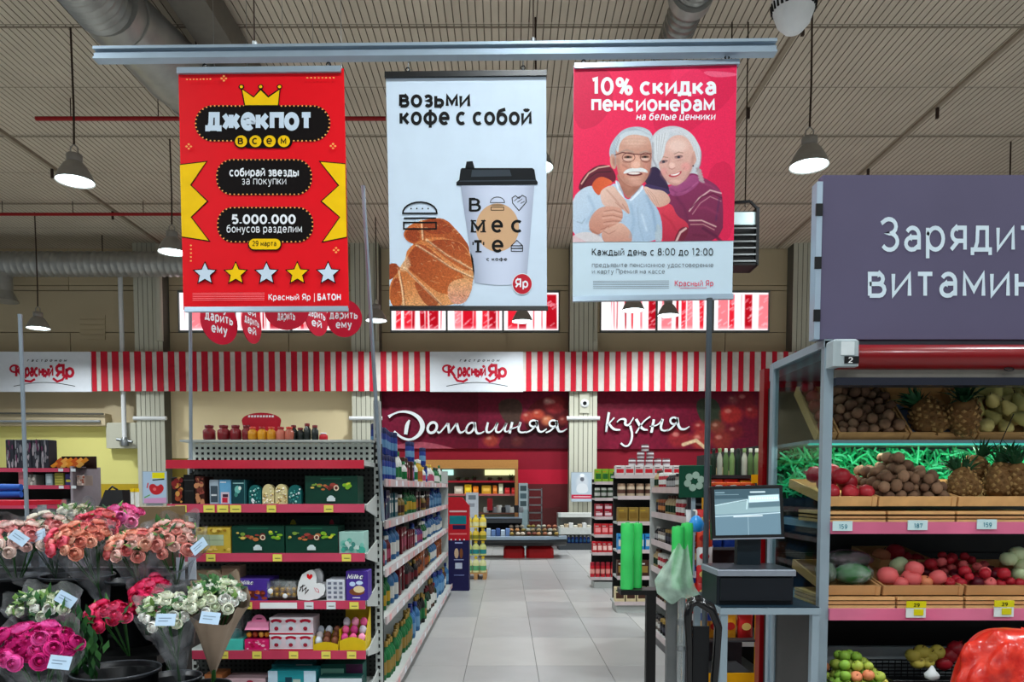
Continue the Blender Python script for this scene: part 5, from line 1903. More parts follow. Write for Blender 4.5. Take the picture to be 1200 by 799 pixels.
def milka(sd):
    def f(t, x0, x1, y0, y1, z0, z1):
        b = MB()
        b.cbox(x0, x1, y0, y1, z0, z1, PU, .003)
        part(b, 'box', t, True)
        b = MB()
        w, h = x1 - x0, z1 - z0
        if sd == 0:
            fronts(b, x0, x1, y0, z0, z1, rdeco(15, [(150, 60, 40), (100, 36, 24), (196, 110, 60)], 16, .35, .85, .1, .42, .08) + [('r', .0, .0, .28, .2, C(150, 140, 190))])
            qs = text_quads('Milka', x0 + w * .14, z0 + h * .74, h * .12, weight=.34, width=w * .36, shear=.3)
        else:
            fronts(b, x0, x1, y0, z0, z1, [('e', .5, .3, .36, .13, C(120, 66, 40)), ('e', .6, .38, .26, .12, C(226, 206, 160)), ('e', .3, .56, .14, .08, C(190, 210, 240)), ('e', .62, .6, .16, .07, C(200, 220, 244)), ('r', .3, .08, .65, .11, C(226, 226, 240))])
            qs = text_quads('Milka', x0 + w * .08, z0 + h * .74, h * .1, weight=.34, width=w * .7, shear=.3)
        for q in qs:
            b.quad(*[(x, y0 - .004, z) for x, z in q], M_white)
        part(b, 'print', t, True)
    return f


item('sweets_box', 'purple chocolate box with white script name lying left of the gold tray', 'box', 277, 316, 678, z4, None, build=milka(0), depth=.2)


def gold_tray(t, x0, x1, y0, y1, z0, z1):
    b = MB()
    b.box(x0, x1, y0, y1, z0, z0 + .02, C(40, 22, 14))
    part(b, 'tray', t, True)
    for k in range(5):
        for j in range(2):
            for i in range(2):
                b = MB()
                b.blob((x0 + (k + .5) * (x1 - x0) / 5, y0 + .02 + i * .04, z0 + .034 + j * .034), .019, M_gold, 9, 6, .12, seed=k * 3 + j)
                part(b, 'sweet', t, True)
    b = MB()
    b.box(x0, x1, y0 - .003, y1, z0 + .02, z1, M_clear)
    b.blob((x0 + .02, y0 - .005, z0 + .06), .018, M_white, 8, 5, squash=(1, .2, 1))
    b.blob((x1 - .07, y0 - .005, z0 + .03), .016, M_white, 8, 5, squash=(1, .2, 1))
    part(b, 'lid', t, True)


item('sweets_tray', 'clear box of round gold-wrapped sweets beside the white heart boxes', 'sweets', 313, 347, 681, z4, None, build=gold_tray, depth=.1)


def heart(dx, lead):
    def f(t, x0, x1, y0, y1, z0, z1):
        w, h = x1 - x0, z1 - z0
        O = [(.42, .0), (.75, .06), (.95, .2), (1.0, .36), (.95, .5), (.8, .56), (.68, .55), (.70, .75), (.66, .9), (.55, .99), (.42, .97), (.2, .85), (.08, .6), (.02, .3), (.04, .04)]
        b = MB()
        b.rings([[(x0 + a * w, yy, z0 + c * h) for a, c in O] for yy in (y0, y0 + .03)], M_white if lead else C(196, 196, 200), True, True)
        part(b, 'box', t, True)
        if lead:
            b = MB()
            H = [(.47, .68), (.56, .76), (.56, .84), (.50, .86), (.46, .81), (.42, .87), (.36, .85), (.37, .75)]
            b.poly([(x0 + a * w, y0 - .001, z0 + c * h) for a, c in H], C(220, 16, 24))
            for q in (ribbon([(.1, .3), (.22, .5), (.2, .3), (.34, .42), (.3, .22), (.42, .36)], .045) + ribbon([(.12, .42), (.3, .5)], .03)):
                b.quad(*[(x0 + a * w, y0 - .001, z0 + c * h) for a, c in q], C(40, 20, 20))
            for q in ribbon([(.62, .42), (.68, .3), (.78, .26), (.76, .36), (.68, .4)], .02):
                b.quad(*[(x0 + a * w, y0 - .001, z0 + c * h) for a, c in q], C(220, 120, 130))
            part(b, 'print', t, True)
    return f


item('heart_box', 'white heart-shaped sweets box with a small red heart, standing in front', 'box', 347, 381, 667.5, z4, None, build=heart(0, True), depth=.03)
item('heart_box', 'white heart-shaped sweets box peeping out behind the front one', 'box', 355, 388, 666, z4, None, build=heart(0, False), Y=YE + .08, depth=.03)
item('sweets_box', 'white box with a grid of twelve grey squares beside the heart box', 'box', 382, 404, 679, z4, C(206, 210, 218), [('r', .1 + .3 * i, .1 + .22 * j, .28 + .3 * i, .22 + .22 * j, C(110, 116, 134)) for i in range(3) for j in range(4)])
item('sweets_box', 'upright purple chocolate box with biscuit print at the right shelf end', 'box', 405, 431, 669, z4, None, build=milka(1), depth=.14)
item('paper_parcel', 'brown paper parcel behind the white flowers on the sweets shelf', 'parcel', 228, 258, 668, z4, C(150, 128, 104), (), Y=YE + .06, depth=.1)
item('paper_parcel', 'light brown carton beside the paper parcel on the sweets shelf', 'carton', 259, 281, 663, z4, C(160, 132, 110), [('r', 0, .92, 1, 1, C(120, 96, 80))], Y=YE + .08, depth=.12)
z5 = gz[4]


def teal_case(t, x0, x1, y0, y1, z0, z1):
    b = MB()
    b.cbox(x0, x1, y0, y1, z0, z0 + .07, C(70, 190, 176), .004)
    part(b, 'base', t, True)
    b = MB()
    b.lathe([(.07, 0), (.065, .03), (.04, .045), (.01, .05)], C(20, 130, 130), ((x0 + x1) / 2, y0 + .1, z0 + .07), n=16)
    part(b, 'insert', t, True)
    b = MB()
    b.box(x0 + .01, x1 - .01, y0 + .01, y1, z0 + .07, z1, M_clear)
    part(b, 'cover', t, True)


item('sweets_case', 'turquoise case with a clear upright cover next to the flowers', 'case', 246, 284, 722, z5, None, build=teal_case, depth=.2)


def pink_house(t, x0, x1, y0, y1, z0, z1):
    w, h = x1 - x0, z1 - z0
    b = MB()
    b.box(x0, x1, y0, y1, z0, z0 + h * .3, C(214, 30, 104))
    fronts(b, x0, x1, y0, z0, z0 + h * .3, rdeco(17, [(240, 110, 160), (180, 20, 70), (250, 190, 210)], 14, .08, .92, .1, .9, .07))
    part(b, 'base', t, True)
    for k in range(4):
        b = MB()
        b.blob((x0 + (k + .5) * w / 4, y0 + .03, z0 + h * .42), w * .115, C(*[(206, 140, 40), (150, 60, 30), (214, 160, 70), (190, 120, 30)][k]), 8, 6, .2, seed=k)
        part(b, 'sweet', t, True)
    b = MB()
    b.box(x0 + .003, x1 - .003, y0 + .08, y1, z0 + h * .3, z0 + h * .62, C(70, 20, 24))
    b.rings([[(x0, yy, z0 + h * .58), (x1, yy, z0 + h * .58), (x1 - .01, yy + dd, z0 + h * .78), (x0 + .01, yy + dd, z0 + h * .78)] for yy, dd in ((y0, .03), (y0 + .12, -.03))], C(246, 150, 190), True, True)
    b.rings([[((x0 + x1) / 2 + .32 * w * math.cos(a * PI / 8), yy, z0 + h * .76 + h * .23 * math.sin(a * PI / 8)) for a in range(9)] for yy in (y0 + .05, y0 + .055)], C(240, 140, 184), True, True)
    b.quad((x0 + w * .4, y0 + .048, z0 + h * .85), (x0 + w * .62, y0 + .048, z0 + h * .85), (x0 + w * .62, y0 + .048, z0 + h * .88), (x0 + w * .4, y0 + .048, z0 + h * .88), C(120, 40, 80))
    part(b, 'lid', t, True)


item('sweets_house', 'pink house-shaped sweets box with round handle flap', 'box', 286, 314.5, 721, z5, None, build=pink_house, depth=.13)
RWD = lambda s: [('r', 0, .86, 1, 1, C(226, 226, 230))] + [('e', .16 + .33 * i, .78, .13, .14, C(170, 20, 50)) for i in range(3)] + [('e', .16 + .33 * i, .5, .12, .26, C(196, 200, 208)) for i in range(3)] + [('e', .16 + .33 * i, .34, .05, .12, C(150, 30, 50)) for i in range(3)] + [('r', 0, .0, 1, .08, C(190, 20, 50)), ('r', 0, .08, 1, .14, C(226, 226, 230))]
for k, (y0_, y1_, lab) in enumerate(((762.5, 743.5, 'white and red patterned flat box, lower of the two beside the pink house'), (742.5, 723.5, 'white and red patterned flat box, upper of the two beside the pink house'))):
    item('sweets_box', lab, 'box', 315.5, 367, y1_, z5 if k == 0 else at(0, 743.2, YE + .03).z + .001, C(214, 196, 204), RWD(k), depth=.17, group='stack of red and white boxes')


def tray_pack(cols, back):
    def f(t, x0, x1, y0, y1, z0, z1):
        w, h = x1 - x0, z1 - z0
        b = MB()
        O = [(x0, z0), (x1, z0), (x1, z0 + h * .22)] + [(x1 - w * k / 6, z0 + h * (.22 + .1 * math.sin(PI * k / 6))) for k in range(1, 6)] + [(x0, z0 + h * .22)]
        b.rings([[(x, yy, z) for x, z in O] for yy in (y0, y0 + .004)], C(206, 176, 20), True, True)
        b.box(x0, x0 + .004, y0 + .004, y1, z0, z0 + h * .5, C(206, 176, 20))
        b.rings([[(x1 - .004, y0 + .004, z0), (x1 - .004, y1, z0), (x1 - .004, y1, z0 + h * back), (x1 - .004, y0 + .02, z0 + h * .3)], [(x1, y0 + .004, z0), (x1, y1, z0), (x1, y1, z0 + h * back), (x1, y0 + .02, z0 + h * .3)]], C(206, 176, 20), True, True)
        b.box(x0, x1, y1 - .004, y1, z0, z0 + h * back, C(196, 166, 18))
        part(b, 'tray', t, True)
        r = random.Random(len(cols) + int(x0 * 999))
        for k in range(3):
            for j in range(3):
                b = MB()
                b.blob((x0 + w * (k + .5) / 3, y0 + .03 + .035 * j, z0 + h * (.2 + .17 * j) + .02), w * .15, C(*r.choice(cols)), 9, 6, .15, squash=(1, .9, 1.25), seed=k + j * 5)
                part(b, 'sweet', t, True)
    return f


item('sweets_tray', 'yellow tray of silver and brown foil eggs', 'tray', 366.5, 396, 731, z5, None, build=tray_pack([(200, 206, 214), (170, 176, 186), (120, 70, 50), (210, 200, 200)], .6), depth=.16, Y=YE + .02)
item('sweets_tray', 'tall yellow display tray of pink foil sweets at the right shelf end', 'tray', 397, 428, 713, z5, None, build=tray_pack([(226, 90, 140), (240, 150, 180), (200, 60, 130), (196, 190, 200)], 1.0), depth=.2, Y=YE + .02)
z6 = gz[5]
item('sweets_box', 'orange-brown carton at the left of the lowest sweets shelf', 'carton', 239, 260, 790, z6, C(170, 104, 60), [('r', .1, .1, .9, .6, C(224, 140, 60))])
item('sweets_box', 'flat white and rose patterned pack on the lowest sweets shelf', 'box', 262, 311, 795, z6, C(190, 160, 166), rdeco(31, [(160, 30, 60), (226, 220, 220)], 12, .05, .95, .1, .9, .06))
item('sweets_box', 'turquoise and white box with open lid on the lowest sweets shelf', 'box', 314, 370, 786, z6, C(30, 140, 150), [('r', 0, 0, .2, 1, C(190, 216, 232)), ('r', .75, 0, 1, 1, C(190, 216, 232)), ('r', .36, .1, .5, .7, C(20, 60, 76)), ('r', .52, .1, .68, .6, C(170, 190, 180))], depth=.15)
item('sweets_box', 'turquoise box behind the open turquoise one on the lowest sweets shelf', 'box', 318, 366, 778, z6, C(30, 120, 128), [('r', .6, 0, 1, 1, C(160, 170, 176))], Y=YE + .19, depth=.12)
item('sweets_box', 'dark green and navy box in front on the lowest sweets shelf', 'box', 374, 424, 793, z6, C(14, 70, 66), [('r', .0, .3, 1, .9, C(200, 210, 216))], depth=.1)
item('sweets_box', 'dark green box with mauve end on the lowest sweets shelf behind', 'box', 376, 425, 778, z6, C(10, 80, 70), [('r', .0, .5, .55, .8, C(130, 190, 170)), ('r', .6, 0, 1, 1, C(76, 34, 70))], Y=YE + .15, depth=.14)
# on the top
zt = at(0, 516, 5.05).z


def jar(name, label, cat, px, pyt, pyb, w, m, ml, Y=5.02, group=None, neck=.6):
    p, q = at(px, pyt, Y), at(px, pyb, Y)
    h, r = p.z - zt, w * Y / F / 2
    t = thing(name, label, cat, (p.x, Y, zt), group=group)
    b = MB()
    b.lathe([(r * .85, 0), (r, h * .1), (r, h * .62), (r * .6, h * .78), (r * .6, h * .82)], m, (p.x, Y, zt), n=14)
    part(b, 'body', t, True)
    b = MB()
    b.lathe([(r * .7, h * .82), (r * .72, h * .98), (r * .4, h)], ml, (p.x, Y, zt), n=14)
    part(b, 'lid', t, True)
    return t


b = MB()
b.box(at(223, 516, YB).x, at(441, 516, YB).x, 4.96, YB + .05, zt - .014, zt - .001, M_shelf)
part(b, 'top_shelf', ge, True)
DR = C(120, 14, 24, coat=.5)
for k, (px, w) in enumerate(((245, 14), (262, 14), (276, 13), (289, 11))):
    jar('jam_jar', 'dark red glass jar, %s from left on top of the sweets shelf' % ORD[k], 'jar', px, 498, 516, w, DR, C(100, 10, 20), group='dark red jars on the top shelf')
for k, (px, c_) in enumerate(((296, (206, 140, 20)), (307, (214, 150, 24)), (318, (206, 140, 20)), (329, (196, 110, 90)), (339, (186, 100, 80)))):
    jar('honey_jar', '%s squat jar, %s from left before the oval card' % ('amber' if k < 3 else 'coral', ORD[k]), 'jar', px, 500, 516, 10.5, C(*c_, coat=.4), C(150, 30, 30) if k % 2 else C(190, 60, 40), group='squat jars on the top shelf', Y=4.99)
for k, (px, top) in enumerate(((344, 498), (352, 501), (360, 496), (369, 498))):
    jar('sauce_bottle', 'dark bottle with red lid, %s from the left on top of the sweets shelf' % ORD[k], 'bottle', px, top, 516, 8.5, C(20, 30, 26, coat=.5), C(110, 20, 24), group='dark bottles on the top shelf')
jar('jam_jar', 'small white-topped red pot at the right of the dark bottles', 'jar', 379, 507, 516, 10, C(180, 30, 40), C(214, 214, 220))
pp = at(305, 500, 5.06)
hd = thing('display_header', 'red oval display card with round photos above the jars', 'sign', (pp.x, 5.09, zt))
b = MB()
r_ = 23 * 5.06 / F
zt2 = at(0, 483, 5.06).z
O = [(pp.x + r_ * math.cos(a * PI / 12), zt + (zt2 - zt) * (.72 + .28 * math.sin(a * PI / 12))) for a in range(13)] + [(pp.x - r_ * .8, zt), (pp.x + r_ * .8, zt)]
b.rings([[(x, yy, z) for x, z in O] for yy in (5.085, 5.09)], C(180, 24, 44), True, True)
part(b, 'card', hd, True)
b = MB()
for k in range(9):
    b.quad(*[(pp.x - .09 + .02 * k + dx, 5.084, zt2 - .032 + dz) for dx, dz in ((0, 0), (.014, 0), (.016, .014), (.002, .014))], M_white)
for dx in (-.05, .02, .07):
    b.poly([(pp.x + dx + .025 * math.cos(a * PI / 8), 5.083, zt + .05 + .025 * math.sin(a * PI / 8)) for a in range(16)], C(206, 150, 120))
part(b, 'print', hd, True)

# ---------------------------------------------------------------- generic goods for the runs
_gm = {}


def g_bottle(h, r, mb_, mc, ml=None, neck=.35):
    key = ('bo', h, r, mb_.name, mc.name, ml.name if ml else '')
    if key not in _gm:
        b = MB()
        b.lathe([(r * .92, 0), (r, h * .04), (r, h * .6), (r * .9, h * .68), (r * neck, h * .82), (r * neck, h * .86)], mb_, n=10)
        if ml:
            b.lathe([(r * 1.02, h * .15), (r * 1.02, h * .5)], ml, n=10, cap0=False, cap1=False)
        c = MB()
        c.lathe([(r * neck * 1.25, h * .85), (r * neck * 1.25, h * .99), (r * neck, h)], mc, n=8)
        _gm[key] = (b.mesh('bottle'), c.mesh('cap'))
    return _gm[key]


def g_can(h, r, mb_, mc, ml=None):
    key = ('ca', h, r, mb_.name, mc.name, ml.name if ml else '')
    if key not in _gm:
        b = MB()
        b.lathe([(r * .95, 0), (r, h * .03), (r, h * .76), (r * .9, h * .8)], mb_, n=10)
        if ml:
            b.lathe([(r * 1.02, h * .25), (r * 1.02, h * .55)], ml, n=10, cap0=False, cap1=False)
        c = MB()
        c.lathe([(r * .96, h * .78), (r * .96, h * .97), (r * .8, h)], mc, n=10)
        _gm[key] = (b.mesh('can'), c.mesh('cap'))
    return _gm[key]


def g_box(w, d, h, m, deco, flip=False, lid=None):
    """pack whose printed faces look to -y (and to -x / +x for goods seen along an aisle)"""
    key = ('bx', w, d, h, m.name, str([(x[:5], x[5].name) for x in deco]), flip)
    if key not in _gm:
        b = MB()
        b.cbox(-w / 2, w / 2, -d / 2, d / 2, 0, h, m, .004)
        c = MB()
        fronts(c, -w / 2, w / 2, -d / 2, 0, h, deco)
        _gm[key] = (b.mesh('pack'), c.mesh('label'))
    return _gm[key]


def place(pair, name, part_name, label, cat, loc, rz, group, scale=None):
    t = link(name, pair[0], None, True, loc, (0, 0, rz), scale)
    tag(t, label, cat, group)
    part(pair[1], part_name, t)
    return t


# ---------------------------------------------------------------- left aisle run
XF = -.86
RUN0, RUN1 = 5.2, 10.7
lr = thing('shelf_unit', 'long grey shelf run of drinks and toiletries along the left of the aisle', 'shelf unit', (-1.1, 8, 0))
lz = [.13, .60, .94, 1.28, 1.575]
LN = ['lowest', 'second lowest', 'middle', 'second highest', 'top']
b = MB()
b.box(-1.32, -1.29, RUN0, RUN1, 0, 1.85, mat('shelf_back_dark'))
part(b, 'back_panel', lr, True)
b = MB()
b.box(-1.29, -.84, RUN0, RUN1, 0, .1, C(110, 114, 116))
part(b, 'plinth', lr, True)
M_rail2 = mat('price_rail_pale', (196, 180, 180), rough=.3, var=.12, scale=6, coat=.3)
for j, z in enumerate(lz):
    for k in range(4):
        y0, y1 = RUN0 + (RUN1 - RUN0) * k / 4, RUN0 + (RUN1 - RUN0) * (k + 1) / 4
        xf = -.80 if j == 0 else XF
        b = MB()
        b.box(-1.29, xf, y0 + .004, y1 - .004, z - .03, z, M_shelf)
        part(b, 'shelf', lr, True)
        b = MB()
        b.box(xf, xf + .012, y0 + .004, y1 - .004, z - .045, z + .012, M_rail2)
        for q in range(4):
            yy = y0 + (q + .5) * (y1 - y0) / 4
            b.box(xf + .012, xf + .014, yy - .04, yy + .04, z - .04, z + .005, M_tagw if q % 3 else C(214, 150, 150))
        part(b, 'price_rail', lr, True)
for k in range(5):
    y = RUN0 + (RUN1 - RUN0 - .04) * k / 4
    b = MB()
    b.box(-1.29, -1.24, y, y + .04, 0, 1.85, M_shelf)
    part(b, 'upright', lr, True)
b = MB()
b.box(-1.29, -.85, RUN1, RUN1 + .03, 0, at(0, 552, RUN1).z, M_shelf)
part(b, 'end_panel', lr, True)

BLU, DBL, TEAL = C(20, 44, 116), C(12, 24, 70), C(8, 74, 84)
GRN, DGR, YEL, WHT = C(14, 92, 46), C(10, 42, 26), C(176, 142, 36), C(196, 196, 190)
REDD, PNK, BRN, ORA, BLK = C(92, 12, 24), C(160, 62, 90), C(62, 34, 22), C(150, 78, 38), C(18, 18, 20)
AQ, SKY, GLD = C(44, 92, 136), C(90, 132, 166), C(134, 108, 48)
VIO = C(90, 50, 120)
cn = {BLU.name: 'blue', DBL.name: 'navy', TEAL.name: 'teal', GRN.name: 'green', DGR.name: 'dark green', YEL.name: 'yellow', WHT.name: 'white', REDD.name: 'dark red', PNK.name: 'pink',
      BRN.name: 'brown', ORA.name: 'orange', BLK.name: 'black', AQ.name: 'clear blue', SKY.name: 'pale blue', GLD.name: 'gold', VIO.name: 'violet'}
# (from y, kind, height, size, body, cap, label)
seg = {
    4: [(5.3, 'can', .20, .036, BLU, DBL, SKY, 2), (6.1, 'bot', .26, .04, WHT, GRN, GRN, 1), (6.8, 'box', .22, .09, BRN, None, PNK, 1), (7.4, 'bot', .24, .04, YEL, WHT, ORA, 1), (8.3, 'bot', .25, .042, WHT, YEL, PNK, 1), (9.3, 'bot', .26, .045, GRN, DGR, WHT, 1)],
    3: [(5.3, 'box', .22, .08, DBL, None, TEAL, 1), (5.9, 'box', .24, .1, TEAL, None, WHT, 1), (6.6, 'bot', .25, .045, GRN, DGR, YEL, 1), (7.3, 'box', .2, .1, BLK, None, ORA, 1), (7.9, 'bot', .22, .045, GLD, WHT, BRN, 1), (8.6, 'bot', .26, .06, AQ, BLU, SKY, 1)],
    2: [(5.3, 'bot', .2, .035, REDD, WHT, PNK, 1), (5.9, 'bot', .22, .04, BLK, REDD, REDD, 1), (6.6, 'box', .24, .1, REDD, None, PNK, 1), (7.3, 'bot', .24, .04, VIO, BLK, PNK, 1), (8.0, 'bot', .25, .045, GRN, WHT, WHT, 1), (8.7, 'bot', .27, .06, AQ, BLU, WHT, 1)],
    1: [(5.3, 'bot', .22, .045, GRN, GRN, YEL, 1), (5.8, 'box', .24, .1, REDD, None, BLK, 1), (6.6, 'bot', .26, .045, BLK, GLD, REDD, 1), (7.3, 'bot', .26, .045, BRN, ORA, ORA, 1), (8.1, 'box', .24, .1, ORA, None, BRN, 1), (8.8, 'bot', .27, .06, AQ, BLU, WHT, 1)],
    0: [(5.3, 'bot', .32, .048, GRN, GLD, GLD, 1), (6.5, 'bot', .32, .048, BRN, GLD, WHT, 1), (7.2, 'bot', .3, .045, BLK, GLD, GRN, 1), (8.0, 'bot', .3, .05, DGR, REDD, WHT, 1), (8.8, 'bot', .34, .06, AQ, BLU, SKY, 1)]}
rg = random.Random(11)
short = {4: 'top', 3: 'second', 2: 'third', 1: 'fourth', 0: 'lowest'}
for j, ss in seg.items():
    y = 5.28
    cnt = {}
    run_left = 0
    while y < RUN1 - .07:
        if run_left <= 0:
            base = [s_ for s_ in ss if s_[0] <= y + .02 or s_ is ss[0]][-1]
            cur = base if rg.random() < .62 else rg.choice(ss)
            run_left = rg.randint(2, 4)
            hs_ = rg.choice([.78, .9, 1.0, 1.12])
        run_left -= 1
        _, kind, h, r, mb_, mc, ml, tiers = cur
        r = r * .85
        wd = (r * 2 if kind != 'box' else r) + .006 + (y - 5.3) * .010
        xx = (-.80 if j == 0 else XF) - .012 - (r if kind != 'box' else .06)
        word = {'can': 'spray can', 'bot': 'bottle', 'box': 'carton'}[kind]
        for tr in range(tiers):
            key = (word, cn[mb_.name], tr)
            cnt[key] = cnt.get(key, 0) + 1
            lab = '%s %s, %s such from the near end on the left run %s shelf%s' % (cn[mb_.name], word, ORD[cnt[key] - 1], short[j], ', above' if tr else '')
            if kind == 'box':
                pair = g_box(r, .1, h, mb_, [('r', .12, .2, .88, .6, ml), ('r', .12, .72, .88, .8, WHT)])
            elif kind == 'can':
                pair = g_can(h, r, mb_, mc, ml)
            else:
                pair = g_bottle(h, r, mb_, mc, ml)
            sc = hs_ * .92 if tiers == 1 else 1
            place(pair, {'can': 'spray_can', 'bot': 'bottle', 'box': 'carton'}[kind], 'label' if kind == 'box' else 'cap', lab, {'can': 'can', 'bot': 'bottle', 'box': 'carton'}[kind],
                  (xx - .035 + rg.uniform(-.035, .004), y + wd / 2, lz[j] + .001 + tr * (h + .002)), PI / 2, 'goods on the %s shelf of the left aisle run' % LN[j], (1, 1, sc))
        y += wd
# goods standing on the near end of the run, facing the viewer
for k, (px, h, r, mb_, mc, j) in enumerate(((451, .2, .035, BLU, DBL, 4),)):
    pass

# ---------------------------------------------------------------- display column and pallet at the end of the run
Yk = 10.95
kk = thing('promo_column', 'display column, red above and dark blue below, at the far end of the left run', 'display', at(538, 701, Yk))
p, q = at(524.5, 701, Yk), at(549.5, 595, Yk)
zb, zm, ztp = 0, at(0, 633, Yk).z, at(0, 592, Yk).z
KR, KB = C(186, 22, 36), C(24, 22, 70)
b = MB()
b.box(p.x, q.x, Yk, Yk + .3, 0, zm, KB)
part(b, 'lower_panel', kk, True)
b = MB()
b.box(p.x, q.x, Yk, Yk + .3, zm, ztp, KR)
b.rings([[(p.x, yy, ztp), (q.x, yy, ztp), (q.x - .1, yy, ztp + .12), (p.x, yy, ztp + .12)] for yy in (Yk, Yk + .05)], KR, True, True)
part(b, 'upper_panel', kk, True)
b = MB()
w_ = q.x - p.x
fronts(b, p.x, q.x, Yk, 0, ztp, [('r', .1, .78, .88, .88, C(10, 120, 130)), ('r', .25, .72, .85, .77, KB), ('r', .1, .92, .9, .94, C(220, 180, 180)), ('r', .1, .66, .9, .675, C(230, 120, 120)), ('r', .35, .555, .7, .57, C(160, 170, 220)),
                                   ('e', .42, .44, .1, .06, C(200, 170, 140)), ('e', .64, .44, .08, .06, C(120, 70, 40)), ('r', .3, .36, .75, .37, C(150, 160, 200)), ('r', .36, .26, .68, .33, C(190, 196, 214)), ('r', .3, .18, .78, .19, C(110, 120, 170))])
for k in range(4):
    b.poly([(p.x + (.18 + .2 * k) * w_ + .012 * math.cos(a * PI / 4), Yk - .003, zm + .01 + .012 * math.sin(a * PI / 4)) for a in range(8)], C(226, 226, 230))
part(b, 'print', kk, True)
Yp = 12.3
pt = thing('pallet', 'low wooden pallet under the stacked yellow oil packs', 'pallet', at(558, 678, Yp))
p, q = at(545, 678, Yp), at(570, 672, Yp)
for k in range(5):
    b = MB()
    y = Yp + k * .13
    b.box(p.x, q.x, y, y + .1, .09, .11, M_card)
    part(b, 'plank', pt, True)
b = MB()
for x in (p.x, (p.x + q.x) / 2 - .03, q.x - .06):
    b.box(x, x + .06, Yp, Yp + .62, 0, .09, M_card)
part(b, 'bearer', pt, True)
oil = C(214, 190, 60)
n = 0
for lev, (y0, y1, m1, m2) in enumerate(((671, 652, C(206, 206, 150), C(90, 160, 110)), (651, 634, C(190, 196, 120), C(40, 130, 130)), (633, 619, C(206, 180, 60), C(130, 130, 40)), (618, 603, C(226, 200, 70), C(226, 222, 170)))):
    z0, z1 = at(0, y0, Yp).z, at(0, y1, Yp).z
    for k in range(3):
        x0, x1 = p.x + (q.x - p.x) * k / 3, p.x + (q.x - p.x) * (k + 1) / 3
        t = thing('oil_bottle', 'yellow oil bottle %s on the %s layer of the pallet stack' % (['at left', 'in the middle', 'at right'][k], ['lowest', 'second', 'third', 'top'][lev]), 'bottle', ((x0 + x1) / 2, Yp + .08, max(z0, .111)), group='oil bottles stacked on the pallet')
        b = MB()
        r_ = (x1 - x0) / 2 - .002
        h = z1 - max(z0, .111) - .002
        b.lathe([(r_, 0), (r_, h * .55), (r_ * .8, h * .7), (r_ * .4, h * .8), (r_ * .4, h * .86)], m1, n=10)
        b.lathe([(r_ * 1.01, h * .12), (r_ * 1.01, h * .42)], m2, n=10, cap0=False, cap1=False)
        part(b, 'body', t)
        b = MB()
        b.lathe([(r_ * .45, h * .86), (r_ * .45, h)], C(226, 196, 40), n=8)
        part(b, 'cap', t)

# ---------------------------------------------------------------- right side end bays
def end_bay(lab, px0, px1, pyb, Y, levels, depth, stock, where, sidex=None):
    p, q = at(px0, 600, Y), at(px1, 600, Y)
    t = thing('shelf_unit', lab, 'shelf unit', ((p.x + q.x) / 2, Y + depth / 2, 0))
    b = MB()
    b.box(p.x, q.x, Y + depth, Y + depth + .03, 0, at(0, levels[0][0], Y).z + .05, mat('shelf_back_dark'))
    part(b, 'back_panel', t, True)
    b = MB()
    b.box(p.x, q.x, Y + .03, Y + depth, 0, .1, M_shelf)
    part(b, 'plinth', t, True)
    for k, (py, shrink) in enumerate(levels):
        z = at(0, py, Y).z
        b = MB()
        b.box(p.x + shrink, q.x - shrink * .2, Y + .01, Y + depth, z - .025, z, M_shelf)
        part(b, 'shelf', t, True)
        b = MB()
        b.box(p.x + shrink, q.x - shrink * .2, Y, Y + .01, z - .035, z + .012, M_rail2)
        part(b, 'price_rail', t, True)
        st = stock[k]
        if st is None:
            continue
        word, cat, kind, w, h, m, m2, m3, rows = st
        n_ = int((q.x - p.x - shrink) / (w + .006))
        for i in range(n_):
            for rr in range(rows):
                x = p.x + shrink + (i + .5) * (q.x - p.x - shrink) / n_
                labx = '%s, %s from left, %s shelf of %s%s' % (word, ORD[i], ORD[k] if k < len(levels) - 1 else 'lowest', where, '' if rows == 1 else (', below' if rr == 0 else ', above'))
                if kind == 'box':
                    pair = g_box(w, .12, h, m, [('r', .1, .25, .9, .65, m2), ('r', .1, .75, .6, .83, m3)])
                elif kind == 'can':
                    pair = g_can(h, w / 2, m, m2, m3)
                else:
                    pair = g_bottle(h, w / 2, m, m2, m3)
                place(pair, cat.replace(' ', '_'), 'label' if kind == 'box' else 'cap', labx, cat, (x, Y + .09, z + .001 + rr * (h + .002)), 0, word + 's of ' + where)
    return t


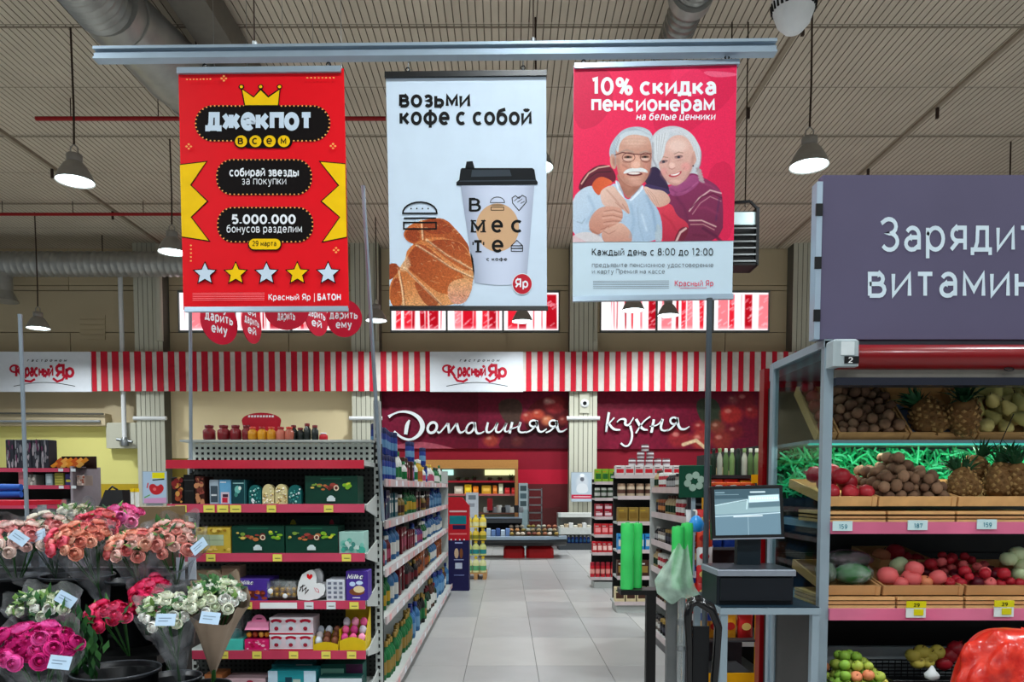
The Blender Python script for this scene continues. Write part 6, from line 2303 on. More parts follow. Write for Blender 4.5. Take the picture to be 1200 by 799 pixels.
R2, R3 = C(190, 30, 44), C(150, 20, 40)
end_bay('far white end shelf unit stacked with red packs right of the aisle', 697, 772, 690, 11.2,
        [(565, .0), (584, .0), (606, .0), (627, .0), (648, -.03), (677, -.06)], .4,
        [('green pack', 'pack', 'box', .1, .2, C(130, 170, 40), C(40, 100, 40), YEL, 1),
         ('dark glass jar', 'jar', 'can', .085, .16, C(60, 80, 60), C(200, 200, 190), WHT, 1),
         ('wine-red carton', 'carton', 'box', .12, .1, R3, C(226, 200, 204), WHT, 2),
         ('bright red carton', 'carton', 'box', .1, .17, C(206, 50, 56), C(236, 150, 150), WHT, 1),
         ('red pouch', 'pouch', 'box', .07, .17, C(190, 30, 40), C(240, 200, 190), WHT, 1),
         ('tall red tin', 'tin', 'can', .07, .23, R2, R3, C(226, 150, 140), 1)], 'the far end unit')
end_bay('nearer white end shelf unit with golden packs behind the green bag rolls', 724, 800, 720, 9.0,
        [(557, -.03), (582, .0), (612, .0), (645, .0), (676, .0), (706, -.03)], .4,
        [('red and white carton', 'carton', 'box', .11, .12, C(206, 200, 198), R2, BRN, 1),
         ('beige bag of biscuits', 'bag', 'can', .1, .16, C(196, 176, 150), C(150, 120, 96), C(90, 60, 50), 1),
         ('golden packet', 'packet', 'box', .12, .18, GLD, C(120, 90, 30), YEL, 1),
         ('light blue packet', 'packet', 'box', .1, .2, C(40, 130, 190), WHT, BLU, 1),
         ('brown packet', 'packet', 'box', .12, .2, BRN, GLD, WHT, 1),
         ('cream packet', 'packet', 'box', .12, .18, C(206, 190, 150), BRN, GRN, 1)], 'the nearer end unit')
# white tins piled on its top shelf
zt_ = at(0, 557, 9.0).z + .122
for k, (px, lv) in enumerate(((742, 0), (752, 0), (762, 0), (772, 0), (782, 0), (752, 1), (763, 1), (757, 2))):
    x = at(px, 550, 9.05).x
    place(g_can(.085, .045, C(206, 204, 206), C(90, 40, 50), C(130, 90, 96)), 'tin', 'cap', 'pale tin, %s in the %s layer of the tin pile on the nearer end unit' % (ORD[k if lv == 0 else (k - 5 if lv == 1 else 0)], ['lowest', 'middle', 'top'][lv]), 'tin', (x, 9.12, zt_ + .002 + lv * .087), 0, 'pale tins piled on the nearer end unit')
# run facing the aisle
XR_ = 1.5
rr_ = thing('shelf_unit', 'grey shelf run of jars right of the aisle behind the bag rolls', 'shelf unit', (1.8, 6.4, 0))
rz_ = [.13, .42, .72, .99, 1.27, 1.52]
b = MB()
b.box(1.95, 1.98, 5.25, 7.65, 0, 1.85, mat('shelf_back_dark'))
part(b, 'back_panel', rr_, True)
for j, z in enumerate(rz_):
    for k in range(2):
        y0, y1 = 5.25 + 1.2 * k, 6.45 + 1.2 * k
        xf = XR_ - (.05 if j == 0 else 0)
        b = MB()
        b.box(xf, 1.95, y0 + .003, y1 - .003, z - .03, z, M_shelf)
        part(b, 'shelf', rr_, True)
        b = MB()
        b.box(xf - .012, xf, y0 + .003, y1 - .003, z - .045, z + .012, M_rail2)
        part(b, 'price_rail', rr_, True)
b = MB()
b.box(XR_ - .02, 1.95, 7.65, 7.68, 0, 1.62, M_shelf)
part(b, 'end_panel', rr_, True)
b = MB()
b.box(XR_ - .045, 1.95, 5.25, 7.65, 0, .1, C(90, 90, 92))
part(b, 'plinth', rr_, True)
LN6 = ['lowest', 'second lowest', 'third lowest', 'third highest', 'second highest', 'top']
GJ = [(BLK, WHT, C(150, 150, 150), 'bot', 'dark jar', .04, .14), (C(120, 110, 100), BLK, WHT, 'can', 'grey tin', .045, .13), (BLK, GLD, C(60, 60, 70), 'can', 'black tin', .045, .14), (BRN, ORA, C(170, 110, 60), 'can', 'brown tin', .045, .14), (C(170, 150, 110), BRN, DGR, 'bot', 'tan bottle', .045, .18), (C(150, 30, 40), WHT, WHT, 'can', 'red tin', .045, .15)]
for j in range(6):
    y = 5.3
    cnt = {}
    while y < 7.58:
        g = GJ[(j * 2 + int((y - 5.3) / .35) * 5) % 6]
        pair = (g_bottle if g[3] == 'bot' else g_can)(g[6], g[5], g[0], g[1], g[2])
        cnt[g[4]] = cnt.get(g[4], 0) + 1
        place(pair, g[4].split()[1], 'cap', '%s, %s such from the near end, %s shelf of the right run' % (g[4], ORD[cnt[g[4]] - 1], LN6[j]), g[4].split()[1],
              (XR_ - (.04 if j == 0 else 0) + .055, y + g[5] + .004, rz_[j] + .001), 0, 'goods on the %s shelf of the right run' % LN6[j])
        y += g[5] * 2 + .02
# ================================================================== PRODUCE CABINET
M_fr = mat('cabinet_grey', (142, 158, 168), rough=.35, metal=.2, var=.03)
M_frd = mat('cabinet_inside', (44, 42, 40), rough=.6, var=.1)
M_glass = glass_sheet('cabinet_glass')
M_blind = mat('roller_blind_red', (118, 3, 10), rough=.28, coat=.25, var=.04)
M_wood = mat('crate_wood', (206, 160, 104), rough=.8, var=.12, scale=14)
M_carton = mat('crate_carton', (190, 142, 92), rough=.85, var=.08, scale=8)
GX0, GX1, GY0, GY1 = 1.350, 3.75, 3.2, 4.05
cb = thing('produce_cabinet', 'open refrigerated produce cabinet with red roller blind and pink price rails', 'cabinet', (2.5, 3.6, 0))
zTop = at(965, 399, GY0).z
b = MB()
b.rings([[(GX0 + .005, 3.2, z), (GX0 + .045, 3.2, z), (GX0 + .045, 3.235, z), (GX0 + .005, 3.235, z)] for z in (0, zTop)], M_fr, True, True)
b.bar((GX0 + .02, 3.2, zTop - .01), (GX0 + .02, 3.84, zTop - .01), .035, .035, M_fr)
b.box(GX0, GX0 + .03, 3.80, 3.84, 0, zTop, M_fr)
part(b, 'side_frame', cb, True)
b = MB()
b.box(GX0 + .012, GX0 + .018, 3.235, 3.80, .95, zTop - .03, M_glass)
part(b, 'glass_panel', cb, True)
b = MB()
b.box(GX0 + .01, GX0 + .02, 3.235, 3.80, .1, .95, M_fr)
part(b, 'side_panel', cb, True)
b = MB()
b.box(GX0 + .02, GX1, 3.99, 4.06, 0, at(900, 432, 4.0).z, M_blind)
part(b, 'rear_panel', cb, True)
b = MB()
b.box(GX0 + .04, GX1, 3.93, 3.98, .3, zTop - .1, M_frd)
part(b, 'back_wall', cb, True)
for k in range(10):
    z = .75 + k * .11
    b = MB()
    b.box(GX0 + .05, GX1, 3.915, 3.93, z, z + .1, M_frd)
    part(b, 'slat', cb, True)
b = MB()
b.box(GX0 + .045, GX1, 3.24, 3.98, zTop - .06, zTop + .02, M_fr)
part(b, 'canopy', cb, True)
b = MB()
zr = at(1100, 418, 3.18).z
b.tube([(GX0 + .05, 3.19, zr), (GX1, 3.19, zr)], .052, M_blind, n=24)
part(b, 'roller_blind', cb, True)
b = MB()
p, q = at(976, 429, 3.13), at(1007, 397, 3.13)
b.cbox(p.x, q.x, 3.125, 3.25, p.z, q.z, C(160, 172, 176), .008)
b.box(p.x + .03, p.x + .085, 3.122, 3.126, p.z + .045, q.z - .012, C(206, 214, 216))
b.box(p.x + .045, p.x + .105, 3.121, 3.125, p.z + .01, p.z + .04, M_black)
for qd in text_quads('2', p.x + .06, p.z + .013, .015, weight=.25, width=.02):
    b.quad(*[(x, 3.119, z) for x, z in qd], M_white)
part(b, 'blind_housing', cb, True)
b = MB()
p, q = at(972, 443, 3.19), at(972, 433, 3.19)
b.box(GX0 + .045, GX1, 3.19, 3.24, p.z, q.z, C(120, 116, 108))
b.box(GX0 + .045, GX1, 3.17, 3.25, at(0, 452, 3.19).z, p.z, C(20, 24, 40, coat=.5))
part(b, 'front_bar', cb, True)
b = MB()
p = at(1190, 433, 3.17)
b.tube([(p.x - .03 + .02 * math.cos(a * PI / 4), 3.165, p.z + .006 * math.sin(a * PI / 4)) for a in range(9)], .003, M_black, n=5)
b.tube([at(1188, 485, 3.2), at(1172, 520, 3.3)], .0022, M_black, n=5)
part(b, 'cord', cb, True)
b = MB()
b.box(GX0 + .045, GX1, 3.0, 3.98, 0, .3, M_fr)
b.box(GX0 + .045, GX1, 2.98, 3.0, .3, .55, M_frd)
part(b, 'plinth', cb, True)
zA, zB, zCc = at(1000, 613, 3.2).z, at(1000, 714, 3.2).z, .52
for z, nm in ((zA, 'A'), (zB, 'B')):
    b = MB()
    b.box(GX0 + .05, GX1, 3.2, 3.93, z - .03, z, M_fr)
    part(b, 'shelf', cb, True)
    b = MB()
    b.box(GX0 + .045, GX1, 3.185, 3.2, z - .045, z + .006, mat('price_rail_pink', (204, 102, 134), rough=.22, coat=.5, var=.2, scale=3))
    part(b, 'price_rail', cb, True)
for (px, py, z) in ((987, 617, 0), (1075, 616, 0), (1156, 615, 0)):
    p = at(px, py, 3.18)
    b = MB()
    b.box(p.x - .042, p.x + .042, 3.176, 3.18, p.z - .018, p.z + .024, C(190, 214, 216))
    for qd in text_quads('159' if px != 1075 else '187', p.x - .016, p.z - .008, .012, weight=.25, width=.036):
        b.quad(*[(x, 3.174, zz_) for x, zz_ in qd], C(30, 120, 140))
    part(b, 'price_tag', cb, True)
for (px, py) in ((1073, 714), (1176, 713)):
    p = at(px, py, 3.18)
    b = MB()
    b.box(p.x - .042, p.x + .042, 3.176, 3.18, p.z - .035, p.z + .008, C(214, 222, 220))
    b.box(p.x - .042, p.x + .042, 3.174, 3.178, p.z + .008, p.z + .036, C(206, 196, 10))
    b.box(p.x - .01, p.x + .03, 3.172, 3.176, p.z - .025, p.z + .002, C(206, 196, 10))
    for qd in text_quads('29', p.x - .012, p.z + .014, .009, weight=.3, width=.026):
        b.quad(*[(x, 3.172, zz_) for x, zz_ in qd], M_ink)
    part(b, 'price_tag', cb, True)
b = MB()
zl = at(1000, 520.5, 3.45).z
M_led = mat('led_strip', (70, 200, 180), emit=.8)
b.box(GX0 + .05, GX1, 3.44, 3.47, zl - .003, zl + .004, M_led)
la = bpy.data.lights.new('cabinet_tube', 'AREA')
la.shape, la.size, la.size_y, la.energy, la.color = 'RECTANGLE', 2.2, .03, 5.0, (.85, 1.0, .92)
lo = bpy.data.objects.new('cabinet_tube_light', la)
COL.objects.link(lo)
lo.location = (2.5, 3.50, zl - .006)
lo.rotation_euler = (.5, 0, 0)
part(b, 'led_strip', cb, True)
b = MB()
b.box(GX0 + .05, GX1, 3.45, 3.93, zl + .004, zl + .02, M_fr)
part(b, 'shelf', cb, True)
# green shredded strip along the back
rg = random.Random(21)
b = MB()
GRS = [C(20, 190, 110), C(30, 206, 124), C(8, 130, 70), C(70, 220, 150)]
for k in range(1500):
    x = rg.uniform(GX0 + .06, 2.75)
    z = rg.uniform(zA + .12, zl - .02)
    y = rg.uniform(3.72, 3.90)
    a = rg.uniform(0, PI)
    l_ = rg.uniform(.02, .05)
    w_ = .0042
    d0, d1 = math.cos(a) * l_, math.sin(a) * l_
    n0, n1 = -math.sin(a) * w_, math.cos(a) * w_
    yb = rg.uniform(-.02, .02)
    m = rg.choice(GRS)
    b.quad((x - d0 - n0, y, z - d1 - n1), (x - d0 + n0, y, z - d1 + n1), (x + n0, y + yb, z + n1 + .006), (x - n0, y + yb, z - n1 + .006), m)
    b.quad((x - n0, y + yb, z - n1 + .006), (x + n0, y + yb, z + n1 + .006), (x + d0 + n0, y, z + d1 + n1), (x + d0 - n0, y, z + d1 - n1), m)
b.box(GX0 + .06, 3.2, 3.905, 3.914, zA + .1, zl, C(6, 60, 36))
gs = thing('grass_strip', 'shredded bright green plastic grass lining the cabinet behind the potatoes and pineapples', 'decoration', (2, 3.8, zA))
tag(part(b, 'blades', gs, True), kind='stuff')


# ---- fruit meshes
def fruit_apple(m, m2, r=.036):
    b = MB()
    b.lathe([(r * .25, -r * .80), (r * .6, -r * .78), (r * .92, -r * .35), (r * 1.02, r * .1), (r * .85, r * .6), (r * .5, r * .84), (r * .16, r * .72)], m, n=12)
    c = MB()
    c.tube([(0, 0, r * .65), (r * .1, 0, r * 1.15)], r * .05, BRN, n=5)
    return b.mesh('apple'), c.mesh('stem')


def fruit_pom(m, r=.045):
    b = MB()
    b.lathe([(r * .2, -r), (r * .8, -r * .65), (r * 1.0, -.0), (r * .8, r * .6), (r * .3, r * .92), (r * .2, r * 1.0)], m, n=12)
    c = MB()
    for k in range(6):
        a = k * PI / 3
        c.poly([(r * .18 * math.cos(a - .4), r * .18 * math.sin(a - .4), r * .95), (r * .18 * math.cos(a + .4), r * .18 * math.sin(a + .4), r * .95), (r * .3 * math.cos(a), r * .3 * math.sin(a), r * 1.3)], m)
    return b.mesh('pomegranate'), c.mesh('crown')


def fruit_pear(m, r=.036):
    b = MB()
    b.lathe([(r * .2, -r * 1.05), (r * .75, -r * .85), (r * 1.0, -r * .3), (r * .9, r * .25), (r * .55, r * .9), (r * .4, r * 1.35), (r * .15, r * 1.55)], m, n=12)
    c = MB()
    c.tube([(0, 0, r * 1.5), (r * .15, 0, r * 1.95)], r * .06, BRN, n=5)
    return b.mesh('pear'), c.mesh('stem')


M_pot = [mat('potato_%d' % k, c, rough=.8, var=.12, scale=30, bump=.3) for k, c in enumerate([(122, 92, 70), (104, 76, 58), (138, 106, 82)])]
_pots = []
for k in range(6):
    b = MB()
    b.blob((0, 0, 0), .03, M_pot[k % 3], 10, 7, .1, (1.14, 1.0, .9), seed=k)
    _pots.append(b.mesh('potato'))
M_pin = mat('pineapple_skin', (112, 80, 44), rough=.75, var=.2, scale=40)
M_pin2 = mat('pineapple_eye', (150, 118, 72), rough=.8)
M_pinl = mat('pineapple_leaf', (30, 74, 44), rough=.5, var=.3, scale=20)


def fruit_pine():
    b = MB()
    r, h = .062, .17
    b.lathe([(r * .5, 0), (r * .9, h * .12), (r, h * .4), (r * .95, h * .7), (r * .6, h * .96), (r * .3, h)], M_pin, n=14)
    for j in range(7):
        zj = h * (.08 + .13 * j)
        rr = r * (0.55 + .47 * math.sin(PI * min(1, max(0, (zj / h) * .9 + .08))) ** .6) * .99
        for k in range(12):
            a = 2 * PI * (k + .5 * (j % 2)) / 12
            x, y = math.cos(a), math.sin(a)
            s_ = .012
            c = Vector((x * rr, y * rr, zj))
            t_ = Vector((-y, x, 0)) * s_
            u_ = Vector((0, 0, s_ * 1.0))
            tip = c + Vector((x, y, .2)) * .009
            for A_, B_ in ((c + t_, c + u_), (c + u_, c - t_), (c - t_, c - u_), (c - u_, c + t_)):
                b.poly([tuple(A_), tuple(B_), tuple(tip)], M_pin2 if (k + j) % 2 else M_pin)
    c = MB()
    for k in range(26):
        a = k * 2.4
        ln = .07 + .05 * ((k * 37) % 10) / 10
        ti = .15 + .75 * k / 26
        d = Vector((math.cos(a) * math.sin(ti), math.sin(a) * math.sin(ti), math.cos(ti)))
        s_ = Vector((-math.sin(a), math.cos(a), 0)) * .009
        o = Vector((math.cos(a) * .012, math.sin(a) * .012, h * .97))
        m_ = o + d * ln * .6
        e = o + d * ln + Vector((math.cos(a), math.sin(a), -.3)) * ln * .25
        c.add([tuple(o - s_), tuple(o + s_), tuple(m_ + s_ * .7), tuple(m_ - s_ * .7), tuple(e)], [(0, 1, 2, 3), (3, 2, 4)], M_pinl)
    return b.mesh('pineapple'), c.mesh('crown')


FR = {'pom': fruit_pom(C(150, 20, 34, coat=.2)), 'pom2': fruit_pom(C(176, 40, 50, coat=.2)), 'pear': fruit_pear(C(190, 180, 110)), 'pear2': fruit_pear(C(206, 190, 120)),
      'gapple': fruit_apple(C(130, 170, 60), None), 'gapple2': fruit_apple(C(160, 176, 70), None), 'rapple': fruit_apple(C(170, 30, 44), None), 'dapple': fruit_apple(C(84, 12, 30), None), 'papple': fruit_apple(C(214, 96, 96), None),
      'oapple': fruit_apple(C(214, 130, 90), None), 'wapple': fruit_apple(C(190, 206, 160), None), 'yapple': fruit_apple(C(196, 180, 80), None), 'pine': fruit_pine()}


def fr(kind, loc, rot, label, cat, group, scale=1.0, name=None):
    if kind == 'pot':
        t = link(name or 'potato', random.choice(_pots), None, True, loc, rot, (scale,) * 3)
        return tag(t, label, cat, group)
    pair = FR[kind]
    t = link(name or pair[0].name.split('.')[0], pair[0], None, True, loc, rot, (scale,) * 3)
    tag(t, label, cat, group)
    part(pair[1], {'pine': 'crown', 'pom': 'crown', 'pom2': 'crown'}.get(kind, 'stem'), t)
    return t


def crate(label, x0, x1, y0, y1, z0, h, tilt, m=None, back_h=None, solid=True):
    """open crate standing at front edge y0, tilted up towards the back"""
    m = m or M_wood
    t = thing('crate', label, 'crate', (x0, y0, z0), (tilt, 0, 0))
    w, d = x1 - x0, y1 - y0
    b = MB()
    b.box(0, w, 0, d, 0, .008, m)
    part(b, 'base', t)
    for (a, c, e, f) in ((0, w, 0, .01), (0, w, d - .01, d), (0, .01, .01, d - .01), (w - .01, w, .01, d - .01)):
        b = MB()
        b.box(a, c, e, f, .008, h, m)
        part(b, 'side', t)
    for a in (0.001, w - .021):
        b = MB()
        b.box(a, a + .02, -.003, 0, .0, h, m)
        part(b, 'corner_post', t)
    return t


def spread(pts, r, lo, hi, it=70):
    """push round goods apart until they only touch, inside the crate"""
    p = np.array(pts, float)
    r = np.array(r, float)
    for _ in range(it):
        d = p[:, None] - p[None]
        L = np.sqrt((d ** 2).sum(-1)) + 1e-9
        ov = np.maximum(0, (r[:, None] + r[None]) - L)
        np.fill_diagonal(ov, 0)
        mv = (d / L[..., None] * ov[..., None]).sum(1) * .35
        mv[:, 2] += np.abs(mv[:, 2]) * .1
        p += mv
        p[:, 2] -= .0004
        for k in range(3):
            p[:, k] = np.clip(p[:, k], lo[k] + r, (hi[k] - r) if hi[k] < 9 else 9)
    return p


def in_crate(t, u, v, z):
    return WORLD[t.name] @ Vector((u, v, z))


# row A: three crates in front, tilted
yA = 3.24
zrow = zA + .055
cA = []
for (a, c, lab, m) in ((966, 1027, 'wooden crate of pomegranates on the upper price rail shelf', M_wood), (1029, 1120, 'wooden crate of potatoes on the upper price rail shelf', M_wood),
                       (1122, 1236, 'wooden crate holding pineapples on the upper price rail shelf', M_wood)):
    p, q = at(a, 590, yA), at(c, 590, yA)
    cA.append(crate(lab, max(p.x, GX0 + .05), q.x, yA, yA + .46, at(0, 593, yA).z, .042, .18, m))
rp = random.Random(5)
GP = 'pomegranates in the upper crate'
for (u, v, z, s_) in ((.035, .06, .05, .85), (.115, .05, .05, .85), (.19, .06, .05, .8), (.05, .15, .075, .95), (.14, .14, .08, 1.0), (.03, .24, .1, .9), (.11, .24, .11, .9), (.09, .10, .115, .9)):
    k = 'pom' if rp.random() < .6 else 'pom2'
    fr(k, in_crate(cA[0], u, v, z), (rp.uniform(-1.5, -.6), rp.uniform(-.5, .5), rp.uniform(0, 6)), 'red pomegranate in the upper crate left of the potatoes', 'pomegranate', GP, s_)
w_ = 91 * yA / F
P_, R_p = [], []
for k in range(118):
    u, v = (k % 10 + .5 + rp.uniform(-.3, .3)) / 10, .05 + ((k // 10) % 6) * .05
    hm = (.135 * max(0, 1 - abs(u - .48) / .52) ** .8 * min(1, v / .16)) * (1 if k < 60 else .45)
    P_.append((.02 + (w_ - .04) * u, v, .04 + hm))
    R_p.append(.03 * rp.uniform(.66, .92))
for p_, r_ in zip(spread(P_, R_p, (.01, .012, .01), (w_ - .01, .42, 9)), R_p):
    fr('pot', in_crate(cA[1], *p_), (rp.uniform(0, 6), rp.uniform(0, 6), rp.uniform(0, 6)), 'brown potato in the heap between pomegranates and pineapples', 'potato', 'potatoes heaped in the upper crate', r_ / .0315)
for k, (px, py, rx, rz, s_) in enumerate(((1118, 578, -1.35, .5, .8), (1142, 577, -1.2, -.5, .85), (1168, 577, -.75, .5, .95), (1196, 579, -.5, -.2, .95), (1226, 578, -.6, .2, .95), (1130, 560, -1.1, .3, .9), (1180, 560, -.4, 0, .85))):
    p = at(px, py, yA + .09 + (.14 if k > 4 else 0))
    fr('pine', (p.x, p.y, p.z - .02 + (0 if k < 5 else -.02)), (-rx * .35, rz * .6, rz * 3), 'pineapple %s in the upper right crate' % ['lying at far left', 'lying second from left', 'leaning third from left', 'standing fourth from left', 'at the hidden right end', 'behind at left', 'behind at right'][k], 'pineapple', 'pineapples in the upper crate', s_)

# flat crate stacks under the crates (edges of boards)
for (a, c) in ((966, 1039), (1041, 1120), (1122, 1236)):
    p, q = at(a, 600, 3.215), at(c, 600, 3.215)
    t = thing('crate', 'flattened wooden crates stacked under the %s crate' % {966: 'pomegranate', 1041: 'potato', 1122: 'pineapple'}[a], 'crate', (p.x, 3.22, zA + .001))
    for k in range(3):
        b = MB()
        z = zA + .002 + k * .018
        b.box(p.x, q.x - .004, 3.215, 3.5, z, z + .013 - (k == 1) * .003, M_wood if k % 2 == 0 else M_carton)
        part(b, 'board', t, True)
for (a, c) in ((966, 1050), (1052, 1130), (1132, 1236)):
    p, q = at(a, 700, 3.215), at(c, 700, 3.215)
    t = thing('crate', 'flattened wooden crates stacked on the lower shelf at its %s' % {966: 'left end', 1052: 'middle', 1132: 'right end'}[a], 'crate', (p.x, 3.22, zB + .001))
    for k in range(3):
        b = MB()
        z = zB + .002 + k * .018
        b.box(p.x, q.x - .004, 3.215, 3.55, z, z + .013, M_wood if k != 1 else M_carton)
        part(b, 'board', t, True)

# top row: steep crates built in place of a tilted mirror's reflection of the goods below
yT = 3.5
cT = []
for (a, c, lab) in ((955, 977.5, 'steep wooden crate built for a mirror reflection, left end of the top row'), (979, 1061, 'steep wooden crate of dark potatoes built for a mirror reflection in the top row'), (1063, 1140, 'steep wooden crate of pineapples built for a mirror reflection in the top row'), (1142, 1240, 'steep wooden crate of pears built for a mirror reflection in the top row')):
    p, q = at(a, 516, yT), at(c, 516, yT)
    cT.append(crate(lab, max(p.x, GX0 + .05), q.x, yT, yT + .37, at(0, 517.5, yT).z, .05, .75, M_wood))
for k in range(5):
    fr('pom', in_crate(cT[0], .05 + .01 * (k % 2), .06 + .075 * k, .045), (1.0, rp.uniform(-.5, .5), rp.uniform(0, 6)), 'dark red pomegranate built for a mirror reflection, narrow left crate of the top row', 'pomegranate', 'reflected pomegranates in the top row', .8)
wT = 82 * yT / F
P_ = [(.03 + (wT - .06) * (i + .25 + .5 * (j % 2)) / 6.5, .035 + .045 * j, .035 + .03 * rp.random()) for j in range(8) for i in range(7)]
R_p = [.03 * rp.uniform(.72, 1.0) for _ in P_]
for p_, r_ in zip(spread(P_, R_p, (.01, .012, .01), (wT - .012, .36, 9)), R_p):
    fr('pot', in_crate(cT[1], *p_), (rp.uniform(0, 6), rp.uniform(0, 6), rp.uniform(0, 6)), 'dark potato built for a mirror reflection, steep crate of the top row', 'potato', 'reflected potatoes in the top row', r_ / .0315)
for k, (u, v) in enumerate(((.09, .02), (.17, .03), (.25, .02))):
    fr('pine', in_crate(cT[2], u, v, .05), (-.75, 0, k * 1.3), 'shaded pineapple built for a mirror reflection, %s from the left in the top row crate' % ORD[k], 'pineapple', 'reflected pineapples in the top row', 1.05 if k else .9)
b = MB()
b.M = WORLD[cT[2].name]
b.poly([(.02, .05, .02), (.12, .03, .025), (.3, .035, .02), (.3, .12, .012), (.1, .2, .02), (.02, .3, .016)], C(120, 134, 170))
t = thing('paper_sheet', 'bluish paper sheet built for a mirror reflection under the top row pineapples', 'paper', WORLD[cT[2].name] @ Vector((.02, .05, .02)))
part(b, 'sheet', t, True)
wP = 98 * yT / F
P_ = [(.035 + (wP - .06) * (i + .25 + .5 * (j % 2)) / 4.5, .045 + .075 * j, .042 + .02 * rp.random()) for j in range(5) for i in range(5)]
R_p = [.043 * rp.uniform(.85, 1.05) for _ in P_]
for p_, r_ in zip(spread(P_, R_p, (.01, .012, .01), (wP - .012, .36, 9)), R_p):
    fr(rp.choice(['pear', 'pear2']), in_crate(cT[3], *p_), (rp.uniform(.3, 1.5), rp.uniform(-.8, .8), rp.uniform(0, 6)), 'yellow-green pear built for a mirror reflection, steep crate right in the top row', 'pear', 'reflected pears in the top row', r_ / .041)

# row B
yB = 3.24
cB = []
for (a, c, lab, m) in ((955, 1031, 'cardboard crate under the bagged cabbages', M_carton), (1034, 1128, 'cardboard crate of pink apples', M_carton), (1131, 1240, 'cardboard crate of dark red apples', M_carton)):
    p, q = at(a, 697, yB), at(c, 697, yB)
    cB.append(crate(lab, max(p.x, GX0 + .05), q.x, yB, yB + .4, at(0, 697, yB).z, .042, .2, m))
wB = 94 * yB / F
for k, (u, v, z, kd, s_) in enumerate(((.055, .08, .06, 'papple', 1.25), (.155, .07, .05, 'papple', 1.2), (.145, .16, .085, 'wapple', 1.15), (.10, .05, .035, 'papple', .9), (.22, .07, .035, 'oapple', .9), (.275, .07, .055, 'papple', 1.05), (.175, .09, .09, 'papple', 1.1))):
    fr(kd, in_crate(cB[1], u, v, z), (rp.uniform(-.6, .6), rp.uniform(-.6, .6), rp.uniform(0, 6)), '%s apple, %s in the middle lower crate' % ('pale green' if kd == 'wapple' else ('orange-pink' if kd == 'oapple' else 'large pink'), ['nearest its left side', 'second from left', 'behind the second from left', 'half hidden between the two largest', 'low right of the middle', 'near its right side', 'topmost'][k]), 'apple', 'apples in the middle lower crate', s_)
P_, R_p = [], []
for k in range(46):
    u, v = rp.uniform(-.06, .26), .05 + .052 * (k % 5)
    P_.append((u, v, .05 + .09 * (v / .25) * max(.2, 1 - abs(u - .08) / .24) * (1 if k % 2 else .5)))
    R_p.append(.036 * rp.uniform(.55, .8))
for p_, r_ in zip(spread(P_, R_p, (-.09, .012, .01), (.29, .38, 9)), R_p):
    fr(rp.choice(['rapple', 'dapple', 'dapple', 'rapple', 'papple']), in_crate(cB[2], *p_), (rp.uniform(-.9, .9), rp.uniform(-.9, .9), rp.uniform(0, 6)), 'dark red apple in the heap at the lower right crate', 'apple', 'dark red apples', r_ / .037)
for k, (px, py) in enumerate(((1182, 655), (1192, 649), (1198, 662), (1196, 672))):
    p = at(px, py, yB + .12)
    fr('wapple', p, (rp.uniform(-.5, .5), 0, 0), 'pale green apple beside the dark red heap at the right', 'apple', 'pale green apples at the right', 1.0)
# rear crate with red apples
p, q = at(1022, 660, 3.62), at(1085, 660, 3.62)
cR = crate('small cardboard crate of red apples behind the bagged cabbages', p.x, q.x, 3.55, 3.85, at(0, 668, 3.55).z, .05, .15, M_carton)
for k, (px, py, kd) in enumerate(((1033, 652, 'oapple'), (1049, 647, 'rapple'), (1041, 656, 'rapple'), (1061, 655, 'rapple'), (1073, 657, 'rapple'), (1082, 659, 'rapple'))):
    fr(kd, at(px, py, 3.64), (.2 * k, .3, k), '%s apple, %s from the left in the rear crate' % ('orange' if kd == 'oapple' else 'red', ORD[k]), 'apple', 'apples in the rear crate', 1.2 if k < 2 else 1.0)


# bagged cabbages
def cabbage_bag(label, px, py, Y, w, h, m, mb_, seed, shade=(0, 0)):
    p = at(px, py, Y)
    t = thing('cabbage_bag', label, 'vegetable bag', (p.x, Y, p.z))
    b = MB()
    rx, rz = w * Y / F / 2, h * Y / F / 2
    b.blob((p.x, Y + .04, p.z), 1, m, 20, 12, .12, (rx, .07, rz), seed=seed)
    part(b, 'cabbage', t, True)
    b = MB()
    b.blob((p.x, Y + .04, p.z), 1, mb_, 22, 13, .2, (rx * 1.08, .078, rz * 1.1), seed=seed + 1)
    part(b, 'bag', t, True)
    return t


M_bagf = clear_film('bag_film', (236, 244, 240), .9, .15)
cabbage_bag('green cabbages in a clear bag with purple print, upper of the two bags', 998, 657, 3.36, 52, 22, C(24, 96, 44), clear_film('bag_print', (226, 190, 206), .86, .2), 3)
cabbage_bag('pale green cabbage in a clear bag at the front left of the lower shelf', 1004, 673, 3.28, 42, 24, C(60, 120, 64), M_bagf, 5)
cabbage_bag('dull green avocado bag at the far left of the lower shelf', 972, 671, 3.3, 18, 26, C(70, 90, 60), M_bagf, 7)
# row C: basket with green apples, onions, red net bag
b = MB()
zC = at(1000, 775, 3.3).z
b.box(GX0 + .05, GX1, 3.6, 3.63, at(0, 775, 3.6).z - .1, at(0, 758, 3.6).z, C(150, 158, 162))
part(b, 'divider', cb, True)


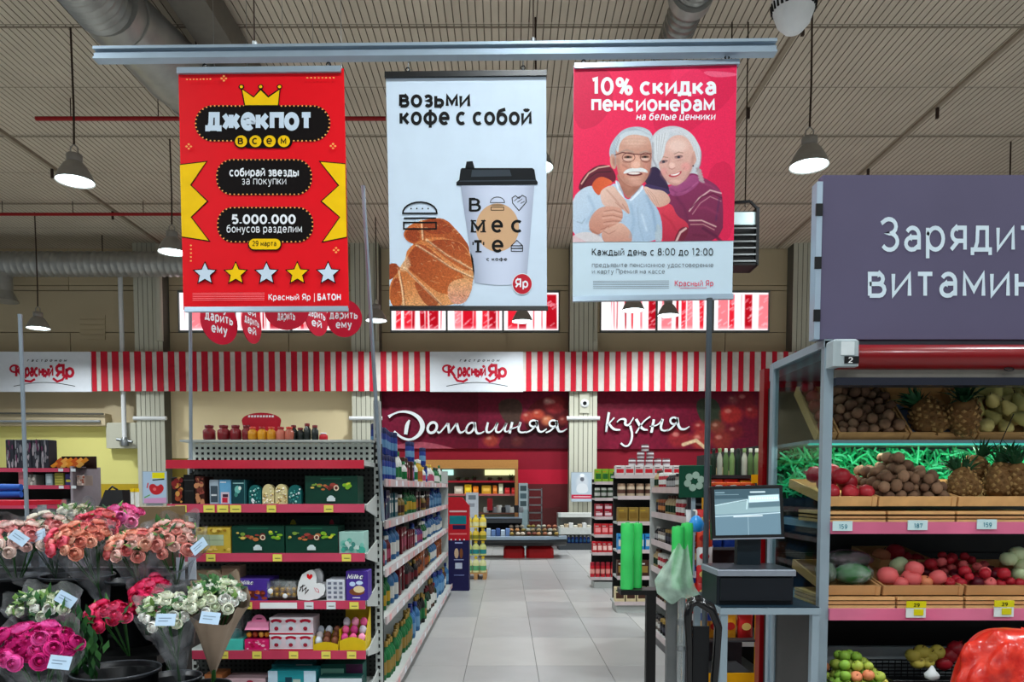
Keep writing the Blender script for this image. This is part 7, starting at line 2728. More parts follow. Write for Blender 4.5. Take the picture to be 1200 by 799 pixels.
def wire_basket(lab, x0, x1, y0, y1, z0, h):
    t = thing('wire_basket', lab, 'basket', ((x0 + x1) / 2, (y0 + y1) / 2, z0))
    b = MB()
    b.box(x0, x1, y0, y1, z0, z0 + .01, M_black)
    part(b, 'base', t, True)
    b = MB()
    for k in range(5):
        z = z0 + .02 + (h - .02) * k / 4
        b.tube([(x0, y0, z), (x1, y0, z), (x1, y1, z), (x0, y1, z), (x0, y0, z)], .004, M_black, n=5)
    nx = int((x1 - x0) / .03)
    for k in range(nx + 1):
        x = x0 + (x1 - x0) * k / nx
        b.tube([(x, y0, z0), (x, y0, z0 + h)], .0025, M_black, n=4)
        b.tube([(x, y1, z0), (x, y1, z0 + h)], .0025, M_black, n=4)
    part(b, 'wires', t, True)
    return t


zf = .60
b = MB()
b.box(GX0 + .05, GX1, 3.02, 3.93, zf - .03, zf, M_frd)
part(b, 'shelf', cb, True)
p, q = at(964, 780, 3.1), at(1042, 780, 3.1)
wire_basket('black wire basket full of small green apples', GX0 + .055, q.x, 3.06, 3.5, zf + .001, .08)
P_, R_p = [], []
for lay in range(5):
    for j in range(6 - lay):
        for i in range(6 - lay):
            P_.append((GX0 + .085 + .044 * (i + .3 * lay), 3.1 + .052 * (j + .75 * lay), zf + .035 + .036 * lay))
            R_p.append(.036 * rp.uniform(.6, .74))
for p_, r_ in zip(spread(P_, R_p, (GX0 + .062, 3.066, zf + .012), (GX0 + .42, 3.49, 99)), R_p):
    fr(rp.choice(['gapple', 'gapple', 'gapple2', 'gapple2', 'yapple', 'oapple' if rp.random() < .3 else 'gapple']), tuple(p_), (rp.uniform(-.9, .9), rp.uniform(-.9, .9), rp.uniform(0, 6)), 'small green apple in the wire basket at the cabinet foot', 'apple', 'green apples in the wire basket', r_ / .0372)
p, q = at(1048, 790, 3.15), at(1240, 790, 3.15)
wire_basket('black wire basket of onions behind the red net bag', p.x, q.x, 3.16, 3.55, zf + .001, .09)
M_oni = C(186, 160, 110)
for k, (px, py) in enumerate(((1070, 768), (1080, 764), (1090, 768), (1098, 764), (1075, 775), (1086, 774))):
    p = at(px, py, 3.4)
    fr('yapple', p, (.3 * k, 0, 0), 'pale onion in the rear basket left of the red net bag', 'onion', 'pale onions in the rear basket', .95, name='onion')
for k, (px, py) in enumerate(((1112, 768), (1120, 760), (1106, 776))):
    fr('pom', at(px, py, 3.4), (.5, .3 * k, 0), 'shaded pomegranate just left of the red net bag', 'pomegranate', 'pomegranates beside the net bag', .85)
p = at(1092, 791, 3.1)
t = thing('garlic_bulb', 'white garlic bulb lying low before the onions', 'garlic', p)
b = MB()
b.lathe([(.01, -.02), (.028, -.012), (.03, .005), (.015, .02), (.005, .04)], C(196, 200, 200), n=10)
part(b, 'bulb', t)

# red net bag
ng = thing('net_bag', 'big red plastic bag of oranges bulging at the lower right corner', 'bag', at(1165, 799, 2.85))
b = MB()
M_net = mat('net_red', (168, 14, 10), rough=.3, coat=.3, var=.2, scale=26, bump=.5, col2=(214, 54, 36))
cx, cy = at(1175, 800, 2.85), at(1112, 800, 2.85)
R_ = cx.x - cy.x
rn = random.Random(4)
nu, nv = 90, 40
lump = [(rn.uniform(PI, 2 * PI), rn.uniform(.05, 1.35)) for _ in range(40)]
rings = []
zt_ = at(1170, 741, 2.75).z
Hh = zt_ - (cx.z - .22)
for i in range(nv + 1):
    ph = (PI * .5) * i / nv
    ring = []
    for k in range(nu):
        a = 2 * PI * k / nu
        bump = sum(math.exp(-(((a - la + PI) % (2 * PI) - PI) ** 2 * max(.1, math.cos(ph)) + (ph - lp) ** 2)  / .016) for la, lp in lump)
        rr = (math.cos(ph) ** .6) * (1 + .13 * min(bump, 1.1)) + .015 * math.sin(7 * a + 3 * ph)
        ring.append((cx.x + R_ * 1.05 * rr * math.cos(a), 2.82 + .155 * rr * math.sin(a), cx.z - .22 + Hh * math.sin(ph) * (1 + .05 * min(bump, 1))))
    rings.append(ring)
b.rings(rings, M_net, smooth=True)
part(b, 'bag', ng, True)
b = MB()
for k in range(8):
    a = k * PI / 4
    b.poly([(cx.x + .1, 2.84, zt_ - .01), (cx.x + .1 + .04 * math.cos(a), 2.84 + .03 * math.sin(a), zt_ + .006 - .002 * k), (cx.x + .1 + .04 * math.cos(a + .6), 2.84 + .03 * math.sin(a + .6), zt_ - .008)], M_net)
part(b, 'knot', ng, True)

t = thing('plastic_crate', 'dark crate under the red bag at the cabinet foot', 'crate', (cx.x, 2.82, 0))
b = MB()
b.cbox(cx.x - .28, cx.x + .28, 2.66, 2.97, 0, cx.z - .222, C(24, 26, 28), .01)
part(b, 'body', t, True)

# purple sign over the cabinet
YG = 3.2
sg = thing('hanging_sign', 'large purple-grey sign with white two-line lettering above the produce cabinet', 'sign', at(1080, 398, YG))
p, q = at(960, 397.5, YG), at(1200, 205, YG)
b = MB()
b.box(p.x, 3.55, YG, YG + .045, p.z, q.z, mat('sign_purple', (86, 80, 106), rough=.55, var=.06, scale=2, spec=.3))
part(b, 'panel', sg, True)
b = MB()
b.box(at(955.5, 300, YG).x, p.x, YG - .004, YG + .05, p.z, at(0, 213, YG).z, M_alu)
for k in range(3):
    zz_ = q.z - .12 - .22 * k
    b.box(at(955.5, 300, YG).x - .004, p.x, YG - .008, YG, zz_ - .05, zz_, M_black)
part(b, 'edge_profile', sg, True)
pl = Plane(YG, .0008)
pl.up(2)
M_st = mat('sign_letters', (206, 222, 232), rough=.5)
pl.text('Зарядитесь', 1032, 292.5, 25.5, M_st, weight=.2, width=262, gap=.3)
pl.text('витаминами!'.replace('!', ''), 1019, 346.5, 25.5, M_st, weight=.2, width=282, gap=.3)
part(pl.mb, 'lettering', sg, True)
b = MB()
b.box(1.9, 1.94, 3.22, 3.25, zTop + .02, at(0, 398, YG).z + .01, M_steel)
part(b, 'bracket', sg, True)
# ================================================================== SCALE, BAG STAND, SNACK RACK
cz = 1.037
kt = thing('weighing_table', 'grey metal weighing table beside the produce cabinet', 'table', (1.07, 3.2, 0))
x0, x1, y0, y1 = .872, 1.272, 3.0, 3.45
b = MB()
b.box(x0, x1, y0, y1, cz - .004, cz, C(14, 34, 46))
b.box(x0 - .004, x1 + .004, y0 - .006, y1, cz - .03, cz - .004, M_fr)
part(b, 'table_top', kt, True)
for (a, c, m) in ((x0, x0 + .028, M_fr), (x1 - .028, x1, M_fr)):
    for yy in (y0, y1 - .03):
        b = MB()
        b.box(a, c, yy, yy + .03, 0, cz - .03, m)
        part(b, 'leg', kt, True)
b = MB()
b.box(x1 - .022, x1 - .014, y0 + .03, y1 - .03, .1, cz - .03, C(60, 58, 56))
part(b, 'side_panel', kt, True)
b = MB()
b.box(x0 + .03, x1 - .03, y0 + .04, y1 - .03, .30, .325, M_fr)
part(b, 'lower_shelf', kt, True)
sc_ = thing('scale', 'dark self-service weighing scale with touch screen on the grey table', 'scale', (1.08, 3.2, cz))
p, q = at(841, 706, 3.05), at(932, 676, 3.05)
b = MB()
b.rings([[(p.x + .01, 3.06, z), (q.x - .01, 3.06, z), (q.x, 3.07, z), (q.x, 3.30, z), (p.x, 3.30, z), (p.x, 3.07, z)] for z in (cz + .001, q.z)], C(12, 20, 28), True, True)
b.box(p.x + .01, q.x - .01, 3.045, 3.06, cz + .02, q.z - .004, C(10, 16, 24))
part(b, 'base', sc_, True)
p, q = at(838, 674, 3.04), at(934, 667, 3.04)
b = MB()
zp = at(0, 675, 3.04).z
b.cbox(p.x + .012, q.x - .002, 3.04, 3.31, zp, zp + .026, C(126, 132, 142), .004)
b.box(p.x + .02, q.x - .012, 3.05, 3.30, zp + .026, zp + .028, C(40, 46, 52, coat=.6))
part(b, 'platform', sc_, True)
p, q = at(862, 664, 3.26), at(890, 630, 3.26)
b = MB()
b.box(p.x, q.x, 3.24, 3.28, zp + .026, q.z + .08, C(20, 34, 42))
part(b, 'neck', sc_, True)
# screen, turned slightly and tilted back
c0 = at(876, 600, 3.2)
T = Matrix.Translation(c0) @ Matrix.Rotation(-.02, 4, 'Y') @ Matrix.Rotation(-.10, 4, 'X')
W2, H2 = 85 * 3.2 / F / 2, 63 * 3.2 / F / 2
b = MB(T)
b.cbox(-W2, W2, 0, .035, -H2, H2, C(10, 11, 13, coat=.4), .004)
b.box(-W2 + .002, W2 - .002, -.002, .0, -H2 - .001, -H2 + .005, C(126, 132, 142))
part(b, 'screen_housing', sc_, True)
cv = Canvas(120, 88, (88, 112, 122))
cv.poly([(0, 0), (120, 0), (120, 18), (0, 18)], (62, 84, 94), smooth=0)
cv.poly([(0, 30), (60, 22), (62, 20), (62, 36), (120, 34), (120, 48), (0, 48)], (134, 160, 166), smooth=0)
cv.poly([(62, 13), (118, 11), (118, 24), (62, 26)], (190, 214, 220), smooth=0)
cv.poly([(0, 48), (120, 44), (120, 88), (0, 88)], (98, 124, 138), smooth=0)
cv.line([(0, 30), (60, 20), (58, 38)], 1.2, (214, 236, 240))
cv.line([(0, 51), (60, 49), (120, 46)], 1.4, (206, 226, 232))
cv.line([(34, 52), (86, 51)], 2, (216, 226, 230))
cv.line([(60, 54), (60, 88)], .8, (150, 172, 182))
cv.line([(2, 6), (18, 6)], 1.5, (150, 176, 186))
cv.line([(2, 10), (44, 10)], 1, (120, 146, 156))
cv.line([(66, 6), (92, 6)], 2.4, (206, 222, 228))
for k in range(12):
    cv.ell(66 + 4.4 * k, 18, 1.5, 2.4, (226, 240, 244), .7)
Tn = np.array(T)
sx, sz0, sz1 = W2 - .016, -H2 + .018, H2 - .016


def scrP(U, V):
    x, y, z = -sx + 2 * sx * U, 0 * U - .001, sz1 + (sz0 - sz1) * V
    return tuple(Tn[i, 0] * x + Tn[i, 1] * y + Tn[i, 2] * z + Tn[i, 3] for i in range(3))


cv.sheet('screen', scrP, mat('screen_glow', attr=True, emit=.55, rough=.15), sc_)
# small things below the table
BL2 = C(30, 110, 170, coat=.3)
for k in range(4):
    place(g_bottle(.16, .032, BL2, WHT, SKY), 'bottle', 'cap', 'blue water bottle, %s from the left on the shelf under the scale' % ORD[k], 'bottle', (.93 + .075 * k, 3.15, .326), 0, 'blue bottles under the scale', (1, 1, 1 + .1 * (k % 2)))

# black round-handled trolley frame and glossy steel tube
tr = thing('trolley_handles', 'glossy black looped trolley handles standing before the weighing table', 'trolley', at(826, 799, 2.7))
Ytr = 2.75
for k, dx in enumerate((0, .035, .07)):
    b = MB()
    P = [at(808, 900, Ytr), at(808, 760, Ytr), at(806, 722, Ytr), at(809, 708, Ytr), at(818, 705, Ytr), at(834, 715, Ytr), at(842, 735, Ytr), at(840, 770, Ytr), at(828, 900, Ytr)]
    P = [v + Vector((dx * .3, dx * 1.2, 0)) for v in P]
    b.tube(P, [.012, .012, .015, .016, .016, .016, .014, .013, .012], C(6, 6, 8, rough=.18, coat=.3), n=12)
    part(b, 'handle', tr, True)
b = MB()
p, q = at(812, 905, Ytr), at(833, 735, Ytr)
b.box(p.x, q.x, Ytr + .02, Ytr + .03, p.z, q.z, C(10, 11, 14))
part(b, 'panel', tr, True)

YR = 3.4
bs = thing('bag_stand', 'black metal stand carrying the green rolls of plastic bags', 'stand', (.66, YR, 0))
zs = at(0, 691, YR).z
b = MB()
b.box(at(727, 690, YR).x, at(812, 690, YR).x, YR - .02, YR + .1, zs - .022, zs, C(16, 14, 14))
part(b, 'top', bs, True)
b = MB()
b.box(at(757, 700, YR).x, at(768, 700, YR).x, YR - .02, YR + .02, 0, zs - .022, C(16, 14, 14))
part(b, 'post', bs, True)
b = MB()
b.box(at(784, 700, YR).x, at(800, 700, YR).x, YR + .03, YR + .07, 0, zs - .022, C(110, 112, 112))
part(b, 'rear_post', bs, True)
b = MB()
xx = at(797, 700, YR).x
b.tube([(xx, YR - .03, .5), (xx, YR - .03, zs - .03)], .018, mat('clear_tube', (200, 206, 206), rough=.1, trans=.7), n=12)
for z in (.78, .9):
    b.tube([(xx, YR - .03, z), (xx, YR - .03, z + .02)], .021, M_steel, n=12)
part(b, 'steel_tube', bs, True)
b = MB()
b.box(at(727, 0, YR).x, at(812, 0, YR).x, YR - .2, YR + .2, 0, .02, C(16, 14, 14))
part(b, 'foot', bs, True)
M_roll = mat('roll_green', (60, 196, 96), rough=.28, coat=.4, var=.1, scale=12)
M_rold = mat('roll_green_dark', (44, 160, 76), rough=.35, var=.1)
for (px0, px1, pt, pb, dy, lab) in ((728, 743.5, 613, 689.5, .0, 'front bright green roll of plastic bags at the left end of the stand'), (741, 753.5, 613, 682, .05, 'rear green roll of plastic bags at the left end of the stand'),
                                   (788, 803, 617, 690, .0, 'front green roll at the right end of the stand with a torn bag'), (799, 813, 613, 682, .05, 'rear green roll at the right end of the stand')):
    a, c = at(px0, 650, YR + dy), at(px1, 650, YR + dy)
    r = (c.x - a.x) / 2
    zt_ = at(0, pt, YR + dy).z
    t = thing('bag_roll', lab, 'bag roll', ((a.x + c.x) / 2, YR + .02 + dy, zs), group='green bag rolls')
    b = MB()
    b.lathe([(r, .002), (r * 1.0, (zt_ - zs) * .3), (r * .985, (zt_ - zs) * .32), (r * 1.0, (zt_ - zs) * .97), (r * .9, zt_ - zs)], M_roll, n=20)
    part(b, 'film', t)
    b = MB()
    b.lathe([(r * .35, zt_ - zs - .004), (r * .35, zt_ - zs + .004), (r * .2, zt_ - zs + .004), (r * .2, zt_ - zs - .003)], M_rold, n=12, cap1=False)
    part(b, 'core', t)
# torn bag hanging from the right roll
pbag = thing('plastic_bag', 'crumpled translucent plastic bag draped from the right green roll', 'plastic bag', at(795, 700, YR - .04))
b = MB()
M_pb = clear_film('bag_milky', (196, 226, 206), .45, .25)
top = [at(790, 640, YR - .03), at(806, 652, YR - .03)]
rowsP = []
prof = [(640, 789, 806), (655, 783, 808), (670, 775, 811), (683, 767, 814), (694, 770, 819), (704, 786, 824)]
rb = random.Random(2)
for (py, xa, xb) in prof:
    row = []
    for k in range(13):
        f = k / 12
        v = at(xa + (xb - xa) * f, py + (4 * math.sin(f * 9 + py * .1)), YR - .045 - .035 * math.sin(PI * f) + .012 * math.sin(f * 14 + py * .07))
        row.append(tuple(v))
    rowsP.append(row)
b.rings(rowsP, M_pb, closed=False, smooth=True)
part(b, 'film', pbag, True)

# ---- snack rack behind the table
sr = thing('snack_rack', 'yellow-framed snack rack with red posts behind the weighing table', 'rack', (1.4, 4.7, 0))
YK = 4.5
M_ryel = C(222, 160, 10)
xa, xb = at(832, 600, YK).x, at(897, 600, YK).x
for x in (xa - .04, xb - .04):
    b = MB()
    b.box(x, x + .04, YK, YK + .04, 0, at(0, 556, YK).z, M_ryel)
    part(b, 'post', sr, True)
b = MB()
b.box(xb + .005, xb + .045, YK + .1, YK + .14, 0, at(0, 560, YK).z, C(170, 20, 24))
part(b, 'post', sr, True)
b = MB()
b.box(xb - .09, xb, YK - .003, YK, at(0, 566, YK).z, at(0, 556, YK).z, M_ryel)
part(b, 'corner_plate', sr, True)
sz = [at(0, y, YK).z for y in (591, 642, 698, 750, 792)]
for z in sz:
    b = MB()
    b.box(xa, xb - .04, YK, YK + .4, z - .012, z, C(60, 60, 62))
    part(b, 'shelf', sr, True)
b = MB()
b.box(xa - .0, xb, YK - .01, YK, sz[4] - .05, sz[4] + .02, M_ryel)
part(b, 'front_bar', sr, True)
b = MB()
b.box(xa - .04, xb, YK + .4, YK + .42, 0, at(0, 556, YK).z, C(40, 40, 44))
part(b, 'back_panel', sr, True)


def packet(m, m2, w=.11, h=.16, d=.04):
    key = ('pk', m.name, m2.name, w, h)
    if key in _gm:
        return _gm[key]
    b = MB()
    R = []
    for t_, ww, dd in ((0, 1, .05), (.06, 1, .1), (.2, .97, .8), (.5, .95, 1), (.8, .97, .8), (.94, 1, .1), (1, 1, .05)):
        R.append([(w / 2 * ww * x, d / 2 * dd * y, h * t_) for x, y in ((-1, 0), (-.7, -.8), (0, -1), (.7, -.8), (1, 0), (.7, .8), (0, 1), (-.7, .8))])
    b.rings(R, m, True, True, smooth=True)
    c = MB()
    c.poly([(w * .3 * math.cos(a * PI / 6), -d * .52 - .001, h * .5 + h * .16 * math.sin(a * PI / 6)) for a in range(12)], m2)
    _gm[key] = (b.mesh('packet'), c.mesh('emblem'))
    return _gm[key]


PKC = [(C(190, 30, 30, coat=.4), C(226, 200, 120), 'red'), (C(200, 60, 30, coat=.4), C(150, 20, 20), 'orange-red'), (C(20, 60, 150, coat=.4), C(200, 210, 220), 'blue'), (C(206, 206, 206, coat=.4), C(190, 20, 30), 'white'), (C(214, 150, 30, coat=.4), C(170, 40, 30), 'amber')]
rows_ = {0: [1, 0, 4, 1], 1: [2, 2, 2, 2], 2: [1, 0, 1, 0], 3: [4, 4, 0, 4]}
for j, ids in rows_.items():
    nn = 3
    for i in range(nn):
        for dd in range(2):
            m, m2, w_ = PKC[ids[(i + dd) % len(ids)]]
            x = xa + (xb - .04 - xa) * (i + .5) / nn
            place(packet(m, m2, .1, .15), 'snack_packet', 'emblem', '%s snack packet, %s from left, %s row of the %s rack shelf' % (w_, ORD[i], 'front' if dd == 0 else 'rear', ['top', 'second', 'third', 'fourth'][j]), 'snack packet',
                  (x, YK + .07 + .1 * dd, sz[j] + .001), rp.uniform(-.2, .2), 'snack packets on the yellow rack', (1, 1, rp.uniform(.9, 1.1)))
# hanging packets at the left of the rack
hs = thing('hook_strip', 'grey hanging strip of hooks at the left side of the snack rack', 'hook strip', at(822, 700, 4.44))
b = MB()
a, c = at(818, 780, 4.55), at(828, 596, 4.55)
b.box(a.x, c.x, 4.55, 4.56, 0.0, c.z, C(70, 72, 76))
part(b, 'strip', hs, True)
for j in range(6):
    for i in range(2):
        m, m2, w_ = PKC[[3, 0, 3, 1, 0, 3, 2, 0, 1, 0, 3, 2][j * 2 + i]]
        p = at(812 + 13 * i, 622 + 21 * j, 4.5 - .03 * i)
        place(packet(m, m2, .1, .13), 'snack_packet', 'emblem', '%s packet hanging %s on the %s hook left of the rack' % (w_, ['left', 'right'][i], ORD[j]), 'snack packet', (p.x, p.y, p.z), .3 - .5 * i, 'packets hanging left of the yellow rack')
# tall bottles over the rack and boxes on it
zt_ = at(0, 557, 4.7).z
b = MB()
b.box(at(826, 0, 4.7).x, at(896, 0, 4.7).x, 4.55, 4.9, zt_ - .02, zt_, C(40, 40, 44))
part(b, 'top_shelf', sr, True)
GB = [(C(120, 150, 90), C(210, 214, 190)), (C(30, 50, 36), C(20, 30, 24)), (C(196, 200, 180), C(120, 150, 90)), (C(90, 120, 70), C(206, 210, 190))]
for k in range(9):
    a_, b__ = GB[k % 4]
    x = at(829 + 7.2 * k, 540, 4.72).x
    place(g_bottle(.17, .0175, a_, b__, None, .5), 'bottle', 'cap', '%s slim bottle, %s from the left on top of the snack rack' % (['leaf green', 'blackish', 'cream', 'moss green'][k % 4], ORD[k]), 'bottle', (x, 4.72, zt_ + .001), 0, 'slim bottles on top of the snack rack')
for k in range(3):
    p = at(842 + 17 * k, 575, YK + .02)
    place(g_box(.085, .1, .05, C(206, 90, 40), [('r', .05, .3, .95, .7, C(190, 24, 30)), ('e', .5, .5, .3, .2, WHT)]), 'snack_box', 'label', 'orange snack box, %s from the left on the rack top' % ORD[k], 'box', (p.x, YK + .06, zt_ - .02 - .075), 0, 'orange snack boxes')
b = MB()
zq = zt_ - .02 - .076
b.box(xa, xb - .04, YK, YK + .4, zq - .01, zq, C(60, 60, 62))
part(b, 'shelf', sr, True)
# green sign with flower emblem
YGs = 4.46
gsn = thing('green_sign', 'dark green sign with a pale flower emblem behind the dark pole', 'sign', at(815, 585, YGs))
p, q = at(795.5, 583, YGs), at(834, 545, YGs)
b = MB()
b.cbox(p.x, q.x, YGs, YGs + .01, p.z, q.z, C(8, 66, 46), .004)
part(b, 'board', gsn, True)
b = MB()
c_ = at(813.5, 564, YGs)
for k in range(6):
    a = k * PI / 3 + .3
    b.poly([(c_.x + .042 * math.cos(a) + .022 * math.cos(t * PI / 6), YGs - .002 - k * .0002, c_.z + .038 * math.sin(a) + .022 * math.sin(t * PI / 6)) for t in range(12)], C(150, 176, 160))
part(b, 'emblem', gsn, True)
b = MB()
b.box(c_.x - .012, c_.x + .012, YGs + .01, YGs + .02, 1.0, p.z + .05, M_fr)
part(b, 'bracket', gsn, True)
bt = thing('toy_bottle', 'small bright blue bottle hanging beside the dark pole', 'bottle', at(816, 614, 4.3))
p = at(816, 613, 4.3)
b = MB()
b.lathe([(.02, -.05), (.042, -.04), (.045, .0), (.03, .03), (.012, .045)], C(20, 130, 200, coat=.5), p, n=14)
part(b, 'body', bt, True)
b = MB()
b.tube([p + Vector((0, 0, .04)), p + Vector((.0, .0, .07)), p + Vector((.03, 0.2, .07))], .006, WHT, n=6)
part(b, 'hook', bt, True)
# ================================================================== KITCHEN COUNTER AT THE BACK
YQ = 18.9
kn = thing('kitchen_shelf', 'wooden-framed lit kitchen shelving below the long word sign', 'shelf unit', at(557, 640, YQ))
p, q = at(497, 640, YQ), at(607, 539, YQ)
zt_, z1_, z2_, z3_ = q.z, at(0, 549, YQ).z, at(0, 563, YQ).z, at(0, 578.5, YQ).z
b = MB()
b.box(p.x, q.x, YQ - .1, YQ + .5, z1_, zt_, C(176, 124, 66))
b.box(q.x - .08, q.x, YQ - .1, YQ + .5, 0, z1_, C(150, 104, 60))
part(b, 'frame', kn, True)
b = MB()
b.box(p.x, q.x - .08, YQ + .42, YQ + .46, 0, z1_, C(120, 122, 108))
part(b, 'back_panel', kn, True)
for z, m in ((z2_, C(150, 20, 34)), (z3_, C(170, 90, 90)), (at(0, 600, YQ).z, C(90, 60, 50))):
    b = MB()
    b.box(p.x, q.x - .08, YQ, YQ + .42, z - .05, z, m)
    part(b, 'shelf', kn, True)
for (a, c, col) in ((518, 531, (190, 240, 230)), (568, 604, (236, 240, 180))):
    b = MB()
    a_, c_ = at(a, 552, YQ + .3), at(c, 552, YQ + .3)
    b.box(a_.x, c_.x, YQ + .36, YQ + .42, z1_ - .16, z1_ - .02, mat('shelf_lamp_%d' % a, col, emit=1.1))
    part(b, 'lamp', kn, True)
rk = random.Random(8)
for (a, c, col, ht, nm) in ((532, 543, (190, 180, 160), 9, 'cream pot'), (544, 553, (230, 180, 20), 11, 'yellow tub'), (554, 561, (226, 120, 20), 9, 'orange tub'), (564, 576, (200, 150, 40), 10, 'amber box'), (577, 583, (206, 110, 30), 10, 'orange jar'), (584, 590, (206, 206, 170), 12, 'pale jar'), (591, 598, (190, 30, 30), 7, 'red box'), (599, 604, (196, 40, 34), 7, 'small red tin')):
    a_, c_ = at(a, 570, YQ + .08), at(c, 570, YQ + .08)
    t = thing('food_pack', '%s on the middle shelf of the wooden kitchen shelving' % nm, 'pack', ((a_.x + c_.x) / 2, YQ + .1, z3_ + .001))
    b = MB()
    b.cbox(a_.x + .01, c_.x - .01, YQ + .05, YQ + .25, z3_ + .001, z3_ + ht * YQ / F, C(*col), .01)
    part(b, 'box', t, True)
    b = MB()
    fronts(b, a_.x, c_.x, YQ + .05, z3_, z3_ + ht * YQ / F, [('r', .2, .3, .8, .65, C(*[min(255, v + 40) for v in col]))])
    part(b, 'label', t, True)
for k, (px, h_) in enumerate(((537, 5), (547, 4), (556, 6), (574, 4), (586, 5), (599, 8))):
    p_ = at(px, 562, YQ + .12)
    t = thing('potted_plant', 'small dark potted plant, %s from the left on the upper kitchen shelf' % ORD[k], 'plant', (p_.x, YQ + .12, z2_ + .001), group='little plants on the kitchen shelf')
    b = MB()
    b.lathe([(.04, 0), (.055, .08)], C(60, 30, 24), n=8)
    part(b, 'pot', t)
    b = MB()
    for q_ in range(14):
        a = q_ * 2.4
        r_ = .05 + .02 * (q_ % 3)
        hh = h_ * YQ / F * (.6 + .4 * (q_ % 4) / 3)
        b.add([(0, 0, .08), (r_ * math.cos(a) * .6 + .02, r_ * math.sin(a) * .6, hh * .7), (r_ * math.cos(a) * 1.5, r_ * math.sin(a) * 1.5, hh), (r_ * math.cos(a) * .6 - .02, r_ * math.sin(a) * .6, hh * .6)], [(0, 1, 2, 3)], C(50, 90, 40))
    part(b, 'leaves', t)
# printed sheet on a stand, red box, racks
YN = 16.3
for (x0, x1, y0, y1, Y, m, deco, nm, lab, cat) in (
        (546, 560.5, 598, 577, YN, C(206, 212, 220), [('r', .2, .6, .8, .85, C(120, 130, 140)), ('r', .2, .2, .7, .4, C(160, 166, 176))], 'notice', 'white printed notice on a stand before the kitchen shelving', 'notice'),
        (571, 577, 598, 584, YN, C(150, 20, 30), [], 'food_box', 'small dark red box on the back counter right of the notice', 'box'),
        (608, 618.5, 596, 566, 18.2, C(150, 166, 170), [('r', .15, .1, .85, .3, C(60, 76, 80)), ('r', .15, .4, .85, .6, C(70, 90, 96)), ('r', .15, .7, .85, .9, C(60, 76, 80))], 'rack', 'grey wire basket rack right of the kitchen shelving', 'rack')):
    a_, c_ = at(x0, y0, Y), at(x1, y1, Y)
    t = thing(nm, lab, cat, ((a_.x + c_.x) / 2, Y, a_.z))
    b = MB()
    b.box(a_.x, c_.x, Y, Y + (.02 if nm == 'notice' else .2), a_.z if nm == 'food_box' else 0, c_.z, m)
    part(b, 'panel' if nm != 'food_box' else 'box', t, True)
    if deco:
        b = MB()
        fronts(b, a_.x, c_.x, Y, a_.z, c_.z, deco)
        part(b, 'print', t, True)
t = thing('tray_rack', 'tall tray trolley with metal rungs behind the deli counter', 'trolley', at(627, 640, 18.3))
a_, c_ = at(618.5, 640, 18.3), at(635.5, 572, 18.3)
for x in (a_.x, c_.x - .03):
    b = MB()
    b.box(x, x + .03, 18.3, 18.33, 0, c_.z, M_steel)
    part(b, 'post', t, True)
for k in range(8):
    b = MB()
    z = c_.z - .02 - k * .19
    b.box(a_.x, c_.x, 18.3, 18.6, z - .03, z, M_steel)
    part(b, 'tray', t, True)
# deli counter
YD = 15.9
dc = thing('deli_counter', 'dark refrigerated deli counter on red feet at the end of the aisle', 'counter', at(618, 657, YD))
xa, xb = at(553, 640, YD).x, at(665, 640, YD).x
z0_, z1_, z2_ = at(0, 641, YD).z, at(0, 629, YD).z, at(0, 607, YD).z


def cprof(x, s=1.0):
    return [(x, YD + .25, z0_), (x, YD + .02, z0_ + .03), (x, YD - .06 * s, z0_ + .1), (x, YD - .06 * s, z0_ + .14), (x, YD, z1_ - .02), (x, YD + .9, z1_ - .02), (x, YD + .9, z0_)]


b = MB()
b.rings([cprof(xa), cprof(xb - .5), [(v[0], v[1] + .25, v[2]) for v in cprof(xb)]], C(40, 42, 44, coat=.3), True, True)
part(b, 'body', dc, True)
b = MB()
b.rings([[(x, YD - .075 + dy, z1_ - .06), (x, YD - .075 + dy, z1_ - .0), (x, YD + .05 + dy, z1_ + .01), (x, YD + .05 + dy, z1_ - .06)] for x, dy in ((xa, 0), (xb - .5, 0), (xb, .25))], M_alu, True, True)
part(b, 'bumper', dc, True)
for (a, c) in ((590, 615), (617, 649)):
    b = MB()
    a_, c_ = at(a, 650, YD + .2), at(c, 650, YD + .2)
    b.cbox(a_.x, c_.x, YD + .2, YD + .8, 0, z0_, C(160, 14, 20), .06)
    part(b, 'foot', dc, True)
b = MB()
a_, c_ = at(553, 610, YD + .4), at(612, 603, YD + .4)
b.box(a_.x, c_.x, YD + .4, YD + .9, a_.z - .05, a_.z + .05, C(60, 62, 64))
b.box(a_.x, c_.x, YD + .39, YD + .41, a_.z + .05, a_.z + .08, M_alu)
b.box(a_.x, c_.x, YD + .8, YD + .9, z1_, a_.z, C(24, 24, 26))
part(b, 'upper_shelf', dc, True)
b = MB()
g1, g2 = at(612, 612, YD + .1), at(660, 600, YD + .6)
b.rings([[(g1.x, YD + .1, z1_), (g1.x, YD + .55, g2.z + .05)], [(g2.x - .1, YD + .12, z1_), (g2.x - .05, YD + .55, g2.z + .12)]], M_clear, closed=False)
b.mats[0] = glass_sheet('counter_glass', refl=.03)
part(b, 'glass_hood', dc, True)
cat_c = [(196, 140, 90), (210, 170, 130), (150, 90, 60), (206, 190, 170), (120, 60, 44), (190, 110, 80), (160, 130, 60), (220, 206, 190)]
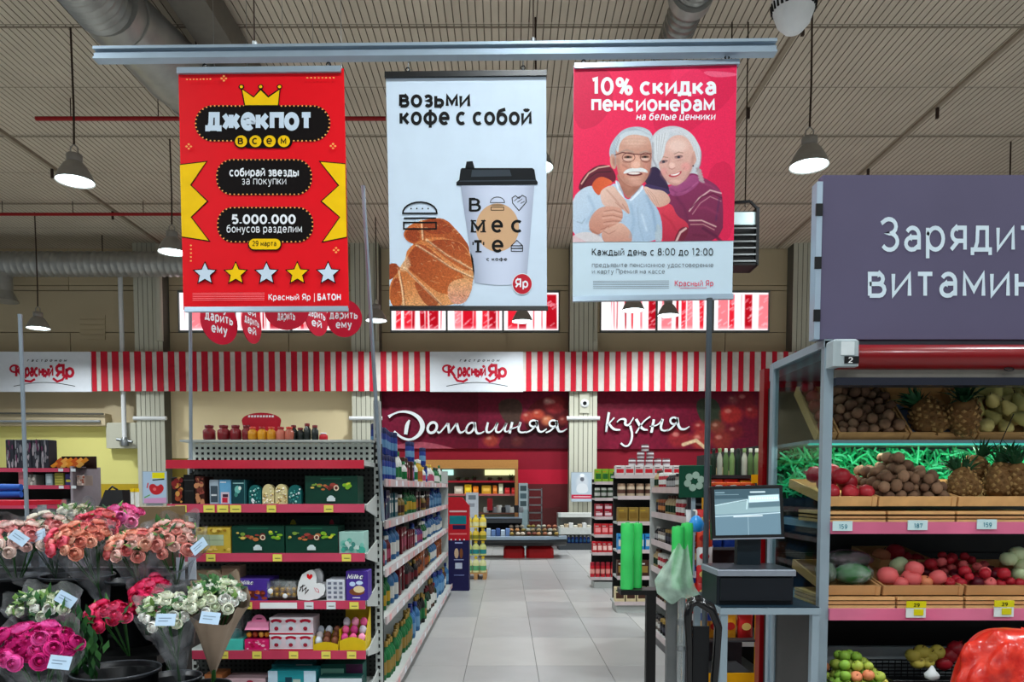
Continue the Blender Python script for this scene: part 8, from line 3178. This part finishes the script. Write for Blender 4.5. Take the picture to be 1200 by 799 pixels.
for i in range(9):
    for j in range(3):
        x = at(600 + 6.4 * i, 622, YD + .2).x
        t = thing('bakery_item', 'bun or pastry of the %s row, %s from the left in the deli counter' % (['front', 'middle', 'rear'][j], ORD[i]), 'pastry', (x, YD + .14 + .2 * j, z1_ + .0), group='pastries in the deli counter')
        b = MB()
        b.blob((x + rk.uniform(-.02, .02), YD + .14 + .2 * j, z1_ + .06 + .07 * j), .052, C(*rk.choice(cat_c)), 8, 5, .15, (1, .9, .7), seed=i + j)
        b.box(x - .055, x + .055, YD + .08 + .2 * j, YD + .2 + .2 * j, z1_ - .018, z1_ + .02 + .06 * j, C(90, 80, 66))
        part(b, 'bun', t, True)
for i in range(6):
    x = at(567 + 5.6 * i, 622, YD + .2).x
    t = thing('fish_pack', 'blue and white chilled pack, %s from the left in the deli counter' % ORD[i], 'pack', (x, YD + .2, z1_), group='blue packs in the deli counter')
    b = MB()
    b.cbox(x - .045, x + .045, YD + .12, YD + .3, z1_ - .018, z1_ + .14 + .03 * (i % 2), C(*[(60, 90, 150), (190, 206, 220), (110, 140, 190)][i % 3]), .01)
    part(b, 'pack', t, True)
for i in range(9):
    px = 570 + 5 * i
    p_ = at(px, 602, YD + .6)
    t = thing('counter_jar', '%s on top of the deli counter, %s from the left' % (['pale tub', 'black scale box', 'steel tin'][i % 3], ORD[i]), 'container', (p_.x, YD + .6, at(0, 603, YD + .4).z), group='containers on top of the deli counter')
    if px > 612:
        zz_ = z1_ + .3
    b = MB()
    zb = at(0, 604, YD + .4).z + .06
    b.lathe([(.06, 0), (.07, .05), (.06, .12 + .04 * (i % 2))], C(*[(190, 190, 184), (30, 30, 32), (130, 134, 138)][i % 3]), (p_.x, YD + .6, zb), n=10)
    if px > 610:
        b.box(p_.x - .05, p_.x + .05, YD + .55, YD + .65, z1_ - .018, zb, M_steel)
    part(b, 'tub', t, True)
# white chilled case further right
YZ = 18.2
t = thing('chilled_case', 'low white chilled case with blue bottles beside the column', 'case', at(677, 641, YZ))
a_, c_ = at(655, 640, YZ), at(697, 604, YZ)
b = MB()
b.box(a_.x, c_.x, YZ + .05, YZ + .8, 0, at(0, 627, YZ).z - .2, C(60, 64, 68))
b.box(a_.x, c_.x, YZ, YZ + .8, at(0, 626, YZ).z, at(0, 618, YZ).z, C(196, 198, 194))
b.box(a_.x, c_.x, YZ + .2, YZ + .8, c_.z - .05, c_.z + .05, C(206, 208, 204))
b.box(a_.x, c_.x, YZ + .7, YZ + .8, 0, c_.z, C(150, 150, 146))
part(b, 'body', t, True)
for i in range(8):
    x = a_.x + .06 + i * (c_.x - a_.x - .1) / 8
    place(g_bottle(.26, .04, BLU, WHT, AQ), 'bottle', 'cap', 'blue bottle in the white chilled case, %s from the left' % ORD[i], 'bottle', (x, YZ + .02 + .1, at(0, 627, YZ).z - .199), 0, 'blue bottles in the chilled case', (1, 1, .7))
for i in range(7):
    x = a_.x + .08 + i * (c_.x - a_.x - .1) / 7
    t = thing('deli_tray', 'white food tray on the chilled case, %s from the left' % ORD[i], 'tray', (x, YZ + .1, at(0, 618, YZ).z), group='food trays on the chilled case')
    b = MB()
    b.cbox(x - .05, x + .05, YZ + .05, YZ + .25, at(0, 618, YZ).z + .001, at(0, 618, YZ).z + .05 + .03 * (i % 3), C(*[(196, 190, 176), (170, 150, 120), (206, 206, 204)][i % 3]), .01)
    part(b, 'tray', t, True)


# posters on the columns
def poster(lab, x0, y0, x1, y1, Y, paint, bg):
    t = thing('poster', lab, 'poster', at((x0 + x1) / 2, y1, Y))
    a_, c_ = at(x0, y1, Y), at(x1, y0, Y)
    b = MB()
    b.box(a_.x, c_.x, Y, Y + .02, a_.z, c_.z, C(150, 156, 160))
    part(b, 'frame', t, True)
    cv = Canvas(int((x1 - x0) * 3), int((y1 - y0) * 3), bg).unit(3, x0, y0)
    paint(cv)
    pl_ = Plane(Y, .001)
    pl_.up(2)
    cv.on_plane('print', pl_, x0 + .6, y0 + .6, x1 - .6, y1 - .6, M_art, t)


def pt_chef(cv):
    cv.ell(682, 565, 7, 10, (200, 206, 212), .9, 3)
    cv.ell(682, 561, 2.4, 2.6, (96, 100, 110))
    cv.ell(682, 556.5, 2.8, 2.2, (236, 240, 244))
    cv.poly([(676, 566), (688, 566), (690, 578), (674, 578)], (214, 218, 222))
    cv.poly([(669, 579.5), (695, 579.5), (695, 584.5), (669, 584.5)], (190, 40, 70), smooth=0)
    cv.line([(672, 582), (692, 582)], 1, (236, 200, 206))


def pt_heart(cv):
    cv.poly([(178, 553), (193, 553), (193, 560), (178, 560)], (226, 214, 20), smooth=0)
    cv.line([(179, 562), (192, 561)], 1.5, (30, 40, 20))
    cv.poly([(174, 568), (180, 566), (184, 570), (189, 566), (193, 572), (188, 579), (180, 580), (175, 575)], (190, 36, 44))
    cv.ell(181, 573, 2, 2, (236, 120, 120), .8)
    cv.line([(173, 566), (172, 571)], 1.5, (200, 60, 60))
    cv.line([(169, 583), (175, 580)], 1.2, (90, 160, 60))
    cv.poly([(168, 584), (195, 583), (195, 590), (168, 590)], (206, 150, 190), smooth=0)


poster('small framed poster of a chef in white on the column right of the red wall', 669, 553, 694.5, 588, 18.95, pt_chef, (176, 190, 202))
poster('pale blue poster with a red heart-shaped pepper and yellow corner at the left column', 167, 552, 195.5, 590, 18.0, pt_heart, (170, 192, 214))
b = MB()
a_, c_ = at(172, 640, 18.0), at(190, 590, 18.0)
b.box(a_.x, c_.x, 18.021, 18.06, 0, at(0, 560, 18).z, M_greyp)
ps_ = thing('poster_stand', 'grey stand board carrying the pale blue heart poster', 'stand', (a_.x, 18.04, 0))
part(b, 'board', ps_, True)

# ================================================================== GOODS AT THE FAR LEFT
YL = 6.2
ls = thing('shelf_unit', 'low shelf unit with pink rails standing behind the flowers at far left', 'shelf unit', at(40, 700, YL))
xa, xm, xb = at(-60, 550, YL).x, at(40, 550, YL).x, at(82, 550, YL).x
zl_ = [at(0, y, YL).z for y in (549, 569, 592)]
for k, z in enumerate(zl_ + [.6, .15]):
    b = MB()
    b.box(xa, xb, YL, YL + .4, z - .02, z, M_shelf)
    part(b, 'shelf', ls, True)
    b = MB()
    b.box(xa, xb, YL - .012, YL, z - .028, z + .004, mat('price_rail'))
    for px in (12, 55, 70):
        x = at(px, 0, YL).x
        b.box(x - .02, x + .02, YL - .014, YL - .012, z - .024, z, M_tagw)
    part(b, 'price_rail', ls, True)
b = MB()
b.box(xa, xb, YL + .4, YL + .43, 0, zl_[0] + .02, mat('shelf_back_dark'))
b.box(xb, xb + .02, YL, YL + .43, 0, zl_[0] + .02, C(150, 140, 146))
part(b, 'back_panel', ls, True)
for k in range(5):
    x0, x1 = at(-16 + 10.6 * k, 0, YL).x, at(-6 + 10.6 * k, 0, YL).x
    h_ = 34 * YL / F
    t = place(g_box(x1 - x0, .12, h_, C(40, 42, 50), rdeco(40 + k, [(120, 120, 126), (70, 72, 80), (160, 150, 156), (90, 40, 70)], 16, .1, .9, .1, .9, .1)), 'gift_box', 'label', 'tall dark gift box, %s from the left on the far left shelf' % ORD[k], 'box', ((x0 + x1) / 2, YL + .1, zl_[0] + .001), 0, 'dark gift boxes')
for k in range(2):
    for i in range(6):
        x = at(41.5 + 6.2 * i, 0, YL).x
        t = thing('chocolate_bar', 'orange-wrapped bar, %s from the left in the %s row of the left shelf tray' % (ORD[i], ['front', 'rear'][k]), 'bar', (x, YL + .08 + .07 * k, zl_[0] + .04), group='orange bars in the tray')
        b = MB()
        z = zl_[0] + .012 + .04 * k
        b.bar((x - .018, YL + .05 + .07 * k, z), (x + .018, YL + .07 + .07 * k, z + .035), .05, .03, C(*[(214, 140, 40), (190, 90, 30), (226, 170, 80)][(i + k) % 3]))
        part(b, 'wrapper', t, True)
x0, x1 = at(38, 0, YL).x, at(81, 0, YL).x
t = thing('cardboard_tray', 'dark cardboard tray holding orange bars on the far left shelf', 'tray', (x0, YL, zl_[0]))
b = MB()
b.box(x0, x1, YL + .2, YL + .21, zl_[0] + .001, zl_[0] + .11, C(40, 24, 20))
b.box(x0, x1, YL + .01, YL + .2, zl_[0] + .001, zl_[0] + .008, C(40, 24, 20))
part(b, 'tray', t, True)
for k, (a, c, h_, m, d_, lab) in enumerate(((-2, 6, 17, (190, 110, 120), [], 'rose'), (8, 20, 13, (150, 146, 140), rdeco(50, [(206, 200, 190), (90, 86, 80)], 10, .1, .9, .1, .9, .12), 'grey flowered'), (31, 40, 14, (150, 170, 176), [('r', .2, .2, .8, .8, C(190, 206, 210))], 'pale blue'),
                                           (42, 54, 15, (150, 146, 60), [('r', .1, .2 * i + .05, .9, .2 * i + .12, C(200, 190, 90)) for i in range(4)], 'olive'), (55, 68, 14, (60, 56, 110), [('r', .1, .3, .6, .5, C(190, 180, 60)), ('r', .5, .6, .9, .8, C(180, 190, 220))], 'violet'), (69, 80, 12, (170, 150, 140), rdeco(51, [(220, 200, 190), (150, 80, 60)], 12, .1, .9, .1, .9, .1), 'beige'))):
    x0, x1 = at(a, 0, YL).x, at(c, 0, YL).x
    place(g_box(x1 - x0 - .004, .12, h_ * YL / F, C(*m), d_), 'gift_box', 'label', '%s gift box on the middle shelf at far left' % lab, 'box', ((x0 + x1) / 2, YL + .1, zl_[1] + .001), 0, None)
for k in range(2):
    t = thing('towel_roll', 'rolled blue cloth, %s of two at the far left behind the flowers' % ['lower', 'upper'][k], 'cloth', at(10, 583 - 8 * k, 5.2))
    b = MB()
    v0, v1 = at(-20, 581 - 8 * k, 5.2), at(25, 579 - 8 * k, 5.2)
    b.tube([v0, v0.lerp(v1, .5) + Vector((0, 0, .004)), v1], [.026, .028, .024], C(24, 84, 170), n=10)
    part(b, 'roll', t, True)
tb = thing('display_table', 'table with folded wrapping paper and cloths behind the upper bouquets', 'table', at(40, 640, 5.1))
b = MB()
zz_ = at(0, 586, 5.2).z
b.box(at(-60, 0, 5.1).x, at(28, 0, 5.1).x, 4.9, 5.4, zz_ - .03, zz_, C(190, 24, 44))
part(b, 'top', tb, True)
for x in (at(-40, 0, 5.1).x, at(24, 0, 5.1).x):
    b = MB()
    b.box(x, x + .04, 5.1, 5.14, 0, zz_ - .03, M_greyp)
    part(b, 'leg', tb, True)
# black basket with two yellow tubes on the brown ledge
YO = 4.2
ld_ = thing('wooden_ledge', 'brown wooden ledge behind the pink flowers', 'ledge', at(130, 640, YO))
b = MB()
b.box(at(66, 0, YO).x, at(176, 0, YO).x, YO, YO + .3, at(0, 600, YO).z - .1, at(0, 594, YO).z, C(116, 96, 70))
b.box(at(76, 0, YO).x, at(166, 0, YO).x, YO + .1, YO + .3, 0, at(0, 600, YO).z - .1, C(60, 50, 40))
part(b, 'board', ld_, True)
bk = thing('black_bag', 'black bag on the ledge with two yellow-topped tubes in it', 'bag', at(134, 594, YO))
b = MB()
a_, c_ = at(121, 594, YO + .1), at(150, 574, YO + .1)
b.rings([[(a_.x, YO + .05, z), (c_.x, YO + .05, z), (c_.x, YO + .18, z), (a_.x, YO + .18, z)] if i == 0 else [(a_.x + .03, YO + .07, z), (c_.x - .02, YO + .07, z), (c_.x - .02, YO + .16, z), (a_.x + .03, YO + .16, z)] for i, z in enumerate((at(0, 594, YO).z + .001, c_.z))], C(14, 14, 16), True, True)
b.tube([(a_.x + .03, YO + .11, c_.z), (a_.x + .05, YO + .11, c_.z + .02), (a_.x + .08, YO + .11, c_.z)], .006, M_black, n=6)
part(b, 'body', bk, True)
for k in range(2):
    x = at(139 + 5.4 * k, 0, YO + .02).x
    t = thing('marker_tube', 'white tube with yellow cap, %s of the two on the black bag' % ['left', 'right'][k], 'tube', (x, YO + .03, at(0, 594, YO).z))
    b = MB()
    b.lathe([(.011, .001), (.011, .085)], C(220, 220, 214), (x, YO + .03, at(0, 594, YO).z), n=10)
    part(b, 'body', t, True)
    b = MB()
    b.lathe([(.012, .085), (.012, .105)], C(226, 190, 20), (x, YO + .03, at(0, 594, YO).z), n=10)
    part(b, 'cap', t, True)

# ================================================================== FLOWERS
def petal_mesh(kind, m):
    b = MB()
    if kind == 'rose':
        spec, r0 = [(3, .42, 0, 1.0), (4, .68, 4, 1.0), (5, .92, 12, .95), (5, 1.12, 40, .75)], .0225
    elif kind == 'peony':
        spec, r0 = [(4, .36, 0, 1.0), (5, .6, 4, 1.02), (6, .82, 10, 1.0), (7, 1.02, 22, .92), (7, 1.22, 45, .72)], .028
    else:
        spec, r0 = [(3, .5, 0, 1.1), (5, .85, 14, 1.1), (4, 1.05, 38, .8)], .0195
    rnd = random.Random(len(kind))
    b.blob((0, 0, r0 * .62), r0 * .36, m, 7, 5, .1, (1, 1, 1.2))
    for n, rr, tilt, hh in spec:
        for k in range(n):
            a0 = 2 * PI * (k + rnd.random() * .4) / n
            hw = PI / n * 1.25
            rows = []
            for j in range(4):
                v = j / 3
                rad = r0 * rr * (.3 + .75 * math.sin(v * (2.35 if tilt < 30 else 1.8))) * (1 + .06 * rnd.random())
                z = r0 * (.05 + 1.15 * hh * v * math.cos(math.radians(tilt * v))) + (.0 if v < 1 else -r0 * .06 * (tilt > 30))
                wv = hw * (.55 + .6 * math.sin(v * 2.3))
                rows.append([(rad * (1 + .05 * abs(u)) * math.cos(a0 + u * wv), rad * math.sin(a0 + u * wv) * (1 + .05 * abs(u)), z - r0 * .22 * u * u * v) for u in (-1, -.33, .33, 1)])
            b.rings(rows, m, closed=False, smooth=True)
    return b.mesh('bloom')


_pm = {}


def bloom_mesh(kind, col):
    k = (kind, col)
    if k not in _pm:
        _pm[k] = petal_mesh(kind, mat('petal_%s_%d_%d_%d' % ((kind,) + col), col, rough=.55, var=.16, scale=60, sub=.12))
    return _pm[k]


M_leaf = [mat('leaf_%d' % k, c, rough=.5, var=.2, scale=20) for k, c in enumerate([(48, 96, 44), (30, 70, 36), (96, 130, 60)])]
M_cello = clear_film('cellophane', (226, 228, 232), .93, .08)
M_paper = mat('kraft_paper', (150, 130, 112), rough=.7, var=.1)


def bouquet(lab, px, py, Y, rx, ry, n, kind, cols, seed, lean=(0, 0), wrap='cello', leafy=20, size=1.0, wrapx=1.35, tagp=None, hgt=.30, tilt=.55):
    """blooms on a dome that faces the viewer and the ceiling, leaves between them, wrap down to the tied stems"""
    r = random.Random(seed)
    c = at(px, py, Y)
    RX, RZ = rx * Y / F, ry * Y / F
    base = Vector((c.x + lean[0], Y + .10 + lean[1], c.z - hgt))
    t = thing('bouquet', lab, 'bouquet', base)
    ax = (c - base).normalized()
    ax = (ax + Vector((0, -tilt, .1))).normalized()
    e1 = Vector((1, 0, 0)) - ax * ax.x
    e1.normalize()
    e2 = ax.cross(e1)
    if e2.z < 0:
        e2 = -e2
    cen = c
    for k in range(n):
        f = math.sqrt((k + .5) / n)
        a = k * 2.39996 + seed
        u, v = f * math.cos(a), f * math.sin(a)
        h = math.sqrt(max(0, 1 - f * f * .8)) * min(RX, RZ) * .8
        P = cen + e1 * (u * RX) + e2 * (v * RZ) + ax * h + Vector((r.uniform(-1, 1), r.uniform(-1, 1), r.uniform(-1, 1))) * .008
        d = (ax * .9 + e1 * u * .8 + e2 * v * .8).normalized()
        rot = d.to_track_quat('Z', 'Y').to_euler()
        s_ = size * r.uniform(.82, 1.15)
        part(bloom_mesh(kind, r.choice(cols)), 'bloom', t, True, loc=P, rot=tuple(rot), scale=(s_,) * 3)
    b = MB()
    for k in range(leafy):
        a, f = r.uniform(0, 2 * PI), r.uniform(.1, 1.02)
        P = cen + e1 * (f * RX * math.cos(a)) + e2 * (f * RZ * math.sin(a)) + ax * (math.sqrt(max(0, 1 - f * f * .8)) * min(RX, RZ) * .72 + r.uniform(-.01, .02))
        d = (e1 * r.uniform(-1, 1) + e2 * r.uniform(-.6, 1) + ax * r.uniform(.0, .8)).normalized()
        s_ = d.cross(ax)
        s_ = (s_.normalized() if s_.length > 1e-3 else e1) * r.uniform(.008, .014)
        L_ = r.uniform(.03, .06)
        b.add([tuple(P), tuple(P + d * L_ * .5 + s_), tuple(P + d * L_), tuple(P + d * L_ * .5 - s_), tuple(P + d * L_ * .5 + ax * .004)], [(0, 1, 4), (1, 2, 4), (2, 3, 4), (3, 0, 4)], r.choice(M_leaf))
    tag(part(b, 'foliage', t, True), kind='stuff')
    b = MB()
    for k in range(7):
        P = cen + e1 * (RX * .6 * math.cos(k)) + e2 * (RZ * .6 * math.sin(k))
        b.tube([P, cen.lerp(base, .6), base + Vector((.01 * math.cos(k), .01 * math.sin(k), -.06))], .003, M_leaf[0], n=5)
    part(b, 'stems', t, True)
    if wrap:
        b = MB()
        nn = 36
        R = []
        for j, (f, g) in enumerate(((0, .03), (.3, .32), (.6, .62), (.85, .88), (1.02, wrapx * .9), (1.16, wrapx))):
            ring = []
            o = base.lerp(cen, f)
            for k in range(nn):
                a = 2 * PI * k / nn
                w = 1 + (.07 * math.sin(5 * a + seed) + .05 * math.sin(9 * a + 2 * seed)) * f
                up = (.10 * math.sin(a) * min(RX, RZ) if j == 5 else 0) + (.02 * math.sin(7 * a) if j == 5 else 0)
                low = -.35 * min(RX, RZ) * max(0, -math.sin(a)) if j >= 4 else 0
                ring.append(tuple(o + e1 * (RX * g * w * math.cos(a)) + (e2 * (RZ * g * w * math.sin(a))) + ax * (up + low)))
            R.append(ring)
        b.rings(R, M_paper if wrap == 'paper' else M_cello, smooth=True)
        part(b, 'wrapper', t, True)
    if tagp:
        p_ = at(tagp[0], tagp[1], Y - .14)
        T_ = Matrix.Translation(p_) @ Matrix.Rotation(tagp[2], 4, 'Y') @ Matrix.Rotation(-.4, 4, 'X')
        b = MB(T_)
        b.box(-.035, .035, 0, .001, -.022, .022, C(176, 200, 222))
        b.box(-.025, .02, -.0006, 0, .004, .007, C(120, 140, 160))
        b.box(-.025, .01, -.0006, 0, -.006, -.003, C(120, 140, 160))
        part(b, 'price_card', t, True)
    return t


PALE = [(236, 206, 200), (226, 190, 184), (240, 216, 206), (232, 150, 150)]
CREAM = [(226, 222, 200), (214, 206, 180), (236, 230, 214)]
PEACH = [(236, 160, 136), (228, 140, 124), (240, 180, 156), (224, 120, 120)]
CORAL = [(232, 100, 120), (236, 130, 130), (226, 84, 112)]
LILAC = [(232, 90, 150), (226, 110, 170), (240, 140, 180)]
MAG = [(214, 40, 130), (226, 80, 160), (190, 24, 110)]
HOT = [(226, 50, 100), (206, 30, 84), (236, 90, 130)]
IVORY = [(236, 240, 220), (226, 234, 206), (244, 244, 236)]
BLUSH = [(236, 176, 164), (226, 150, 140), (240, 200, 190)]
YU, YLo = 3.1, 2.75
bouquet('pale blush rose bouquet in cellophane at the far left edge', 16, 640, YU, 42, 26, 26, 'rose', PALE, 1, (-.05, 0), tagp=(22, 630, .6))
bouquet('cream and blush rose bouquet between the far left one and the peach roses', 54, 630, YU + .1, 30, 24, 18, 'rose', PALE + CREAM, 2, (.0, 0), tagp=(44, 628, -.4))
bouquet('small cream green-tinged rose bouquet at the back beside the pink ones', 88, 612, YU + .3, 22, 16, 12, 'rose', CREAM, 3, (.05, 0), leafy=30)
bouquet('peach and coral rose bouquet in the middle of the upper row', 96, 640, YU - .05, 36, 24, 26, 'rose', PEACH + CORAL, 4, (.05, 0), wrapx=1.2)
bouquet('coral pink rose bouquet right of centre in the upper row', 118, 622, YU + .12, 26, 20, 18, 'rose', CORAL, 5, (.02, 0), leafy=12, wrap=None)
bouquet('bright pink peony bouquet standing tallest in the upper row', 144, 613, YU + .2, 20, 17, 17, 'peony', LILAC, 6, (.02, 0), size=.78, leafy=14, wrap=None)
bouquet('soft peach rose bouquet just left of the wrapped blush one', 158, 647, YU - .05, 27, 22, 20, 'rose', PEACH + BLUSH, 7, (.0, 0), wrapx=1.2)
bouquet('blush rose bouquet in a tall clear wrapper at the right of the upper row', 202, 641, YU, 27, 27, 22, 'rose', BLUSH, 8, (-.02, 0), wrapx=1.55, leafy=26, tagp=(233, 640, -.7))
bouquet('magenta peony bouquet filling the lower left corner', 42, 765, YLo - .25, 46, 30, 34, 'peony', MAG, 9, (-.03, 0), size=.86, wrapx=1.25, tagp=(70, 776, .1))
bouquet('ivory and green bouquet behind the magenta peonies', 52, 716, YLo + .1, 34, 20, 16, 'eustoma', IVORY, 10, (0, 0), leafy=60, tagp=(77, 702, .5))
bouquet('hot pink peony bunch half in shade between the lower bouquets', 132, 724, YLo + .15, 25, 15, 16, 'peony', HOT, 11, (.03, .05), size=.8, leafy=16, wrap=None)
bouquet('deep pink tulip-like bouquet left of the white lisianthus', 178, 702, YLo + .25, 18, 26, 16, 'peony', HOT, 12, (.0, .05), size=.8, leafy=10)
bouquet('white lisianthus bouquet, left of the two, lower row', 198, 724, YLo, 29, 25, 24, 'eustoma', IVORY, 13, (.0, 0), leafy=60, tagp=(194, 726, .0))
bouquet('white lisianthus bouquet in brown paper next to the sweets shelf', 254, 710, YLo + .05, 29, 28, 28, 'eustoma', IVORY, 14, (-.06, 0), leafy=60, wrap='paper', wrapx=1.2, tagp=(246, 724, .1))
gl = thing('foliage_bunch', 'dark green leafy bunch hanging down between magenta and hot pink flowers', 'foliage', at(95, 760, YLo - .05))
b = MB()
r = random.Random(31)
for k in range(150):
    p_ = at(92 + r.gauss(0, 12), 745 + r.gauss(0, 17), YLo - .05 + r.uniform(-.05, .05))
    d = Vector((r.uniform(-.4, .4), r.uniform(-.3, .3), -1)).normalized()
    s_ = Vector((r.uniform(-1, 1), r.uniform(-.4, .4), 0)).normalized() * .012
    L_ = r.uniform(.04, .07)
    b.add([tuple(p_), tuple(p_ + d * L_ * .5 + s_), tuple(p_ + d * L_), tuple(p_ + d * L_ * .5 - s_)], [(0, 1, 2, 3)], r.choice(M_leaf[:2]))
tag(part(b, 'leaves', gl, True), kind='stuff')
# buckets and the stepped black stand
M_bk = mat('bucket_black', (12, 13, 16), rough=.35)
stz = [.86, .52]
fs_ = thing('flower_stand', 'black two-step stand carrying the flower buckets', 'stand', (-1.7, 3.0, 0))
b = MB()
b.box(-2.6, -1.42, 2.98, 3.5, .80, .84, C(12, 12, 13))
b.box(-2.6, -1.5, 3.44, 3.5, 0, 1.15, C(12, 12, 13))
b.box(-2.6, -1.42, 2.98, 3.02, 0, .80, C(12, 12, 13))
part(b, 'upper_step', fs_, True)
b = MB()
b.box(-2.6, -1.15, 2.45, 2.98, .40, .44, C(12, 12, 13))
part(b, 'lower_step', fs_, True)
for (px, Y, zb, hh, rr, lab) in ((16, YU + .1, .841, .30, .13, 'upper row black bucket at the far left'), (92, YU + .12, .841, .30, .14, 'upper row black bucket under the peach roses'), (158, YU + .12, .841, .28, .11, 'upper row black bucket under the soft peach roses'), (205, YU + .1, .841, .27, .10, 'upper row black bucket at the right'),
                                 (40, YLo - .1, .441, .30, .13, 'lower row black bucket under the magenta peonies'), (134, YLo - .02, .441, .405, .145, 'lower row black bucket with a bright rim in the middle'), (200, YLo + .05, .441, .36, .10, 'lower row black bucket under the left white bouquet'), (240, YLo + .05, .441, .33, .085, 'lower row black bucket beside the sweets shelf')):
    p_ = at(px, 700, Y)
    t = thing('flower_bucket', lab, 'bucket', (p_.x, Y, zb), group='black flower buckets')
    b = MB()
    b.lathe([(rr * .75, 0), (rr, hh), (rr * 1.05, hh), (rr * 1.05, hh - .012), (rr * .96, hh - .015), (rr * .93, hh - .02), (rr * .7, .02)], M_bk, n=28, cap1=True)
    part(b, 'body', t)
    b = MB()
    b.tube([(rr * 1.05 * x, rr * 1.05 * y, hh) for x, y in circ(28) + [circ(28)[0]]], .0035, C(60, 64, 70, coat=.6), n=6, cap=False)
    part(b, 'rim', t)
for k, (x0, x1) in enumerate(((207, 216), (221, 229.5))):
    a_, c_ = at(x0, 684, YU + .2), at(x1, 653, YU + .2)
    t = thing('price_sign', 'white upright card %s above the white lisianthus' % ['left', 'right'][k], 'card', (a_.x, YU + .2, a_.z))
    b = MB()
    b.box(a_.x, c_.x, YU + .2, YU + .203, a_.z, c_.z, C(206, 214, 224))
    part(b, 'card', t, True)
    b = MB()
    b.tube([(a_.x + .01, YU + .206, .841), (a_.x + .01, YU + .206, c_.z - .01)], .003, M_black, n=5)
    part(b, 'stick', t, True)
